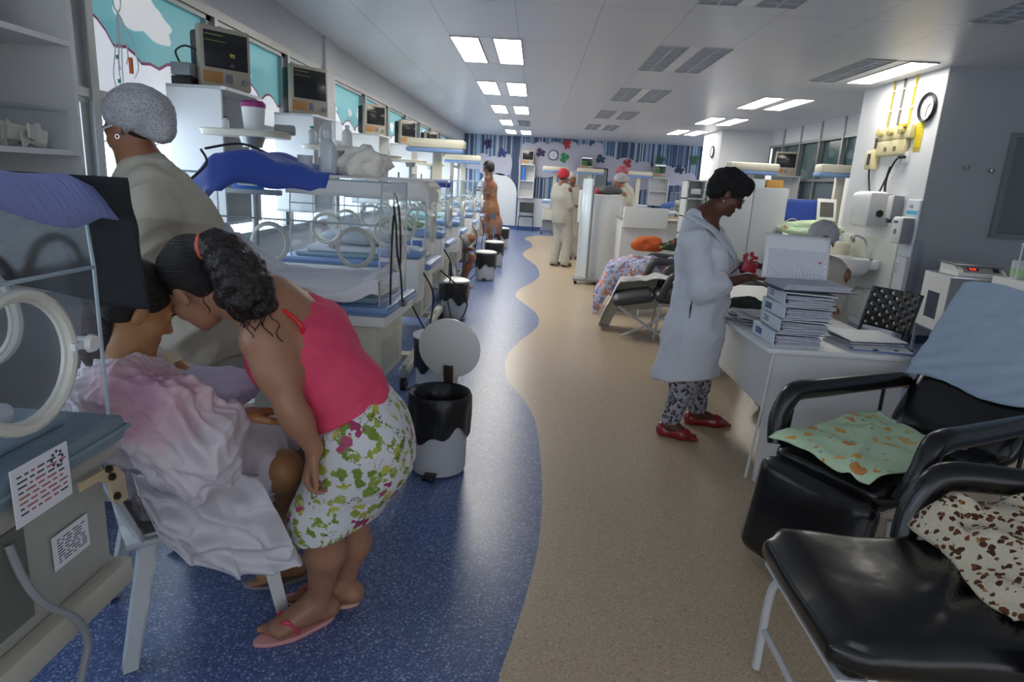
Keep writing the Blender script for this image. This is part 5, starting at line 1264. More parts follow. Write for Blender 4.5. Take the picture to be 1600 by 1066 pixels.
t = thing('wall_clock', 'small round clock on the far white wall block', 'clock', (4.058, 15.9, 2.42)); b = MB(); b.lathe([(.11, 0), (.14, .01), (.14, .03), (.11, .03)], n=24, rot=RY(-PI / 2), caps=False); b.build('rim', BLACK, t); b = MB(); b.lathe([(0, 0), (.12, 0), (.12, .02), (0, .02)], n=24, rot=RY(-PI / 2)); b.build('dial', mat('dial_white', 'd9d9dd', .5), t)
t = thing('framed_board', 'dark framed board on the back wall beside the white pillar board', 'board', (2.0, YB - .05, 1.25)); b = MB(); b.bx((-.24, 0, 0), (.24, .03, .8), .02); b.build('frame', BLACK, t); b = MB(); b.bx((-.2, -.004, .04), (.2, 0, .76)); b.build('panel', mat('board_grey_green', '8c979c', .5), t)
# right window side: cabinets with monitors and the white frame by the sink
t = dup(units[0], None, (4.55, 10.0, 1.1), PI / 2 * 0, 'open cream cabinet on the right windows with a green capped bottle')
t.rotation_euler = (0, 0, -PI / 2); t.location = (4.52, 10.1, 1.05)
t2 = dup(units[0], None, (4.5, 13.4, 1.05), -PI / 2, 'open cream cabinet farther along the right windows')
monitor(4.78, 9.85, 1.9, -.35, 'beige monitor on the cabinet before the right windows', s=1.25)
monitor(4.75, 13.1, 1.9, -.3, 'beige monitor farther along the right windows', s=1.3)
bottle(4.66, 9.86, 1.46, .14, .03, WHITEP, GREENP, 'green capped bottle inside the cream cabinet by the right windows')
t = thing('picture_frame', 'white framed dark picture propped left of the towel dispenser', 'frame', (3.72, 8.60, 1.235)); b = MB(); Rm = RX(-.25)
b.box((0, 0, .13), (.24, .02, .28), Rm, .004); b.build('frame', WHITEP, t); b = MB(); b.box((0, -.012, .133), (.17, .003, .19), Rm); b.build('picture', mat('dark_picture', '5a5654', .4, var=(14, .5)), t)
t = thing('cradle', 'low cream cradle with green floral bedding left of the sink', 'cradle', (3.35, 8.5, 0))
b = MB(); b.bx((-.25, -.2, .7), (.62, .25, .98), .02); b.bx((-.1, -.205, .86), (.3, -.198, .89)); b.build('drawer_body', CREAM, t)
b = MB(); b.bx((-.2, -.15, .05), (.55, .2, .7), .01); b.build('base', GREYP, t)
lump('green_bedding', (3.52, 8.46, 1.10), (.36, .2, .13), 14, GRN, 'green floral bedding heaped on the cream cradle', 'bedding', amp=.3)
b = MB(); b.bx((1.9, 10.9, 1.08), (2.5, 11.3, 1.10)); 
t = thing('supply_trolley', 'trolley with stacked blue and cream packs left of the pigeonholes', 'trolley', (2.15, 11.2, 0)); b.bm.free()
b = MB(); b.bx((0, 0, 1.12), (.6, .4, 1.15)); b.bx((0, 0, .5), (.6, .4, .53)); [b.bx((x, y, .0), (x + .03, y + .03, 1.12)) for x in (0, .57) for y in (0, .37)]; b.build('frame', WHITEP, t)
for k, (c, lab) in enumerate((('4868a8', 'blue pack on the supply trolley'), ('cfc9b4', 'lower cream pack on the supply trolley'), ('dcd6c4', 'upper cream pack on the supply trolley'))):
    b = MB(); b.box((0, 0, .0), (.2, .25, .09), RZ(.2 * k) @ RY(-.3 * (k == 0)), .02); tag(b.build('supply_pack', mat('pack_%d' % k, c, .7), None, ((2.26, 11.4, 1.24), (2.52, 11.38, 1.197), (2.52, 11.38, 1.29))[k]), lab, 'pack')
# ------------------------------------------------------------------ bodies: blended volumes turned into one surface
def V3(p): return np.array([float(p[0]), float(p[1]), float(p[2])])
def unit(v):
    v = V3(v); return v / (np.linalg.norm(v) + 1e-12)
def cap(a, b, ra, rb, k=.03, sq=None, op='u', part=None):
    """tapered limb from a to b; sq=(direction, factor) flattens the section"""
    return dict(t='c', a=V3(a), b=V3(b), ra=ra, rb=rb, k=k, sq=sq, op=op)
def ell(c, r, R=None, k=.03, op='u'):
    return dict(t='e', c=V3(c), r=V3(r), R=np.eye(3) if R is None else R, k=k, op=op)
def rb(c, h, rad, R=None, k=.03, op='u'):
    return dict(t='b', c=V3(c), h=V3(h), rad=rad, R=np.eye(3) if R is None else R, k=k, op=op)
def p_eval(p, X, Y, Z):
    if p['t'] == 'c':
        a, b = p['a'], p['b']; P0, P1, P2 = X - a[0], Y - a[1], Z - a[2]; d = b - a; f = 1.0
        if p['sq'] is not None:
            s = unit(p['sq'][0]); q = p['sq'][1]; t = P0 * s[0] + P1 * s[1] + P2 * s[2]; g = 1 / q - 1
            P0 = P0 + g * t * s[0]; P1 = P1 + g * t * s[1]; P2 = P2 + g * t * s[2]; td = d @ s; d = d + g * td * s; f = min(1.0, q) ** .5
        L = d @ d + 1e-12; h = np.clip((P0 * d[0] + P1 * d[1] + P2 * d[2]) / L, 0, 1)
        r = p['ra'] + (p['rb'] - p['ra']) * h
        return (np.sqrt((P0 - h * d[0]) ** 2 + (P1 - h * d[1]) ** 2 + (P2 - h * d[2]) ** 2) - r) * f
    R = p['R']; c = p['c']; P0, P1, P2 = X - c[0], Y - c[1], Z - c[2]
    u = R[0, 0] * P0 + R[0, 1] * P1 + R[0, 2] * P2; v = R[1, 0] * P0 + R[1, 1] * P1 + R[1, 2] * P2; w_ = R[2, 0] * P0 + R[2, 1] * P1 + R[2, 2] * P2
    if p['t'] == 'e':
        r = p['r']; k0 = np.sqrt((u / r[0]) ** 2 + (v / r[1]) ** 2 + (w_ / r[2]) ** 2); k1 = np.sqrt((u / r[0] ** 2) ** 2 + (v / r[1] ** 2) ** 2 + (w_ / r[2] ** 2) ** 2)
        return k0 * (k0 - 1) / (k1 + 1e-9)
    h = p['h'] - p['rad']; a, b, e = np.abs(u) - h[0], np.abs(v) - h[1], np.abs(w_) - h[2]
    return np.sqrt(np.maximum(a, 0) ** 2 + np.maximum(b, 0) ** 2 + np.maximum(e, 0) ** 2) + np.minimum(np.maximum(a, np.maximum(b, e)), 0) - p['rad']
def p_box(p):
    if p['t'] == 'c':
        r = max(p['ra'], p['rb']) * (max(1, p['sq'][1]) if p['sq'] is not None else 1); return np.minimum(p['a'], p['b']) - r, np.maximum(p['a'], p['b']) + r
    r = np.linalg.norm(p['h']) if p['t'] == 'b' else max(p['r']); return p['c'] - r, p['c'] + r
def sdf_mesh(prims, res, cuts=(), disp=None):
    add = [p for p in prims if p['op'] == 'u']
    lo = np.min([p_box(p)[0] for p in add], 0) - 3 * res - .01; hi = np.max([p_box(p)[1] for p in add], 0) + 3 * res + .01
    n = np.ceil((hi - lo) / res).astype(int) + 1
    D = np.full(n, .08, np.float32); ax = [lo[i] + res * np.arange(n[i]) for i in range(3)]
    for p in prims:
        a, b = p_box(p); m = p['k'] + 4 * res
        i0 = np.maximum(np.floor((a - m - lo) / res).astype(int), 0); i1 = np.minimum(np.ceil((b + m - lo) / res).astype(int) + 1, n)
        if (i1 <= i0).any(): continue
        sl = tuple(slice(i0[k], i1[k]) for k in range(3))
        X = ax[0][sl[0]][:, None, None]; Y = ax[1][sl[1]][None, :, None]; Z = ax[2][sl[2]][None, None, :]
        d = p_eval(p, X, Y, Z).astype(np.float32); A = D[sl]; k = p['k']
        if p['op'] == 'u': h = np.maximum(k - np.abs(A - d), 0) / k; D[sl] = np.minimum(A, d) - h * h * k * .25
        else: h = np.maximum(k - np.abs(A + d), 0) / k; D[sl] = np.maximum(A, -d) + h * h * k * .25
    for (pt, nr) in cuts:
        nr = unit(nr); pt = V3(pt)
        d = ((ax[0] - pt[0]) * nr[0])[:, None, None] + ((ax[1] - pt[1]) * nr[1])[None, :, None] + ((ax[2] - pt[2]) * nr[2])[None, None, :]
        D = np.maximum(D, d.astype(np.float32))
    S = D < 0
    cnt = sum(S[i:n[0] - 1 + i, j:n[1] - 1 + j, k:n[2] - 1 + k].astype(np.int8) for i in (0, 1) for j in (0, 1) for k in (0, 1))
    act = (cnt > 0) & (cnt < 8); I, J, K = np.nonzero(act); N = len(I)
    idx = np.full(act.shape, -1, np.int64); idx[I, J, K] = np.arange(N)
    cor = {(i, j, k): D[I + i, J + j, K + k] for i in (0, 1) for j in (0, 1) for k in (0, 1)}
    acc = np.zeros((N, 3)); ct = np.zeros(N)
    for a in cor:
        for x in range(3):
            if a[x]: continue
            b = tuple(1 if q == x else a[q] for q in range(3)); va, vb = cor[a], cor[b]; m = (va < 0) != (vb < 0)
            t = np.where(m, va / np.where(m, va - vb, 1), 0)
            for q in range(3): acc[:, q] += np.where(m, (a[q] + (t if q == x else 0)), 0)
            ct += m
    V = lo + res * (np.stack([I, J, K], 1) + acc / ct[:, None])
    F = []
    for x in range(3):
        y, z = (x + 1) % 3, (x + 2) % 3
        s0 = [slice(0, n[q] - 1) for q in range(3)]; s0[y] = slice(1, n[y] - 1); s0[z] = slice(1, n[z] - 1); s1 = list(s0); s1[x] = slice(1, n[x])
        A = S[tuple(s0)]; B = S[tuple(s1)]; P = np.stack(np.nonzero(A != B), 1); inside = A[tuple(P.T)]
        P[:, y] += 1; P[:, z] += 1
        def at_(dy, dz):
            Q = P.copy(); Q[:, y] -= dy; Q[:, z] -= dz; return idx[Q[:, 0], Q[:, 1], Q[:, 2]]
        q = np.stack([at_(1, 1), at_(0, 1), at_(0, 0), at_(1, 0)], 1); q[~inside] = q[~inside][:, ::-1]; F.append(q)
    F = np.concatenate(F)
    # light smoothing along the edges
    for _ in range(2):
        s = np.zeros_like(V); c = np.zeros(N)
        for a in range(4):
            b = (a + 1) % 4
            for ch in range(3):
                s[:, ch] += np.bincount(F[:, a], V[F[:, b], ch], N) + np.bincount(F[:, b], V[F[:, a], ch], N)
            c += np.bincount(F[:, a], minlength=N) + np.bincount(F[:, b], minlength=N)
        V = V * .5 + .5 * s / np.maximum(c, 1)[:, None]
    if disp is not None:
        nn = np.cross(V[F[:, 2]] - V[F[:, 0]], V[F[:, 3]] - V[F[:, 1]]); NN = np.zeros_like(V)
        for a in range(4):
            for ch in range(3): NN[:, ch] += np.bincount(F[:, a], nn[:, ch], N)
        NN /= np.linalg.norm(NN, axis=1)[:, None] + 1e-12
        V = V + NN * disp(V)[:, None]
    return V, F
def sdf_obj(name, prims, res, m, parent=None, cuts=(), disp=None):
    V, F = sdf_mesh(prims, res, cuts, disp)
    me = bpy.data.meshes.new(name); me.vertices.add(len(V)); me.vertices.foreach_set('co', V.astype(np.float32).ravel())
    me.loops.add(4 * len(F)); me.loops.foreach_set('vertex_index', F.astype(np.int32).ravel()); me.polygons.add(len(F))
    me.polygons.foreach_set('loop_start', np.arange(0, 4 * len(F), 4, dtype=np.int32)); me.polygons.foreach_set('loop_total', np.full(len(F), 4, np.int32))
    me.update(calc_edges=True); me.polygons.foreach_set('use_smooth', np.ones(len(F), bool)); me.materials.append(m); me.validate()
    return link(name, me, parent)
# value noise for folds
_T = np.random.RandomState(5).rand(64, 64, 64)
def vn(P):
    i = np.floor(P).astype(int); f = P - i; f = f * f * (3 - 2 * f); i &= 63; j = (i + 1) & 63; r = 0
    for a in (0, 1):
        for b in (0, 1):
            for c in (0, 1):
                w_ = (f[:, 0] if a else 1 - f[:, 0]) * (f[:, 1] if b else 1 - f[:, 1]) * (f[:, 2] if c else 1 - f[:, 2])
                r = r + w_ * _T[(j if a else i)[:, 0], (j if b else i)[:, 1], (j if c else i)[:, 2]]
    return r * 2 - 1
def folds(amp, fr, along=None, st=.3, ridged=True, seed=0, oct_=3):
    """folds running along the given direction"""
    def f(V):
        P = V.copy() + seed * 1.7
        if along is not None:
            a = unit(along); P = P - np.outer(P @ a, a) * (1 - st)
        r = np.zeros(len(V)); A = 1.0; q = fr
        for o in range(oct_):
            n_ = vn(P * q + o * 11.3); r += A * ((1 - 2 * np.abs(n_)) if ridged else n_); A *= .5; q *= 2.1
        return amp * r
    return f
def crumple(amp, fr, n=6, seed=0):
    """creased sheet: sharp folds in several crossing directions, each strong only in patches"""
    R_ = np.random.RandomState(seed); ds = [unit(R_.normal(size=3)) for _ in range(n)]
    def f(V):
        r = np.zeros(len(V))
        for k, d in enumerate(ds):
            w_ = V @ d * fr * (1 + .35 * k) + .9 * vn(V * 3.2 + k * 7.1); t = np.abs((w_ - np.floor(w_)) * 2 - 1); m = np.clip(vn(V * 5.0 + k * 3.3) * 1.6 + .25, 0, 1)
            r += (t ** 2.2 - .3) * m
        return amp * r
    return f
def fsum(*fs): return lambda V: sum(f(V) for f in fs)

def basis(fwd, up):
    f = unit(fwd); u = V3(up); u = u - f * (u @ f); u = unit(u); l = np.cross(u, f); return np.stack([f, l, u])   # rows: forward, left, up
def head_prims(c, fwd, up, s=1.0):
    B = basis(fwd, up); c = V3(c)
    def L(f, l, u): return c + s * (B[0] * f + B[1] * l + B[2] * u)
    def E(f, l, u, a, b, e, k=.012, op='u'): return ell(L(f, l, u), (a * s, b * s, e * s), B, k * s, op)
    P = [E(-.012, 0, .035, .093, .074, .085, .02), E(.035, 0, -.03, .055, .058, .075, .02), E(.04, 0, -.072, .046, .044, .036, .02), cap(L(.078, 0, -.092), L(.07, 0, -.085), .016 * s, .02 * s, .015 * s),
         E(.078, 0, .022, .018, .048, .013, .015), E(.056, .034, -.03, .03, .026, .026, .016), E(.056, -.034, -.03, .03, .026, .026, .016),
         E(.094, .031, .003, .016, .016, .011, .01, 's'), E(.094, -.031, .003, .016, .016, .011, .01, 's'),
         E(.0755, .031, .0065, .0128, .0145, .0085, .004), E(.0755, -.031, .0065, .0128, .0145, .0085, .004), E(.075, .031, -.006, .012, .0135, .006, .004), E(.075, -.031, -.006, .012, .0135, .006, .004),
         cap(L(.086, 0, .008), L(.108, 0, -.028), .007 * s, .0115 * s, .01 * s), E(.098, .011, -.033, .01, .008, .007, .006), E(.098, -.011, -.033, .01, .008, .007, .006),
         E(.088, 0, -.060, .011, .024, .006, .006), E(.085, 0, -.071, .011, .021, .0065, .006)]
    for q in (-1, 1):
        P += [E(-.004, q * .076, -.008, .019, .008, .031, .008), E(.002, q * .087, -.006, .009, .006, .018, .005, 's')]
    return P
def head_extras(root, c, fwd, up, s=1.0, brow='2a1c16', closed=False, mouth='7a3f38'):
    B = basis(fwd, up); c = V3(c)
    def L(f, l, u): return Vector(c + s * (B[0] * f + B[1] * l + B[2] * u))
    R = Matrix([list(B[0]), list(B[1]), list(B[2])]).transposed()
    for q in (-1, 1):
        b = MB(); b.lathe([(0, -.0105 * s), (.0078 * s, -.0075 * s), (.0105 * s, 0), (.0078 * s, .0075 * s), (0, .0105 * s)], L(.0755, q * .031, .003), 14, R); b.build('eye', mat('eye_white', 'd8d4ce', .25), root)
        b = MB(); p = L(.0855, q * .031, .001); b.cyl(p, p + R @ Vector((.0012 * s, 0, 0)), .0045 * s, 12); b.build('iris', mat('dark_iris', '1d120c', .2), root)
        b = MB(); b.tube([L(.090, q * .016, .021), L(.092, q * .03, .026), L(.078, q * .047, .021)], .0028 * s, 6); b.build('eyebrow', mat('brow_' + brow, brow, .8), root)
    b = MB(); b.tube([L(.088, -.021, -.0655), L(.0965, 0, -.0655), L(.088, .021, -.0655)], .0016 * s, 5); b.build('mouth_line', mat('mouth_' + mouth, mouth, .5), root)
def hand_prims(wr, d, pn, side, s=1.0, curl=.5, thumb=.6, spread=.12, rmin=0.0):
    """wr wrist, d finger direction, pn direction the palm faces, side +1/-1 thumb side along cross(d,pn)"""
    d = unit(d); pn = V3(pn); pn = unit(pn - d * (pn @ d)); a = np.cross(d, pn) * side; wr = V3(wr)
    P = [cap(wr, wr + d * .05 * s, .024 * s, .028 * s, .015, (pn, .62)), cap(wr + d * .045 * s + a * .016 * s, wr + d * .085 * s + a * .02 * s, .02 * s, .018 * s, .012, (pn, .7)), cap(wr + d * .045 * s - a * .016 * s, wr + d * .08 * s - a * .022 * s, .02 * s, .017 * s, .012, (pn, .7))]
    for i, (off, l) in enumerate(((.029, .074), (.0098, .083), (-.0098, .077), (-.028, .06))):
        b0 = wr + s * (d * (.088 - .004 * abs(i - 1)) + a * off); ang = spread * (1.2 - i * .8); dd = unit(d + a * ang); r = max(rmin, (.0088 - .0006 * (i == 3)) * s); c_ = curl * (1 + .08 * i)
        q = b0; L1 = (l * s * .45, l * s * .32, l * s * .26); tot = 0
        for j in range(3):
            tot += c_ * (.55, .8, .6)[j]; v = dd * math.cos(tot) + pn * math.sin(tot); q2 = q + v * L1[j]; P.append(cap(q, q2, r * (1 - .06 * j), r * (1 - .06 * (j + 1)), .005)); q = q2
    q = wr + s * (d * .025 + a * .024 + pn * .006); v = unit(d * .6 + a * thumb + pn * .25); q2 = q + v * .04 * s; P.append(cap(q, q2, max(rmin, .014 * s), max(rmin, .011 * s), .01))
    v = unit(d * .85 + a * thumb * .45 + pn * .3); P.append(cap(q2, q2 + v * .045 * s, max(rmin, .0105 * s), max(rmin, .0085 * s), .006))
    return P
def foot_prims(an, toe, s=1.0, side=1):
    an = V3(an); t = V3(toe); d = t - an; d[2] = 0; d = unit(d); z0 = t[2]; up = np.array([0, 0, 1.0]); l = np.cross(up, d)
    heel = an - d * .035 * s; heel[2] = z0 + .032 * s
    P = [cap(an, heel, .036 * s, .032 * s, .02), cap(an + d * .02, np.array([t[0], t[1], z0 + .022 * s]) - d * .055 * s, .036 * s, .026 * s, .03, (l, 1.25)), cap(heel, np.array([t[0], t[1], z0 + .02 * s]) - d * .06 * s, .03 * s, .024 * s, .02, (l, 1.3))]
    P.append(ell(np.array([t[0], t[1], z0 + .019 * s]) - d * .062 * s, (.042 * s, .043 * s, .019 * s), np.stack([d, l, up]), .015))
    for i in range(5):
        j = i if side > 0 else 4 - i; o = l * (.034 - .0172 * j) * s; q = np.array([t[0], t[1], z0 + .014 * s]) - d * (.045 + .004 * i) * s + o
        P.append(cap(q, q + d * (.040 - .0055 * i) * s - up * .002, .0088 * s if i else .0125 * s, .0078 * s if i else .0115 * s, .004))
    return P
def limb(pts, rs, k=.03, sq=None): return [cap(pts[i], pts[i + 1], rs[i], rs[i + 1], k, sq) for i in range(len(pts) - 1)]
def lerp(a, b, t): return V3(a) * (1 - t) + V3(b) * t
def skin(name, c): return mat('skin_' + name, c, .45, sub=.12, var=(7, .06), bump=(60, .08))
def leg_p(hip, kn, an, s=1.0, th=.078, kr=.052, cf=.052, ar=.032, back=(0, 0, 0)):
    hip, kn, an, back = V3(hip), V3(kn), V3(an), V3(back)
    return [cap(hip, lerp(hip, kn, .5), th * s, .066 * s, .04), cap(lerp(hip, kn, .5), kn, .066 * s, kr * s, .04), cap(kn, lerp(kn, an, .35) + back * .018, kr * s * .95, cf * s, .04), cap(lerp(kn, an, .35) + back * .018, an, cf * s, ar * s, .04)]
def arm_p(sh, el, wr, s=1.0, ur=.044, er=.034, wrr=.024):
    return [cap(sh, lerp(sh, el, .45), ur * s, ur * s * .95, .04), cap(lerp(sh, el, .45), el, ur * s * .95, er * s, .04), cap(el, lerp(el, wr, .3), er * s, er * s * 1.02, .03), cap(lerp(el, wr, .3), wr, er * s * 1.02, wrr * s, .03)]
def flipflop(root, toe, an, cs, ct, s=1.0, nm='flip_flop'):
    t = V3(toe); d = t - V3(an); d[2] = 0; d = unit(d); l = np.cross([0, 0, 1.0], d); c = t - d * .11 * s
    P = []
    for k in range(28):
        a = 2 * PI * k / 28; w_ = (.047 if math.cos(a) > 0 else .036) * s; P.append((.135 * s * math.cos(a), w_ * math.sin(a) * (1 - .1 * math.cos(a + .5))))
    b = MB(); b.prism(P, .0, .014, frame((c[0], c[1], t[2] - .013), d, l, (0, 0, 1)), .003); o = b.build(nm, mat('sole_' + cs, cs, .6), root)
    b = MB(); q = Vector(t - d * .035 * s)
    for sg in (-1, 1):
        e = Vector(c - d * .0 * s + l * sg * .042 * s); e.z = t[2] + .002; m_ = (q + e) / 2; m_.z = t[2] + .052 * s; m_ += Vector(l) * sg * .008
        qq = q.copy(); qq.z = t[2] + .02; b.tube(spline([qq, m_, e], 6), [.004 + .003 * math.sin(PI * i / 12) for i in range(13)], 6)
    b.build('strap', mat('strap_' + ct, ct, .4), o)
    return o
def person(name, label, at_, group=None):
    return thing(name, label, 'person', (at_[0], at_[1], at_[2]), 0, group)
def settle(root):
    """parts were built in world space: hang them on the root without moving them"""
    bpy.context.view_layer.update()
    for o in KIDS(root):
        if not o.get('_s'): o.matrix_parent_inverse = Matrix.Translation(-Vector(root.location))
HAIRB = mat('black_hair', '15100e', .38, bump=(55, 1.0, (1, 1, 5)), var=(25, .3)); HAIRC = mat('curly_dark_hair', '1c1310', .42, bump=(70, 1.0), var=(30, .4))
NET = patmat('white_hair_net', 'babbbf', [(230, .45, ['8f8b8a', 'a5a2a2', '827c7a', 'b0aeae'], .8)], .8, .6, 90)

# --- bending woman in the pink tank top
SKB = skin('warm_brown', 'a3755a')
def bend():
    Y = 1.84
    hd = V3(at(308, 448, 1.78)); fw = V3(at(276, 480, 1.81)) - V3(at(308, 448, 1.78)); up = V3(at(279, 419, 1.78)) - hd
    neck = V3(at(420, 478, 1.80)); nk0 = V3(at(352, 460, 1.77)); shN = V3(at(414, 532, 1.70)); shF = V3(at(470, 478, 2.02)); chest = V3(at(470, 540, 1.86)); pel = V3(at(556, 667, 1.90)); waist = V3(at(535, 612, 1.88))
    elN = V3(at(455, 640, 1.66)); wrN = V3(at(492, 703, 1.70)); elF = shF + (-.02, .06, -.28); wrF = V3(at(505, 680, 2.03))
    hipN = V3(at(560, 695, 1.82)); hipF = V3(at(580, 690, 2.0)); knN = V3(at(502, 815, 1.80)); knF = V3(at(548, 812, 2.0)); anN = V3(gz(500, 972, 0)) + (.0, 0, .085); anF = V3(gz(538, 944, 0)) + (0, 0, .085)
    toN = V3(gz(408, 1006, 0)); toN[2] = .014; toF = V3(gz(455, 938, 0)); toF[2] = .014
    r = person('person', 'woman in a pink tank top and floral skirt bending over the seated mother', (anN[0], 1.9, 0))
    P = head_prims(hd, fw, up, 1.0) + [cap(nk0, neck, .052, .058, .04), cap(lerp(nk0, hd, .4), nk0, .05, .052, .03), cap(neck, chest, .085, .125, .06, (shF - shN, 1.25)), cap(chest, waist, .125, .105, .06, (shF - shN, 1.2)), cap(waist, pel, .11, .14, .06),
                                       cap(shN, lerp(neck, chest, .3), .052, .07, .06), cap(shF, lerp(neck, chest, .3), .052, .07, .06)]
    P += arm_p(shN, elN, wrN, 1.08, ur=.05) + arm_p(shF, elF, wrF, 1.0)
    P += hand_prims(wrN, V3(at(480, 745, 1.70)) - wrN, (1, .25, .1), 1, .95, .9, .5, .05) + hand_prims(wrF, (-.1, 0, -1), (.9, -.3, 0), -1, .95, .6)
    P += leg_p(hipN, knN, anN, 1.12, back=(.9, 0, 0)) + leg_p(hipF, knF, anF, 1.08, back=(.9, 0, 0)) + foot_prims(anN, toN + (0, 0, .002), 1.0, -1) + foot_prims(anF, toF + (0, 0, .002), 1.0)
    sdf_obj('body', P, .0052, SKB, r)
    head_extras(r, hd, fw, up)
    # tank top
    side = unit(shF - shN)
    P = [cap(lerp(neck, chest, .25), chest, .088, .134, .05, (side, 1.22)), cap(chest, waist, .134, .117, .06, (side, 1.2)), cap(waist, lerp(waist, pel, .55), .115, .131, .06, (side, 1.1)), ell(chest + unit(chest - V3(at(540, 480, 1.86))) * .05, (.1, .12, .08), None, .06)]
    P += [cap(lerp(shN, neck, .25), lerp(chest, shN, .25), .044, .085, .05), cap(lerp(shF, neck, .25), lerp(chest, shF, .25), .044, .085, .05)]
    axis = unit(neck - pel)
    cuts = [(lerp(waist, pel, .52), -axis + .25 * np.array([0, 0, -1.0]))]
    # arm hole and back scoop
    P += [dict(ell(shN + unit(shN - shF) * .03 + (0, 0, .0), (.082, .075, .105), basis(neck - chest, side), .012), op='s'), dict(ell(shF - unit(shN - shF) * .03, (.08, .07, .1), None, .012), op='s'),
          dict(ell(neck + unit(neck - chest) * .045 + (-.01, 0, .05), (.065, .06, .055), None, .012), op='s')]
    top = sdf_obj('tank_top', P, .0055, mat('pink_jersey', 'dc4468', .75, bump=(120, .12)), r, cuts, fsum(folds(.008, 9, (.75, .1, .45), .2, False, 3, 2), folds(.006, 15, (.8, .2, .35), .15, True, 5, 2)))
    # bra strap
    b = MB(); pts = spline([lerp(shN, neck, .55) + (-.02, -.02, .045), lerp(shN, neck, .4) + (.05, -.015, .052), lerp(shN, neck, .2) + (.10, -.005, .03), lerp(chest, shN, .55) + (.07, -.035, .035)], 8)
    b.tube(pts, [.0055 + .002 * (i % 2) for i in range(len(pts))], 6); b.build('bra_strap', mat('red_lace', 'd52a24', .6), r)
    # floral skirt
    SK = patmat('floral_skirt_cotton', 'd3d4d6', [(29, .50, ['8d9c3c', 'b7b54a', '6f8a34', '8d9c3c', 'd3d4d6', '9ba848', '7c9038'], 1.3), (14, .36, ['a03a62', 'd3d4d6', 'd3d4d6', 'b04a70', 'd3d4d6', 'd3d4d6'], 1.6), (26, (.34, .40), ['4a4f3a', 'd3d4d6', '5a5a44', 'd3d4d6'], 1.5)], .8, .1, 60)
    hemN, hemF = knN + (0, 0, .015), knF + (0, 0, .015)
    P = [cap(lerp(waist, pel, .35), pel, .120, .140, .06, (side, 1.12)), cap(pel + (.02, 0, .0), (hipN + hipF) / 2 + (.0, 0, -.02), .142, .145, .06, (side, 1.1)), cap(hipN, hemN, .118, .088, .07), cap(hipF, hemF, .115, .092, .07), cap((hipN + hipF) / 2 + (-.0, 0, -.04), (hemN + hemF) / 2 + (.02, 0, .02), .13, .10, .08),
         cap(hemN, hemN + (-.01, 0, -.2), .088, .09, .05), cap(hemF, hemF + (0, 0, -.2), .092, .09, .05)]
    sdf_obj('skirt', P, .0055, SK, r, [(lerp(hemN, hemF, .5) + (0, 0, .0), (.22, 0, -1)), (lerp(waist, pel, .25), axis)], fsum(folds(.005, 8, (.2, 0, 1), .3, False, 8, 2), folds(.003, 14, (1, 0, .2), .3, True, 2, 2)))
    # hair: smooth over the skull, tied up, curly tail falling over the shoulder
    B = basis(fw, up)
    def L(f, l, u): return hd + B[0] * f + B[1] * l + B[2] * u
    tie = V3(at(320, 386, 1.73))
    P = [ell(L(-.022, 0, .045), (.096, .082, .085), B, .02), ell(L(-.06, 0, -.01), (.055, .07, .06), B, .03), cap(L(-.06, 0, .07), tie, .05, .026, .04), dict(ell(L(.09, 0, -.035), (.07, .09, .085), B, .01), op='s'), dict(ell(L(.0, -.08, -.03), (.03, .03, .045), B, .01), op='s'), dict(ell(L(.0, .08, -.03), (.03, .03, .045), B, .01), op='s')]
    sdf_obj('hair', P, .005, HAIRB, r, (), folds(.002, 40, B[0] * .6 + B[2] * .3, .1, True, 1, 2))
    tail = [tie, V3(at(345, 384, 1.73)), V3(at(362, 408, 1.72)), V3(at(378, 432, 1.71)), V3(at(393, 460, 1.70)), V3(at(405, 486, 1.69))]
    P = limb(tail, [.018, .032, .042, .046, .046, .024], .03) + [cap(tail[3], V3(at(362, 462, 1.71)), .04, .034, .03), cap(tail[4], V3(at(382, 486, 1.70)), .04, .024, .03), cap(tail[4], V3(at(418, 480, 1.70)), .03, .014, .02)]
    sdf_obj('ponytail', P, .0045, HAIRC, r, (), fsum(folds(.010, 16, None, 1, True, 2, 3), folds(.004, 48, None, 1, True, 7, 2)))
    b = MB(); R_ = random.Random(6)
    for k in range(46):
        p0 = Vector(tail[R_.choice((2, 3, 4, 5))]) + Vector((R_.uniform(-.05, .05), R_.uniform(-.05, .03), R_.uniform(-.05, .04))); q = []; ph = R_.uniform(0, 6); dr = Vector((R_.uniform(-.1, .5), R_.uniform(-.2, .1), -1)).normalized()
        for j in range(9): q.append(p0 + dr * j * .011 + Vector((math.cos(ph + j * 1.1), math.sin(ph + j * 1.1), 0)) * .009)
        b.tube(q, .0016, 4)
    b.build('curls', HAIRC, r)
    b = MB(); ax_ = unit(tail[1] - tie); T = Vector(tie) + Vector(ax_) * .0; u1 = np.cross(ax_, [0, 1, 0]); u1 = unit(u1); u2 = np.cross(ax_, u1)
    b.tube([T + Vector(u1) * .03 * math.cos(t) + Vector(u2) * .03 * math.sin(t) for t in [2 * PI * k / 18 for k in range(18)]], .011, 8, closed=True); b.build('scrunchie', mat('coral_scrunchie', 'ee6a55', .6), r)
    b = MB()
    for an_, to_, sd_ in ((anN, toN, -1), (anF, toF, 1)):
        d_ = to_ - an_; d_[2] = 0; d_ = unit(d_); l_ = np.cross([0, 0, 1.0], d_)
        for i in range(5):
            j = i if sd_ > 0 else 4 - i; q = np.array([to_[0], to_[1], .036]) - d_ * (.045 + .004 * i - (.040 - .0055 * i)) + l_ * (.034 - .0172 * j) + (0, 0, -.011 if i else -.0075)
            b.box(Vector(q), (.009, .010 if i else .014, .003), Matrix((d_, l_, (0, 0, 1))).transposed(), .001)
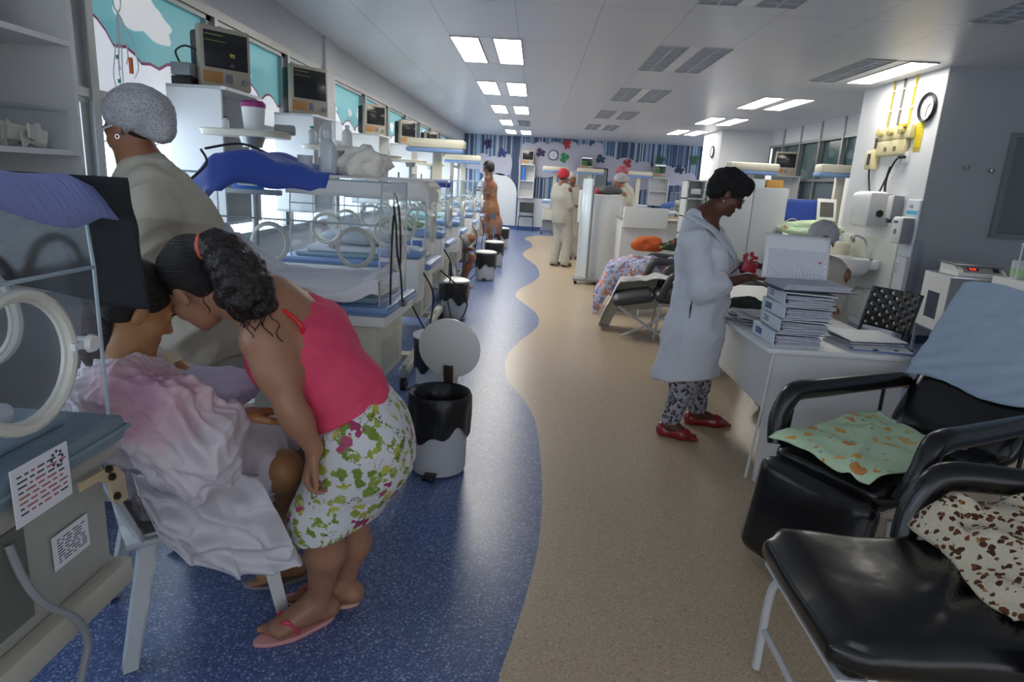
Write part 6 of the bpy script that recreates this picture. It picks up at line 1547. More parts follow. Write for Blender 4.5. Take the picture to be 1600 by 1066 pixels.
    b.build('toenail', mat('dark_nail_varnish', '4a1420', .3), r)
    flipflop(r, toN, anN, 'd99a96', 'cc3a5c', 1.02); flipflop(r, toF, anF, 'd9a890', 'cc3a5c', 1.0)
    settle(r)
bend()
def hairdo(name, B, hd, r, m, res=.006, big=1.0, disp=None):
    def L(f, l, u): return hd + B[0] * f + B[1] * l + B[2] * u
    P = [ell(L(-.022, 0, .045), (.096 * big, .082 * big, .085 * big), B, .02), ell(L(-.05, 0, 0), (.062 * big, .075 * big, .06 * big), B, .03), dict(ell(L(.09, 0, -.035), (.07, .09, .085), B, .01), op='s'), dict(ell(L(.0, -.085, -.03), (.03, .03, .045), B, .01), op='s'), dict(ell(L(.0, .085, -.03), (.03, .03, .045), B, .01), op='s')]
    return sdf_obj(name, P, res, m, r, (), disp)
def netcap(B, hd, r, m=None, res=.005, s=1.0, sag=.02):
    def L(f, l, u): return hd + B[0] * f + B[1] * l + B[2] * u
    P = [ell(L(-.035, 0, .05), (.108 * s, .096 * s, .088 * s), B, .02), ell(L(-.075, 0, .02), (.075 * s, .09 * s, .075 * s), B, .04), cap(L(-.10, 0, .01), L(-.115, 0, -.01 - sag), .06, .045, .03)]
    P += [dict(ell(L(.10, 0, -.03), (.088, .12, .085), B, .012), op='s'), dict(rb(L(.03, 0, -.105), (.09, .13, .075), .03, B, .01), op='s')]
    o = sdf_obj('hair_net', P, res, m or NET, r, (), fsum(folds(.004, 18, B[0] + .4 * B[2], .25, True, 4, 3), folds(.0015, 70, B[0], .2, True, 9, 1)))
    b = MB(); pts = [L(.052 - .10 * abs(math.sin(t / 2)) ** 1.2 * 1.35 if 0 else (.068 * math.cos(t) - .03), .092 * math.sin(t), .035 + .045 * math.cos(t)) for t in [2 * PI * k / 30 for k in range(30)]]
    return o

# --- nurse with hair net and cream scrubs at the left
SCR = mat('cream_scrubs', 'b9b3a2', .85, bump=(140, .1)); SCP = mat('grey_scrub_trousers', 'aeaca4', .85, bump=(140, .1)); SCG = mat('beige_scrubs', 'b4b0a4', .85, bump=(120, .1))
def nurse_left():
    Yn = 2.38
    hd = V3(at(207, 200, Yn)); fw = unit((-.90, .16, -.34)); up = unit((-.25, .1, .95)); B = basis(fw, up)
    neck = V3(at(226, 266, Yn)); chest = V3(at(258, 345, Yn)); waist = V3(at(290, 430, Yn)); pel = V3(at(312, 510, Yn))
    sd = unit((.31, .95, 0)); shN = V3(at(238, 318, Yn - .17)); shF = neck + (-.0, .22, -.09); elN = V3(at(212, 420, Yn - .2)); wrN = elN + (-.26, .03, -.02); elF = shF + (-.12, .02, -.26); wrF = elF + (-.24, -.02, .02)
    hipN = pel + (0, -.09, -.03); hipF = pel + (0, .09, -.03); anN = np.array([pel[0] + .04, Yn - .08, .09]); anF = np.array([pel[0] - .1, Yn + .12, .09]); knN = lerp(hipN, anN, .5) + (-.03, 0, 0); knF = lerp(hipF, anF, .5) + (-.03, 0, 0)
    r = person('person', 'nurse in cream scrubs and a white hair net standing at far left', (anN[0], Yn, 0))
    sk = skin('tan', '9c6c50')
    P = head_prims(hd, fw, up) + [cap(lerp(hd, neck, .35), neck, .05, .055, .03), cap(neck, chest, .07, .10, .06, (sd, 1.2)), cap(chest, pel, .10, .12, .06, (sd, 1.15)), cap(shN, lerp(neck, chest, .35), .045, .06, .05), cap(shF, lerp(neck, chest, .35), .045, .06, .05)]
    P += arm_p(shN, elN, wrN) + arm_p(shF, elF, wrF) + hand_prims(wrN, (-1, 0, -.1), (0, .3, -1), 1) + hand_prims(wrF, (-1, 0, -.1), (0, -.3, -1), -1) + leg_p(hipN, knN, anN) + leg_p(hipF, knF, anF) + foot_prims(anN, anN + (-.16, 0, -.075)) + foot_prims(anF, anF + (-.16, 0, -.075))
    sdf_obj('body', P, .006, sk, r); head_extras(r, hd, fw, up)
    P = [cap(neck + (0.01, 0, -.04), chest, .10, .150, .06, (sd, 1.25)), cap(chest, waist, .150, .150, .06, (sd, 1.15)), cap(waist, pel + (0.01, 0, -.02), .145, .17, .07, (sd, 1.15)), cap(lerp(shN, neck, .35), lerp(shN, elN, .15), .075, .082, .06), cap(lerp(shN, elN, .15), lerp(shN, elN, .95), .078, .082, .03), cap(lerp(shF, neck, .35), lerp(shF, elF, .9), .075, .08, .06),
         cap(pel, pel + (.0, 0, -.3), .17, .185, .06, (sd, 1.15)), dict(ell(neck + (-.02, 0, .04), (.068, .07, .055), None, .012), op='s')]
    sdf_obj('scrub_top', P, .0065, SCR, r, [(pel + (0, 0, -.10), (.12, .05, -1))], fsum(folds(.013, 5, (-.2, 0, 1), .25, False, 3, 3), crumple(.016, 3.5, 5, 4), folds(.005, 10, (.8, .2, .6), .2, True, 6, 2)))
    P = [cap(pel, pel + (0, 0, -.12), .15, .165, .06, (sd, 1.1)), cap(hipN + (0, 0, -.05), knN, .125, .095, .06), cap(knN, anN + (0, 0, -.01), .095, .085, .05), cap(hipF + (0, 0, -.05), knF, .125, .095, .06), cap(knF, anF + (0, 0, -.01), .095, .085, .05)]
    sdf_obj('trousers', P, .007, SCP, r, [((0, 0, .035), (0, 0, -1))], folds(.006, 7, (.1, 0, 1), .3, True, 2, 3))
    netcap(B, hd, r, sag=.035)
    hairdo('hair', B, hd, r, HAIRB, big=.98)
    def L(f, l, u): return Vector(hd + B[0] * f + B[1] * l + B[2] * u)
    b = MB()
    for q in (-1, 1): b.tube([L(.0, q * .078, .0), L(.05, q * .073, .006), L(.092, q * .058, .004)], .0035, 6)
    b.build('glasses_arm', mat('white_frame', 'd7e0e0', .3), r)
    b = MB()
    for q in (-1, 1): b.tube([L(.101 - .006 * abs(math.cos(t)), q * .033 + .024 * math.cos(t), .0 + .019 * math.sin(t)) for t in [2 * PI * k / 16 for k in range(16)]], .0022, 5, closed=True)
    b.build('glasses_rim', mat('white_frame', 'd7e0e0', .3), r)
    for q in (1, -1): b = MB(); p = L(-.004, q * .089, -.044); b.tube([p + Vector((.007 * math.cos(t), 0, .007 * math.sin(t))) for t in [2 * PI * k / 12 for k in range(12)]], .0018, 5, closed=True); b.build('earring', mat('silver', 'cfd2d4', .2, .9), r)
    for an in (anN, anF):
        P = [cap(an + (-.12, 0, -.05), an + (.03, 0, -.05), .045, .045, .03, ((0, 0, 1), .8))]; sdf_obj('shoe', P, .007, WHITEP, r, [((0, 0, .002), (0, 0, -1))])
    settle(r)
nurse_left()

# --- seated mother in a disposable gown with a baby
def mother():
    hd = V3(at(212, 480, 1.72)); fw = unit((.60, .62, -.48)); up = unit((.28, .20, .93)); B = basis(fw, up)
    neck = V3(at(190, 560, 1.74)); pel = np.array([-1.10, 1.92, .52]); chest = lerp(neck, pel, .38) + (-.03, -.02, 0); sd = unit((-.63, .78, 0)); fd = np.array([.78, .63, 0])
    shR = V3(at(196, 618, 1.60)); shL = neck + sd * .19 + (0, 0, -.08); elR = V3(at(318, 690, 1.62)); wrR = V3(at(376, 652, 1.72)); elL = shL + fd * .12 + (0, 0, -.22); wrL = V3(at(352, 612, 1.95))
    hipR = pel - sd * .10 + (0, 0, -.02); hipL = pel + sd * .09 + (0, 0, -.02); knR = V3(at(440, 680, 1.90)); knL = V3(at(458, 655, 2.12))
    anL = V3(gz(522, 800, 0)) + (0, 0, .09); toL = V3(gz(566, 800, 0)); toL[2] = .014; anR = V3(gz(452, 905, 0)) + (0, 0, .08); toR = V3(gz(392, 916, 0)); toR[2] = .014
    knR = (knR + 0); knR[2] = min(knR[2], .56); knL[2] = min(knL[2], .6)
    r = person('person', 'seated woman with dark tied hair in a white disposable gown holding a wrapped baby', (pel[0], pel[1], 0))
    sk = skin('caramel', 'a8794f')
    P = head_prims(hd, fw, up) + [cap(lerp(hd, neck, .3), neck, .055, .058, .04), cap(neck, chest, .07, .12, .06, (sd, 1.25)), cap(chest, pel, .12, .14, .06, (sd, 1.2)), cap(shR, lerp(neck, chest, .35), .05, .07, .05), cap(shL, lerp(neck, chest, .35), .05, .07, .05)]
    P += arm_p(shR, elR, wrR) + arm_p(shL, elL, wrL) + hand_prims(wrR, V3(at(428, 636, 1.86)) - wrR, (.1, .1, -1), -1, 1.05, .25, .9, .42) + hand_prims(wrL, V3(at(330, 612, 1.9)) - wrL, (-.2, -.5, -.8), 1, .95, .8)
    P += leg_p(hipR, knR, anR, 1.12) + leg_p(hipL, knL, anL, 1.15) + foot_prims(anL, toL + (0, 0, .002)) + foot_prims(anR, toR + (0, 0, .002))
    sdf_obj('body', P, .0055, sk, r); head_extras(r, hd, fw, up)
    # hair pulled down into a low tail behind
    def L(f, l, u): return hd + B[0] * f + B[1] * l + B[2] * u
    hairdo('hair', B, hd, r, HAIRB, .005, 1.0, folds(.002, 30, B[0], .15, True, 1, 2))
    q = [L(-.08, 0, .01), V3(at(172, 505, 1.72)), V3(at(160, 545, 1.70)), V3(at(158, 580, 1.69))]
    sdf_obj('hair_tail', limb(q, [.055, .05, .042, .02], .03), .0055, HAIRB, r, (), folds(.006, 22, (0, 0, 1), .2, True, 3, 3))
    # gown: shoulders, billowing sleeve, drape over lap and side down past the seat
    GWN = mat('white_gown', 'cfccd2', .7, bump=(45, .25), sub=.0)
    m, nt, bs = newmat('gown_tinted'); bs.inputs['Roughness'].default_value = .75
    g = nt.nodes.new('ShaderNodeTexCoord'); sp = nt.nodes.new('ShaderNodeVectorMath'); sp.operation = 'DISTANCE'
    c0 = V3(at(228, 612, 1.55)) - V3((pel[0], pel[1], 0)) * 0
    nt.links.new(g.outputs['Object'], sp.inputs[0]); sp.inputs[1].default_value = tuple(c0)
    n_ = nt.nodes.new('ShaderNodeTexNoise'); n_.inputs['Scale'].default_value = 14; nt.links.new(g.outputs['Object'], n_.inputs['Vector'])
    ma = nt.nodes.new('ShaderNodeMath'); ma.operation = 'MULTIPLY_ADD'; ma.inputs[1].default_value = .16; nt.links.new(n_.outputs['Fac'], ma.inputs[0]); nt.links.new(sp.outputs['Value'], ma.inputs[2])
    rp = ramp(nt, [(.10, 'b98aa0'), (.17, 'd0a8b0'), (.27, 'd8cfd4'), (1, 'd6d3da')], 'LINEAR'); nt.links.new(ma.outputs[0], rp.inputs[0]); nt.links.new(rp.outputs[0], bs.inputs['Base Color'])
    bs.inputs['Transmission Weight'].default_value = 0.0; MATS['gown_tinted'] = m
    cr = lambda a, f, s_: folds(a, f, None, 1, True, s_, 4)
    P = [cap(neck + (-.0, 0, -.035), chest, .085, .15, .06, (sd, 1.25)), cap(chest, pel + (0, 0, .02), .15, .18, .08, (sd, 1.25)), cap(lerp(shR, neck, .3), shR, .06, .085, .05), cap(shR, lerp(shR, elR, .5), .085, .105, .06), cap(lerp(shR, elR, .5), elR + (-.02, -.02, -.03), .105, .115, .06), cap(elR, lerp(elR, wrR, .75), .11, .052, .05),
         cap(lerp(shL, neck, .3), elL, .07, .085, .05), cap(elL, lerp(elL, wrL, .8), .08, .05, .05),
         cap(pel + fd * .05 + (0, 0, .02), lerp(pel, knR, .84) + (0, 0, .0), .17, .085, .06), cap(pel + sd * .06, lerp(pel, knL, .84) + (0, 0, .0), .15, .09, .06), cap(lerp(knR, knL, .5) + (-.10, -.05, -.0), lerp(pel, knL, .5), .10, .13, .08),
         dict(ell(neck + fd * .03 + (0, 0, .045), (.07, .07, .06), None, .012), op='s')]
    sdf_obj('gown', P, .0055, m, r, (), fsum(crumple(.024, 5.5, 6, 3), crumple(.009, 13, 6, 8)))
    # skirts of the gown falling at the camera side
    def drape(u, v):
        a0 = V3(at(205, 735, 1.63)); a1 = V3(at(404, 742, 1.72)); t0 = lerp(a0, a1, u)
        lo = [(222, 770, 1.60), (250, 845, 1.58), (300, 880, 1.60), (370, 892, 1.62), (425, 890, 1.66), (468, 872, 1.74)]
        k = u * 5; i = min(int(k), 4); f = k - i; f = f * f * (3 - 2 * f); b0 = lerp(V3(at(*lo[i])), V3(at(*lo[i + 1])), f)
        p = lerp(t0, b0, v); bul = math.sin(PI * min(1, v * 1.1)) * .05
        tr = lambda q: abs((q % 1) * 2 - 1)
        p = p + np.array([.55, -.83, 0]) * (bul + .045 * (tr(u * 2.3 + v * .9 + n3(u * 3, v * 3)) ** 2) * v + .03 * n3(u * 5, v * 4) + .03 * tr(v * 2.1 - u * 1.4 + n3(u * 2, v * 4, 4)) ** 2.2)
        return Vector(p)
    b = MB(); b.grid(drape, 70, 44); o = b.build('gown_skirt', GWN, r, sharp=80, thick=.003)
    flipflop(r, toR, anR, '8f8a88', 'a8292a', 1.0, 'sandal'); flipflop(r, toL, anL, 'd8d2cc', 'b02a2c', 1.0, 'sandal')
    settle(r)
    # baby bundle
    bc = V3(at(312, 606, 1.86)); t = thing('baby', 'baby wrapped in a pale lilac cloth in the seated mother\'s arms', 'baby', tuple(bc), 0)
    h = bc + V3((-.09, -.0, .045)); P = [ell(h, (.052, .046, .05)), ell(h + V3((.03, -.02, .0)), (.02, .02, .02)), cap(h, bc + V3((.05, .05, -.02)), .03, .05, .03), cap(bc + V3((.05, .05, -.02)), bc + V3((.09, .06, -.03)), .045, .035, .03), ell(h + V3((.045, -.03, .005)), (.008, .008, .008), None, .006), ell(h + V3((0, -.048, 0)), (.012, .006, .016), None, .004)]
    sdf_obj('body', P, .004, skin('baby', 'a5714f'), t)
    P = [cap(bc + V3((-.03, 0, .0)), bc + V3((.10, .05, -.01)), .056, .048, .04), cap(bc + V3((-.03, -.03, .0)), bc + V3((.08, .0, -.02)), .045, .04, .04)]
    sdf_obj('wrap', P, .005, mat('lilac_wrap', 'd0cde6', .8), t, (), folds(.012, 12, (1, .6, 0), .3, True, 4, 3))
    P = [ell(h + V3((-.012, .0, .018)), (.054, .05, .045), None, .02), dict(ell(h + V3((.05, -.02, -.02)), (.04, .05, .05), None, .01), op='s')]
    sdf_obj('cap', P, .004, mat('cream_knit', 'd9cfb0', .9, bump=(80, .5)), t); settle(t)
mother()

# --- woman in the white coat
def doctor():
    Y = 3.96
    hd = V3(at(1136, 303, Y)); fw = unit((.86, -.12, -.46)); up = unit((.45, -.05, .88)); B = basis(fw, up)
    neck = V3(at(1097, 346, Y)); chest = V3(at(1098, 398, Y)); waist = V3(at(1094, 462, Y)); pel = V3(at(1082, 520, Y)); sd = np.array([0, 1.0, 0])
    shN = V3(at(1082, 378, Y - .17)); shF = V3(at(1110, 370, Y + .17)); elN = V3(at(1098, 452, Y - .2)); wrN = V3(at(1168, 434, Y - .16)); elF = shF + (.06, .04, -.26); wrF = V3(at(1180, 414, Y + .06))
    an1 = V3(gz(1048, 683, 0)) + (-.01, .02, .075); an2 = V3(gz(1088, 664, 0)) + (0, .02, .075)
    to1 = V3(gz(1084, 690, 0)); to2 = V3(gz(1136, 668, 0)); to1[2] = to2[2] = .012
    hip1 = pel + (-.02, -.08, 0); hip2 = pel + (.02, .08, 0); kn1 = V3(at(1068, 600, Y - .05)); kn2 = V3(at(1090, 598, Y + .1))
    r = person('person', 'woman with short black hair and glasses in a white coat writing at the desk', (1.1, Y, 0))
    sk = skin('deep_brown', '5a3626')
    P = head_prims(hd, fw, up, 1.0) + [cap(lerp(hd, neck, .4), neck, .056, .064, .03), cap(neck, chest, .08, .13, .06, (sd, 1.2)), cap(chest, pel, .13, .15, .06, (sd, 1.1)), cap(shN, lerp(neck, chest, .35), .05, .07, .05), cap(shF, lerp(neck, chest, .35), .05, .07, .05)]
    P += arm_p(shN, elN, wrN, 1.05) + arm_p(shF, elF, wrF) + hand_prims(wrN, V3(at(1212, 436, Y - .14)) - wrN, (.15, .35, -1), 1, 1.0, .55, .7, .18) + hand_prims(wrF, (.9, -.2, -.2), (0, -.4, -1), -1, .95, .9)
    P += leg_p(hip1, kn1, an1, 1.05) + leg_p(hip2, kn2, an2, 1.05) + foot_prims(an1, to1) + foot_prims(an2, to2)
    sdf_obj('body', P, .0058, sk, r); head_extras(r, hd, fw, up, brow='0c0807', mouth='4a1c1c')
    def L(f, l, u): return Vector(hd + B[0] * f + B[1] * l + B[2] * u)
    P = [ell(hd + B[0] * -.015 + B[2] * .06, (.115, .098, .085), B, .02), ell(hd + B[0] * .05 + B[2] * .09, (.062, .078, .045), B, .02), ell(hd + B[0] * -.06 + B[2] * .0, (.066, .078, .07), B, .03), dict(ell(hd + B[0] * .105 + B[2] * -.045, (.09, .10, .092), B, .008), op='s'), dict(rb(hd + B[0] * .04 + B[2] * -.10, (.07, .12, .055), .02, B, .01), op='s')]
    P += [dict(ell(hd + B[0] * .0 + B[1] * q * .09 + B[2] * -.03, (.034, .032, .05), B, .01), op='s') for q in (-1, 1)]
    sdf_obj('hair', P, .005, mat('afro_hair', '0c0a0a', .7, bump=(120, 1.0)), r, (), fsum(folds(.008, 24, None, 1, False, 3, 3), folds(.005, 80, None, 1, True, 6, 1)))
    COAT = mat('white_coat_cotton', 'd3d6de', .8, bump=(90, .08))
    hemz = V3(at(1070, 590, Y))
    P = [cap(neck + (-.022, 0, .0), neck + (-.01, 0, -.06), .078, .092, .03), cap(neck + (-.005, 0, -.05), chest, .088, .150, .06, (sd, 1.22)), cap(chest + (.01, 0, 0), waist, .15, .145, .06, (sd, 1.12)), ell(chest + (.075, 0, -.02), (.075, .13, .08), None, .05), cap(waist, pel, .148, .168, .07, (sd, 1.1)), cap(pel, hemz, .168, .19, .07, (sd, 1.08)), cap(hemz, hemz + (0, 0, -.3), .19, .19, .05, (sd, 1.08)),
         cap(lerp(shN, neck, .25), shN, .06, .072, .05), cap(shN, lerp(shN, elN, .9), .074, .07, .05), cap(elN, lerp(elN, wrN, .38), .07, .062, .05), cap(lerp(shF, neck, .25), shF, .06, .072, .05), cap(shF, elF, .074, .068, .05), cap(elF, lerp(elF, wrF, .45), .068, .06, .05),
         dict(ell(neck + (.045, 0, .02), (.05, .06, .10), None, .010), op='s'), dict(rb(neck + (.02, 0, .10), (.14, .12, .055), .01, basis((1, 0, -.35), (0, 0, 1)), .008), op='s')]
    sdf_obj('coat', P, .006, COAT, r, [(V3(at(1070, 586, Y)), (.12, -.1, -1))], fsum(folds(.012, 6, (0, 0, 1), .2, False, 3, 2), crumple(.012, 4, 5, 6), folds(.004, 13, (.6, 0, .6), .2, True, 5, 2)))
    # collar and lapel, pocket, side slit
    for q in (-1, 1):
        pts = [neck + (-.10, q * .01, .035), neck + (-.06, q * .085, .02), neck + (.03, q * .10, -.02), neck + (.095, q * .085, -.075), chest + (.172, q * .055, .02), chest + (.205, q * .02, -.06)]
        b = MB(); P_ = spline(pts, 6); n_ = len(P_)
        def lap(u, v):
            p = P_[min(n_ - 1, int(round(u * (n_ - 1))))]; wd = .038 + .02 * math.sin(PI * u)
            o = Vector((-.012 - .012 * u, q * (.2 + .8 * math.sin(PI * min(1, u * .75 + .1))) * wd, -.55 * wd)) * v + Vector((.002, q * .006, .004))
            return p + o
        b.grid(lap, n_, 5); b.build('lapel', COAT, r, sharp=80, thick=.006)
    b = MB(); pts = spline([V3(at(1101, 462, Y - .19)), V3(at(1115, 466, Y - .19)), V3(at(1130, 464, Y - .175))], 5); b.tube([V3(p) + (0, -.006, 0) for p in pts], .003, 5); b.build('pocket_edge', COAT, r)
    b = MB(); pts = [V3(at(1081, 470, Y - .19)), V3(at(1079, 482, Y - .195)), V3(at(1077, 498, Y - .20))]; b.tube(pts, [.002, .006, .002], 6); b.build('side_slit', mat('dark_gap', '33323a', .9), r)
    LEOP = patmat('grey_animal_print', 'a8a6ae', [(42, (.22, .5), ['33303f', 'a8a6ae', '474252', '2c2a38', '3d394a'], 1.2)], .85, .2, 90)
    P = [cap(pel, pel + (0, 0, -.1), .12, .13, .05), cap(hip1, kn1, .09, .07, .05), cap(kn1, an1 + (0, 0, .02), .072, .054, .05), cap(hip2, kn2, .09, .07, .05), cap(kn2, an2 + (0, 0, .02), .072, .054, .05)]
    sdf_obj('trousers', P, .006, LEOP, r, [((0, 0, .088), (0, 0, -1))], folds(.004, 16, (1, 1, 0), .25, True, 2, 2))
    RED = mat('red_patent', '8f1a26', .25, coat=.4)
    for an, to in ((an1, to1), (an2, to2)):
        d = to - an; d[2] = 0; d = unit(d); l = np.cross([0, 0, 1.0], d); tip = np.array([to[0], to[1], .014]) + d * .015
        P = [cap(an - d * .04 + (0, 0, -.03), an - d * .03 + (0, 0, -.06), .038, .036, .02), cap(an - d * .035 + (0, 0, -.045), tip - d * .09 + (0, 0, .016), .042, .043, .03, (l, 1.05)), cap(tip - d * .09 + (0, 0, .014), tip, .043, .011, .03), dict(ell(an + d * .035 + (0, 0, .01), (.07, .034, .055), np.stack([d, l, [0, 0, 1.0]]), .008), op='s')]
        o = sdf_obj('shoe', P, .0045, RED, r, [((0, 0, .004), (0, 0, -1))])
        b = MB(); q_ = Vector(tip - d * .06 + (0, 0, .034)); b.box(q_, (.05, .022, .008), Matrix((l, d, (0, 0, 1))).transposed(), .003); b.box(q_ + Vector((0, 0, .002)), (.012, .026, .012), Matrix((l, d, (0, 0, 1))).transposed(), .003); b.build('bow', RED, o)
    b = MB()
    for q in (-1, 1): b.tube([L(-.002, q * .08, .004), L(.05, q * .075, .008), L(.094, q * .062, .006)], .003, 6)
    b.build('glasses_arm', BLACK, r)
    b = MB()
    for q in (-1, 1): b.tube([L(.104 - .008 * abs(math.cos(t)), q * .034 + .026 * math.cos(t), -.002 + .02 * math.sin(t)) for t in [2 * PI * k / 18 for k in range(18)]], .0024, 5, closed=True)
    b.tube([L(.104, -.008, .004), L(.106, .008, .004)], .002, 5); b.build('glasses_rim', BLACK, r)
    b = MB()
    for q in (-1, 1): b.lathe([(0, 0), (.024, 0), (.024, .001), (0, .001)], L(.101, q * .034, -.002), 16, Matrix((B[1], B[2], B[0])).transposed())
    b.build('lens', clear('lens_clear', gloss=.2), r)
    for q in (1, -1): b = MB(); b.lathe([(0, -.006), (.006, 0), (0, .006)], L(-.004, q * .088, -.05), 12); b.build('earring', mat('pearl', 'e8e2da', .2), r)
    b = MB(); b.tube(spline([neck + (.05, -.06, .01), chest + (.145, -.06, .02), chest + (.165, -.04, -.1), V3(at(1168, 402, Y - .1))], 8), .004, 5); b.build('lanyard', mat('dark_red_ribbon', '6b2530', .6), r)
    b = MB(); c_ = Vector(at(1172, 412, Y - .12)); b.box(c_ + Vector((0, 0, -.02)), (.085, .02, .06), RY(.2), .004)
    for k in range(5): a = 2 * PI * k / 5; b.box(c_ + Vector((.03 * math.cos(a) - .01, -.012, .035 + .02 * math.sin(a))), (.03, .01, .02), RY(a))
    b.build('red_badge', mat('red_badge', 'b32a3c', .4, coat=.3), r)
    b = MB(); p = Vector(at(1190, 412, Y - .14)); b.cyl(p, Vector(at(1224, 424, Y - .2)), .0045, 8); b.build('pen', mat('blue_pen', '2c3f8c', .3), r)
    settle(r)
doctor()

# --- a reusable standing/sitting worker for the people farther off
def simple_person(label, hd, fw, pel, anL, anR, wr=None, skc=('mid', '7a5038'), top=SCG, bottom=SCG, cap_=None, res=.011, sit=False, capmat=None, hair=HAIRB, dress=None, hem=.09, arms_bare=False, shoes=None, bare=False, tophem=-.14, wrinkle=.006):
    hd, pel, anL, anR = V3(hd), V3(pel), V3(anL), V3(anR); fw = unit(fw); f2 = unit((fw[0], fw[1], 0)); sd = np.array([-f2[1], f2[0], 0]); up = unit(np.array([0, 0, 1.0]) - fw * fw[2] + 0 * f2); B = basis(fw, up)
    neck = hd + f2 * -.035 + (0, 0, -.155); chest = lerp(neck, pel, .34) - f2 * .01
    shL = neck + sd * .17 + (0, 0, -.06); shR = neck - sd * .17 + (0, 0, -.06)
    if wr is None: wr = (shL + f2 * .3 + (0, 0, -.28) - sd * .05, shR + f2 * .3 + (0, 0, -.28) + sd * .05)
    wr = [V3(x) for x in wr]
    def elb(s_, w_, o):
        m_ = lerp(s_, w_, .5); d = w_ - s_; L_ = np.linalg.norm(d); h = math.sqrt(max(.0, .27 ** 2 - (L_ / 2) ** 2)); return m_ + unit(-f2 * .6 + o * .3 + (0, 0, -.8)) * h
    elL, elR = elb(shL, wr[0], sd), elb(shR, wr[1], -sd)
    hipL, hipR = pel + sd * .09, pel - sd * .09
    def kn(h, a):
        m_ = lerp(h, a, .5); L_ = np.linalg.norm(a - h); hh = math.sqrt(max(0, .43 ** 2 - (L_ / 2) ** 2)); return m_ + (unit(f2 + (0, 0, .5)) if sit else f2) * hh
    knL, knR = kn(hipL, anL), kn(hipR, anR)
    r = person('person', label, (anL[0] if not sit else pel[0], pel[1], 0)); sk = skin(*skc)
    P = head_prims(hd, fw, up) + [cap(lerp(hd, neck, .4), neck, .052, .058, .03), cap(neck, chest, .065, .10, .06, (sd, 1.2)), cap(chest, pel, .10, .12, .06, (sd, 1.15)), cap(shL, lerp(neck, chest, .35), .045, .06, .05), cap(shR, lerp(neck, chest, .35), .045, .06, .05)]
    P += arm_p(shL, elL, wr[0]) + arm_p(shR, elR, wr[1]) + hand_prims(wr[0], unit(wr[0] - elL) + f2 * .5, (0, 0, -1), 1, 1, .5, rmin=res * .75) + hand_prims(wr[1], unit(wr[1] - elR) + f2 * .5, (0, 0, -1), -1, 1, .5, rmin=res * .75)
    P += leg_p(hipL, knL, anL) + leg_p(hipR, knR, anR)
    for a in (anL, anR):
        if a[2] < .2: P += foot_prims(a, a + f2 * .17 + (0, 0, -.08 + .012))
        else: P += [cap(a, a + f2 * .04 + (0, 0, -.04), .034, .036, .02), cap(a + f2 * .02 + (0, 0, -.02), a + f2 * .17 + (0, 0, -.03), .036, .026, .02, (sd, 1.2))]
    sdf_obj('body', P, res * .8, sk, r)
    if res < .012: head_extras(r, hd, fw, up)
    if cap_ == 'net': netcap(B, hd, r, capmat, res * .8)
    elif cap_ == 'cloth':
        def L(f, l, u): return hd + B[0] * f + B[1] * l + B[2] * u
        P = [ell(L(-.02, 0, .06), (.112, .096, .095), B, .02), ell(L(-.07, 0, .03), (.07, .08, .07), B, .04), dict(ell(L(.1, 0, -.055), (.085, .12, .085), B, .012), op='s'), dict(rb(L(.02, 0, -.12), (.11, .13, .085), .03, B, .01), op='s')]
        sdf_obj('cloth_cap', P, res * .7, capmat, r, (), folds(.004, 16, B[0], .3, True, 3, 2))
    if cap_ in ('net', 'cloth'): hairdo('hair', B, hd, r, hair, res * .8, .97)
    else: sdf_obj('hair', [ell(hd - f2 * .02 + (0, 0, .055), (.11, .11, .1), None, .02), ell(hd - f2 * .06 + (0, 0, .0), (.085, .09, .08), None, .03), dict(ell(hd + B[0] * .095 - B[2] * .04, (.08, .10, .09), B, .01), op='s')], res * .7, HAIRC, r, (), folds(.008, 25, None, 1, False, 3, 2))
    fo = folds(wrinkle, 8, (0, 0, 1), .3, True, int(hd[0] * 10) % 7, 2)
    if dress is not None:
        P = [cap(neck + (0, 0, -.12), chest, .09, .135, .06, (sd, 1.15)), cap(chest, pel, .135, .15, .06, (sd, 1.1)), cap(pel, lerp(pel, (knL + knR) / 2, .8), .165, .2, .06, (sd, 1.05)), cap(lerp(pel, (knL + knR) / 2, .8), (knL + knR) / 2 + (0, 0, -.3), .2, .2, .06)]
        sdf_obj('dress', P, res * .8, dress, r, [((0, 0, hem), (0, 0, -1))], fo)
    else:
        P = [cap(neck + (0, 0, -.05), chest, .098, .152, .06, (sd, 1.25)), cap(chest, pel, .152, .168, .06, (sd, 1.15)), cap(pel, pel + (0, 0, -.25), .165, .175, .06, (sd, 1.1)), cap(lerp(shL, neck, .35), lerp(shL, elL, 1.02), .086, .074, .06), cap(lerp(shR, neck, .35), lerp(shR, elR, 1.02), .086, .074, .06), dict(ell(neck + f2 * .02 + (0, 0, .035), (.068, .068, .05), None, .012), op='s')]
        sdf_obj('scrub_top', P, res * .8, top, r, [(pel + (0, 0, tophem), (0, 0, -1))], fo)
        if not bare:
            P = [cap(pel, pel + (0, 0, -.08), .145, .155, .06, (sd, 1.1)), cap(hipL, knL, .115, .09, .06), cap(knL, anL, .09, .08, .05), cap(hipR, knR, .115, .09, .06), cap(knR, anR, .09, .08, .05)]
            sdf_obj('trousers', P, res * .8, bottom, r, [((0, 0, .03), (0, 0, -1))], fo)
        else:
            P = [cap(pel, pel + (0, 0, -.06), .145, .15, .06, (sd, 1.1)), cap(hipL, lerp(hipL, knL, .8), .115, .09, .06), cap(hipR, lerp(hipR, knR, .8), .115, .09, .06)]
            sdf_obj('shorts', P, res * .8, bottom, r, (), fo)
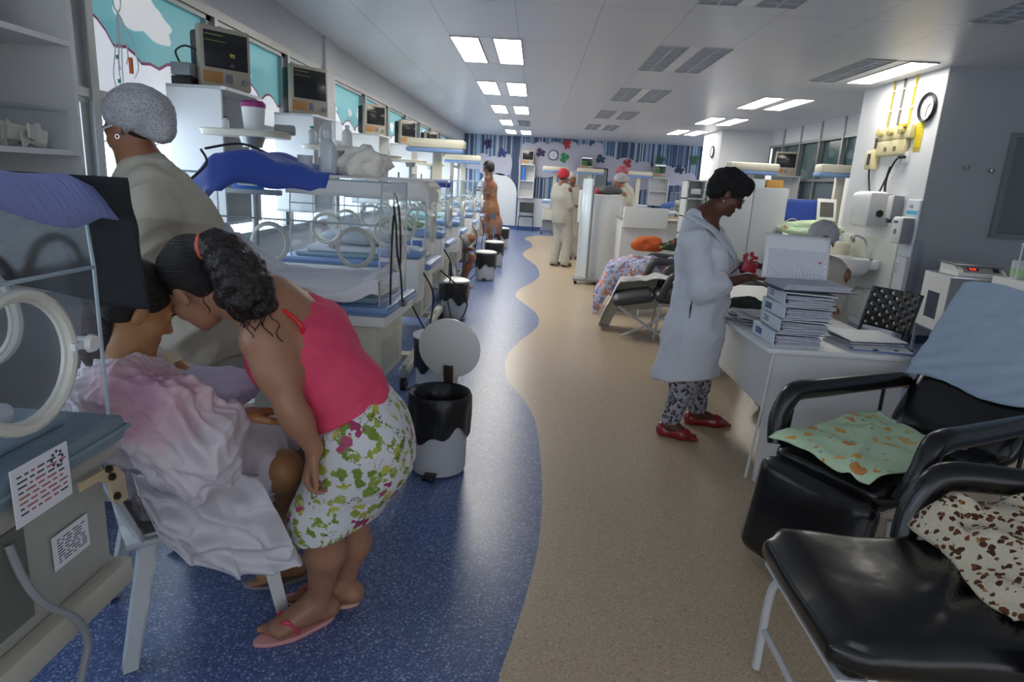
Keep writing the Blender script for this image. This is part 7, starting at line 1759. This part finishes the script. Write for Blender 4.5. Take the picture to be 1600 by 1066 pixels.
    if shoes is not None:
        for a in (anL, anR):
            b = MB(); R_ = Matrix((f2, sd, (0, 0, 1))).transposed(); b.box(Vector(a + f2 * .05 + (0, 0, -.062)), (.25, .088, .03), R_, .012); b.box(Vector(a + f2 * .09 + (0, 0, -.035)), (.12, .09, .04), R_, .018); b.build('shoe', shoes, r)
    settle(r); return r
DK = mat('dark_shoe', '2a2625', .5)
# seated nurse by the sink
simple_person('seated nurse in a hair net, face half hidden by the raised chart', at(1284, 378, 4.72), (-.35, -.85, -.38), (2.24, 4.98, .55), (1.75, 4.5, .09), (2.0, 4.35, .09), wr=(tuple(at(1262, 470, 4.62)), tuple(at(1290, 478, 4.5))), skc=('mid2', '8a5c42'), cap_='net', res=.008, sit=True, top=SCG, wrinkle=.009)
# red-capped nurse and companion
REDC = patmat('red_print_cap', 'c8323c', [(30, .3, ['d84a50', 'b02430', '6a3a40', 'c8323c'], 1.2)], .8)
simple_person('nurse in beige scrubs and a red cap seen from behind in the aisle', at(881, 277, 12.2), (.62, .75, -.2), (.52, 12.25, .93), (.42, 12.2, .09), (.62, 12.1, .09), cap_='cloth', capmat=REDC, res=.013, shoes=DK)
simple_person('person in a grey cap facing the red-capped nurse', at(894, 281, 13.4), (.3, -.9, -.1), (.84, 13.5, .92), (.74, 13.5, .09), (.92, 13.5, .09), cap_='net', res=.014, shoes=DK)
simple_person('nurse in a white hair net bent over behind the curved counter', at(968, 284, 11.7), (-.85, -.2, -.5), (1.62, 11.85, .93), (1.6, 11.8, .09), (1.7, 12.0, .09), cap_='net', res=.012, shoes=DK, skc=('mid2', '8a5c42'))
simple_person('nurse in a pink print cap standing behind the net-capped nurse', at(971, 272, 13.0), (-.85, .2, -.3), (1.85, 13.1, .98), (1.8, 13.1, .09), (1.9, 13.3, .09), cap_='cloth', capmat=patmat('pink_print_cap', 'b0606c', [(30, .3, ['c87a84', '8a4450'], 1.2)], .8), res=.014, shoes=DK)
DRS = patmat('orange_print_dress', '94684c', [(7, .6, ['9c6c48', '8a5a40', '7e4e3c', '96666c', 'a07a54', '6e4c3c'], 1.5), (6, .4, ['747c8c', '94684c', '96666c', '5e6676'], 1.5)], .85, .1, 30)
pw = at(764, 285, 13.7)
simple_person('woman in an orange print dress standing by the far incubator', at(762, 263, 13.7), (-.93, .15, -.3), (-.92, 13.75, .93), tuple(Vector(gz(770, 396)) + Vector((0, 0, .085))), tuple(Vector(gz(783, 393)) + Vector((0, 0, .085))), wr=(tuple(at(752, 298, 13.6)), tuple(at(754, 294, 13.9))), dress=DRS, hem=.40, res=.012, skc=('brown_b', '6e452f'))
# visitor with crossed bare legs, mostly hidden by the incubators
ft = at(728, 384, 8.95)
simple_person('visitor with crossed bare legs seated on a white plastic chair between incubators', (-1.38, 8.78, 1.2), (.9, -.3, -.4), (-1.28, 8.82, .52), tuple(Vector(gz(723, 452)) + Vector((-.02, 0, .085))), (ft.x - .06, 8.85, ft.z), wr=((-1.0, 8.95, .68), (-1.0, 8.68, .68)), bare=True, sit=True, res=.010, skc=('brown_c', '8f6248'), bottom=mat('grey_shorts', '8a8280', .8), top=mat('pale_shirt', 'b8b4b0', .8))
# hats and ring left on the floor
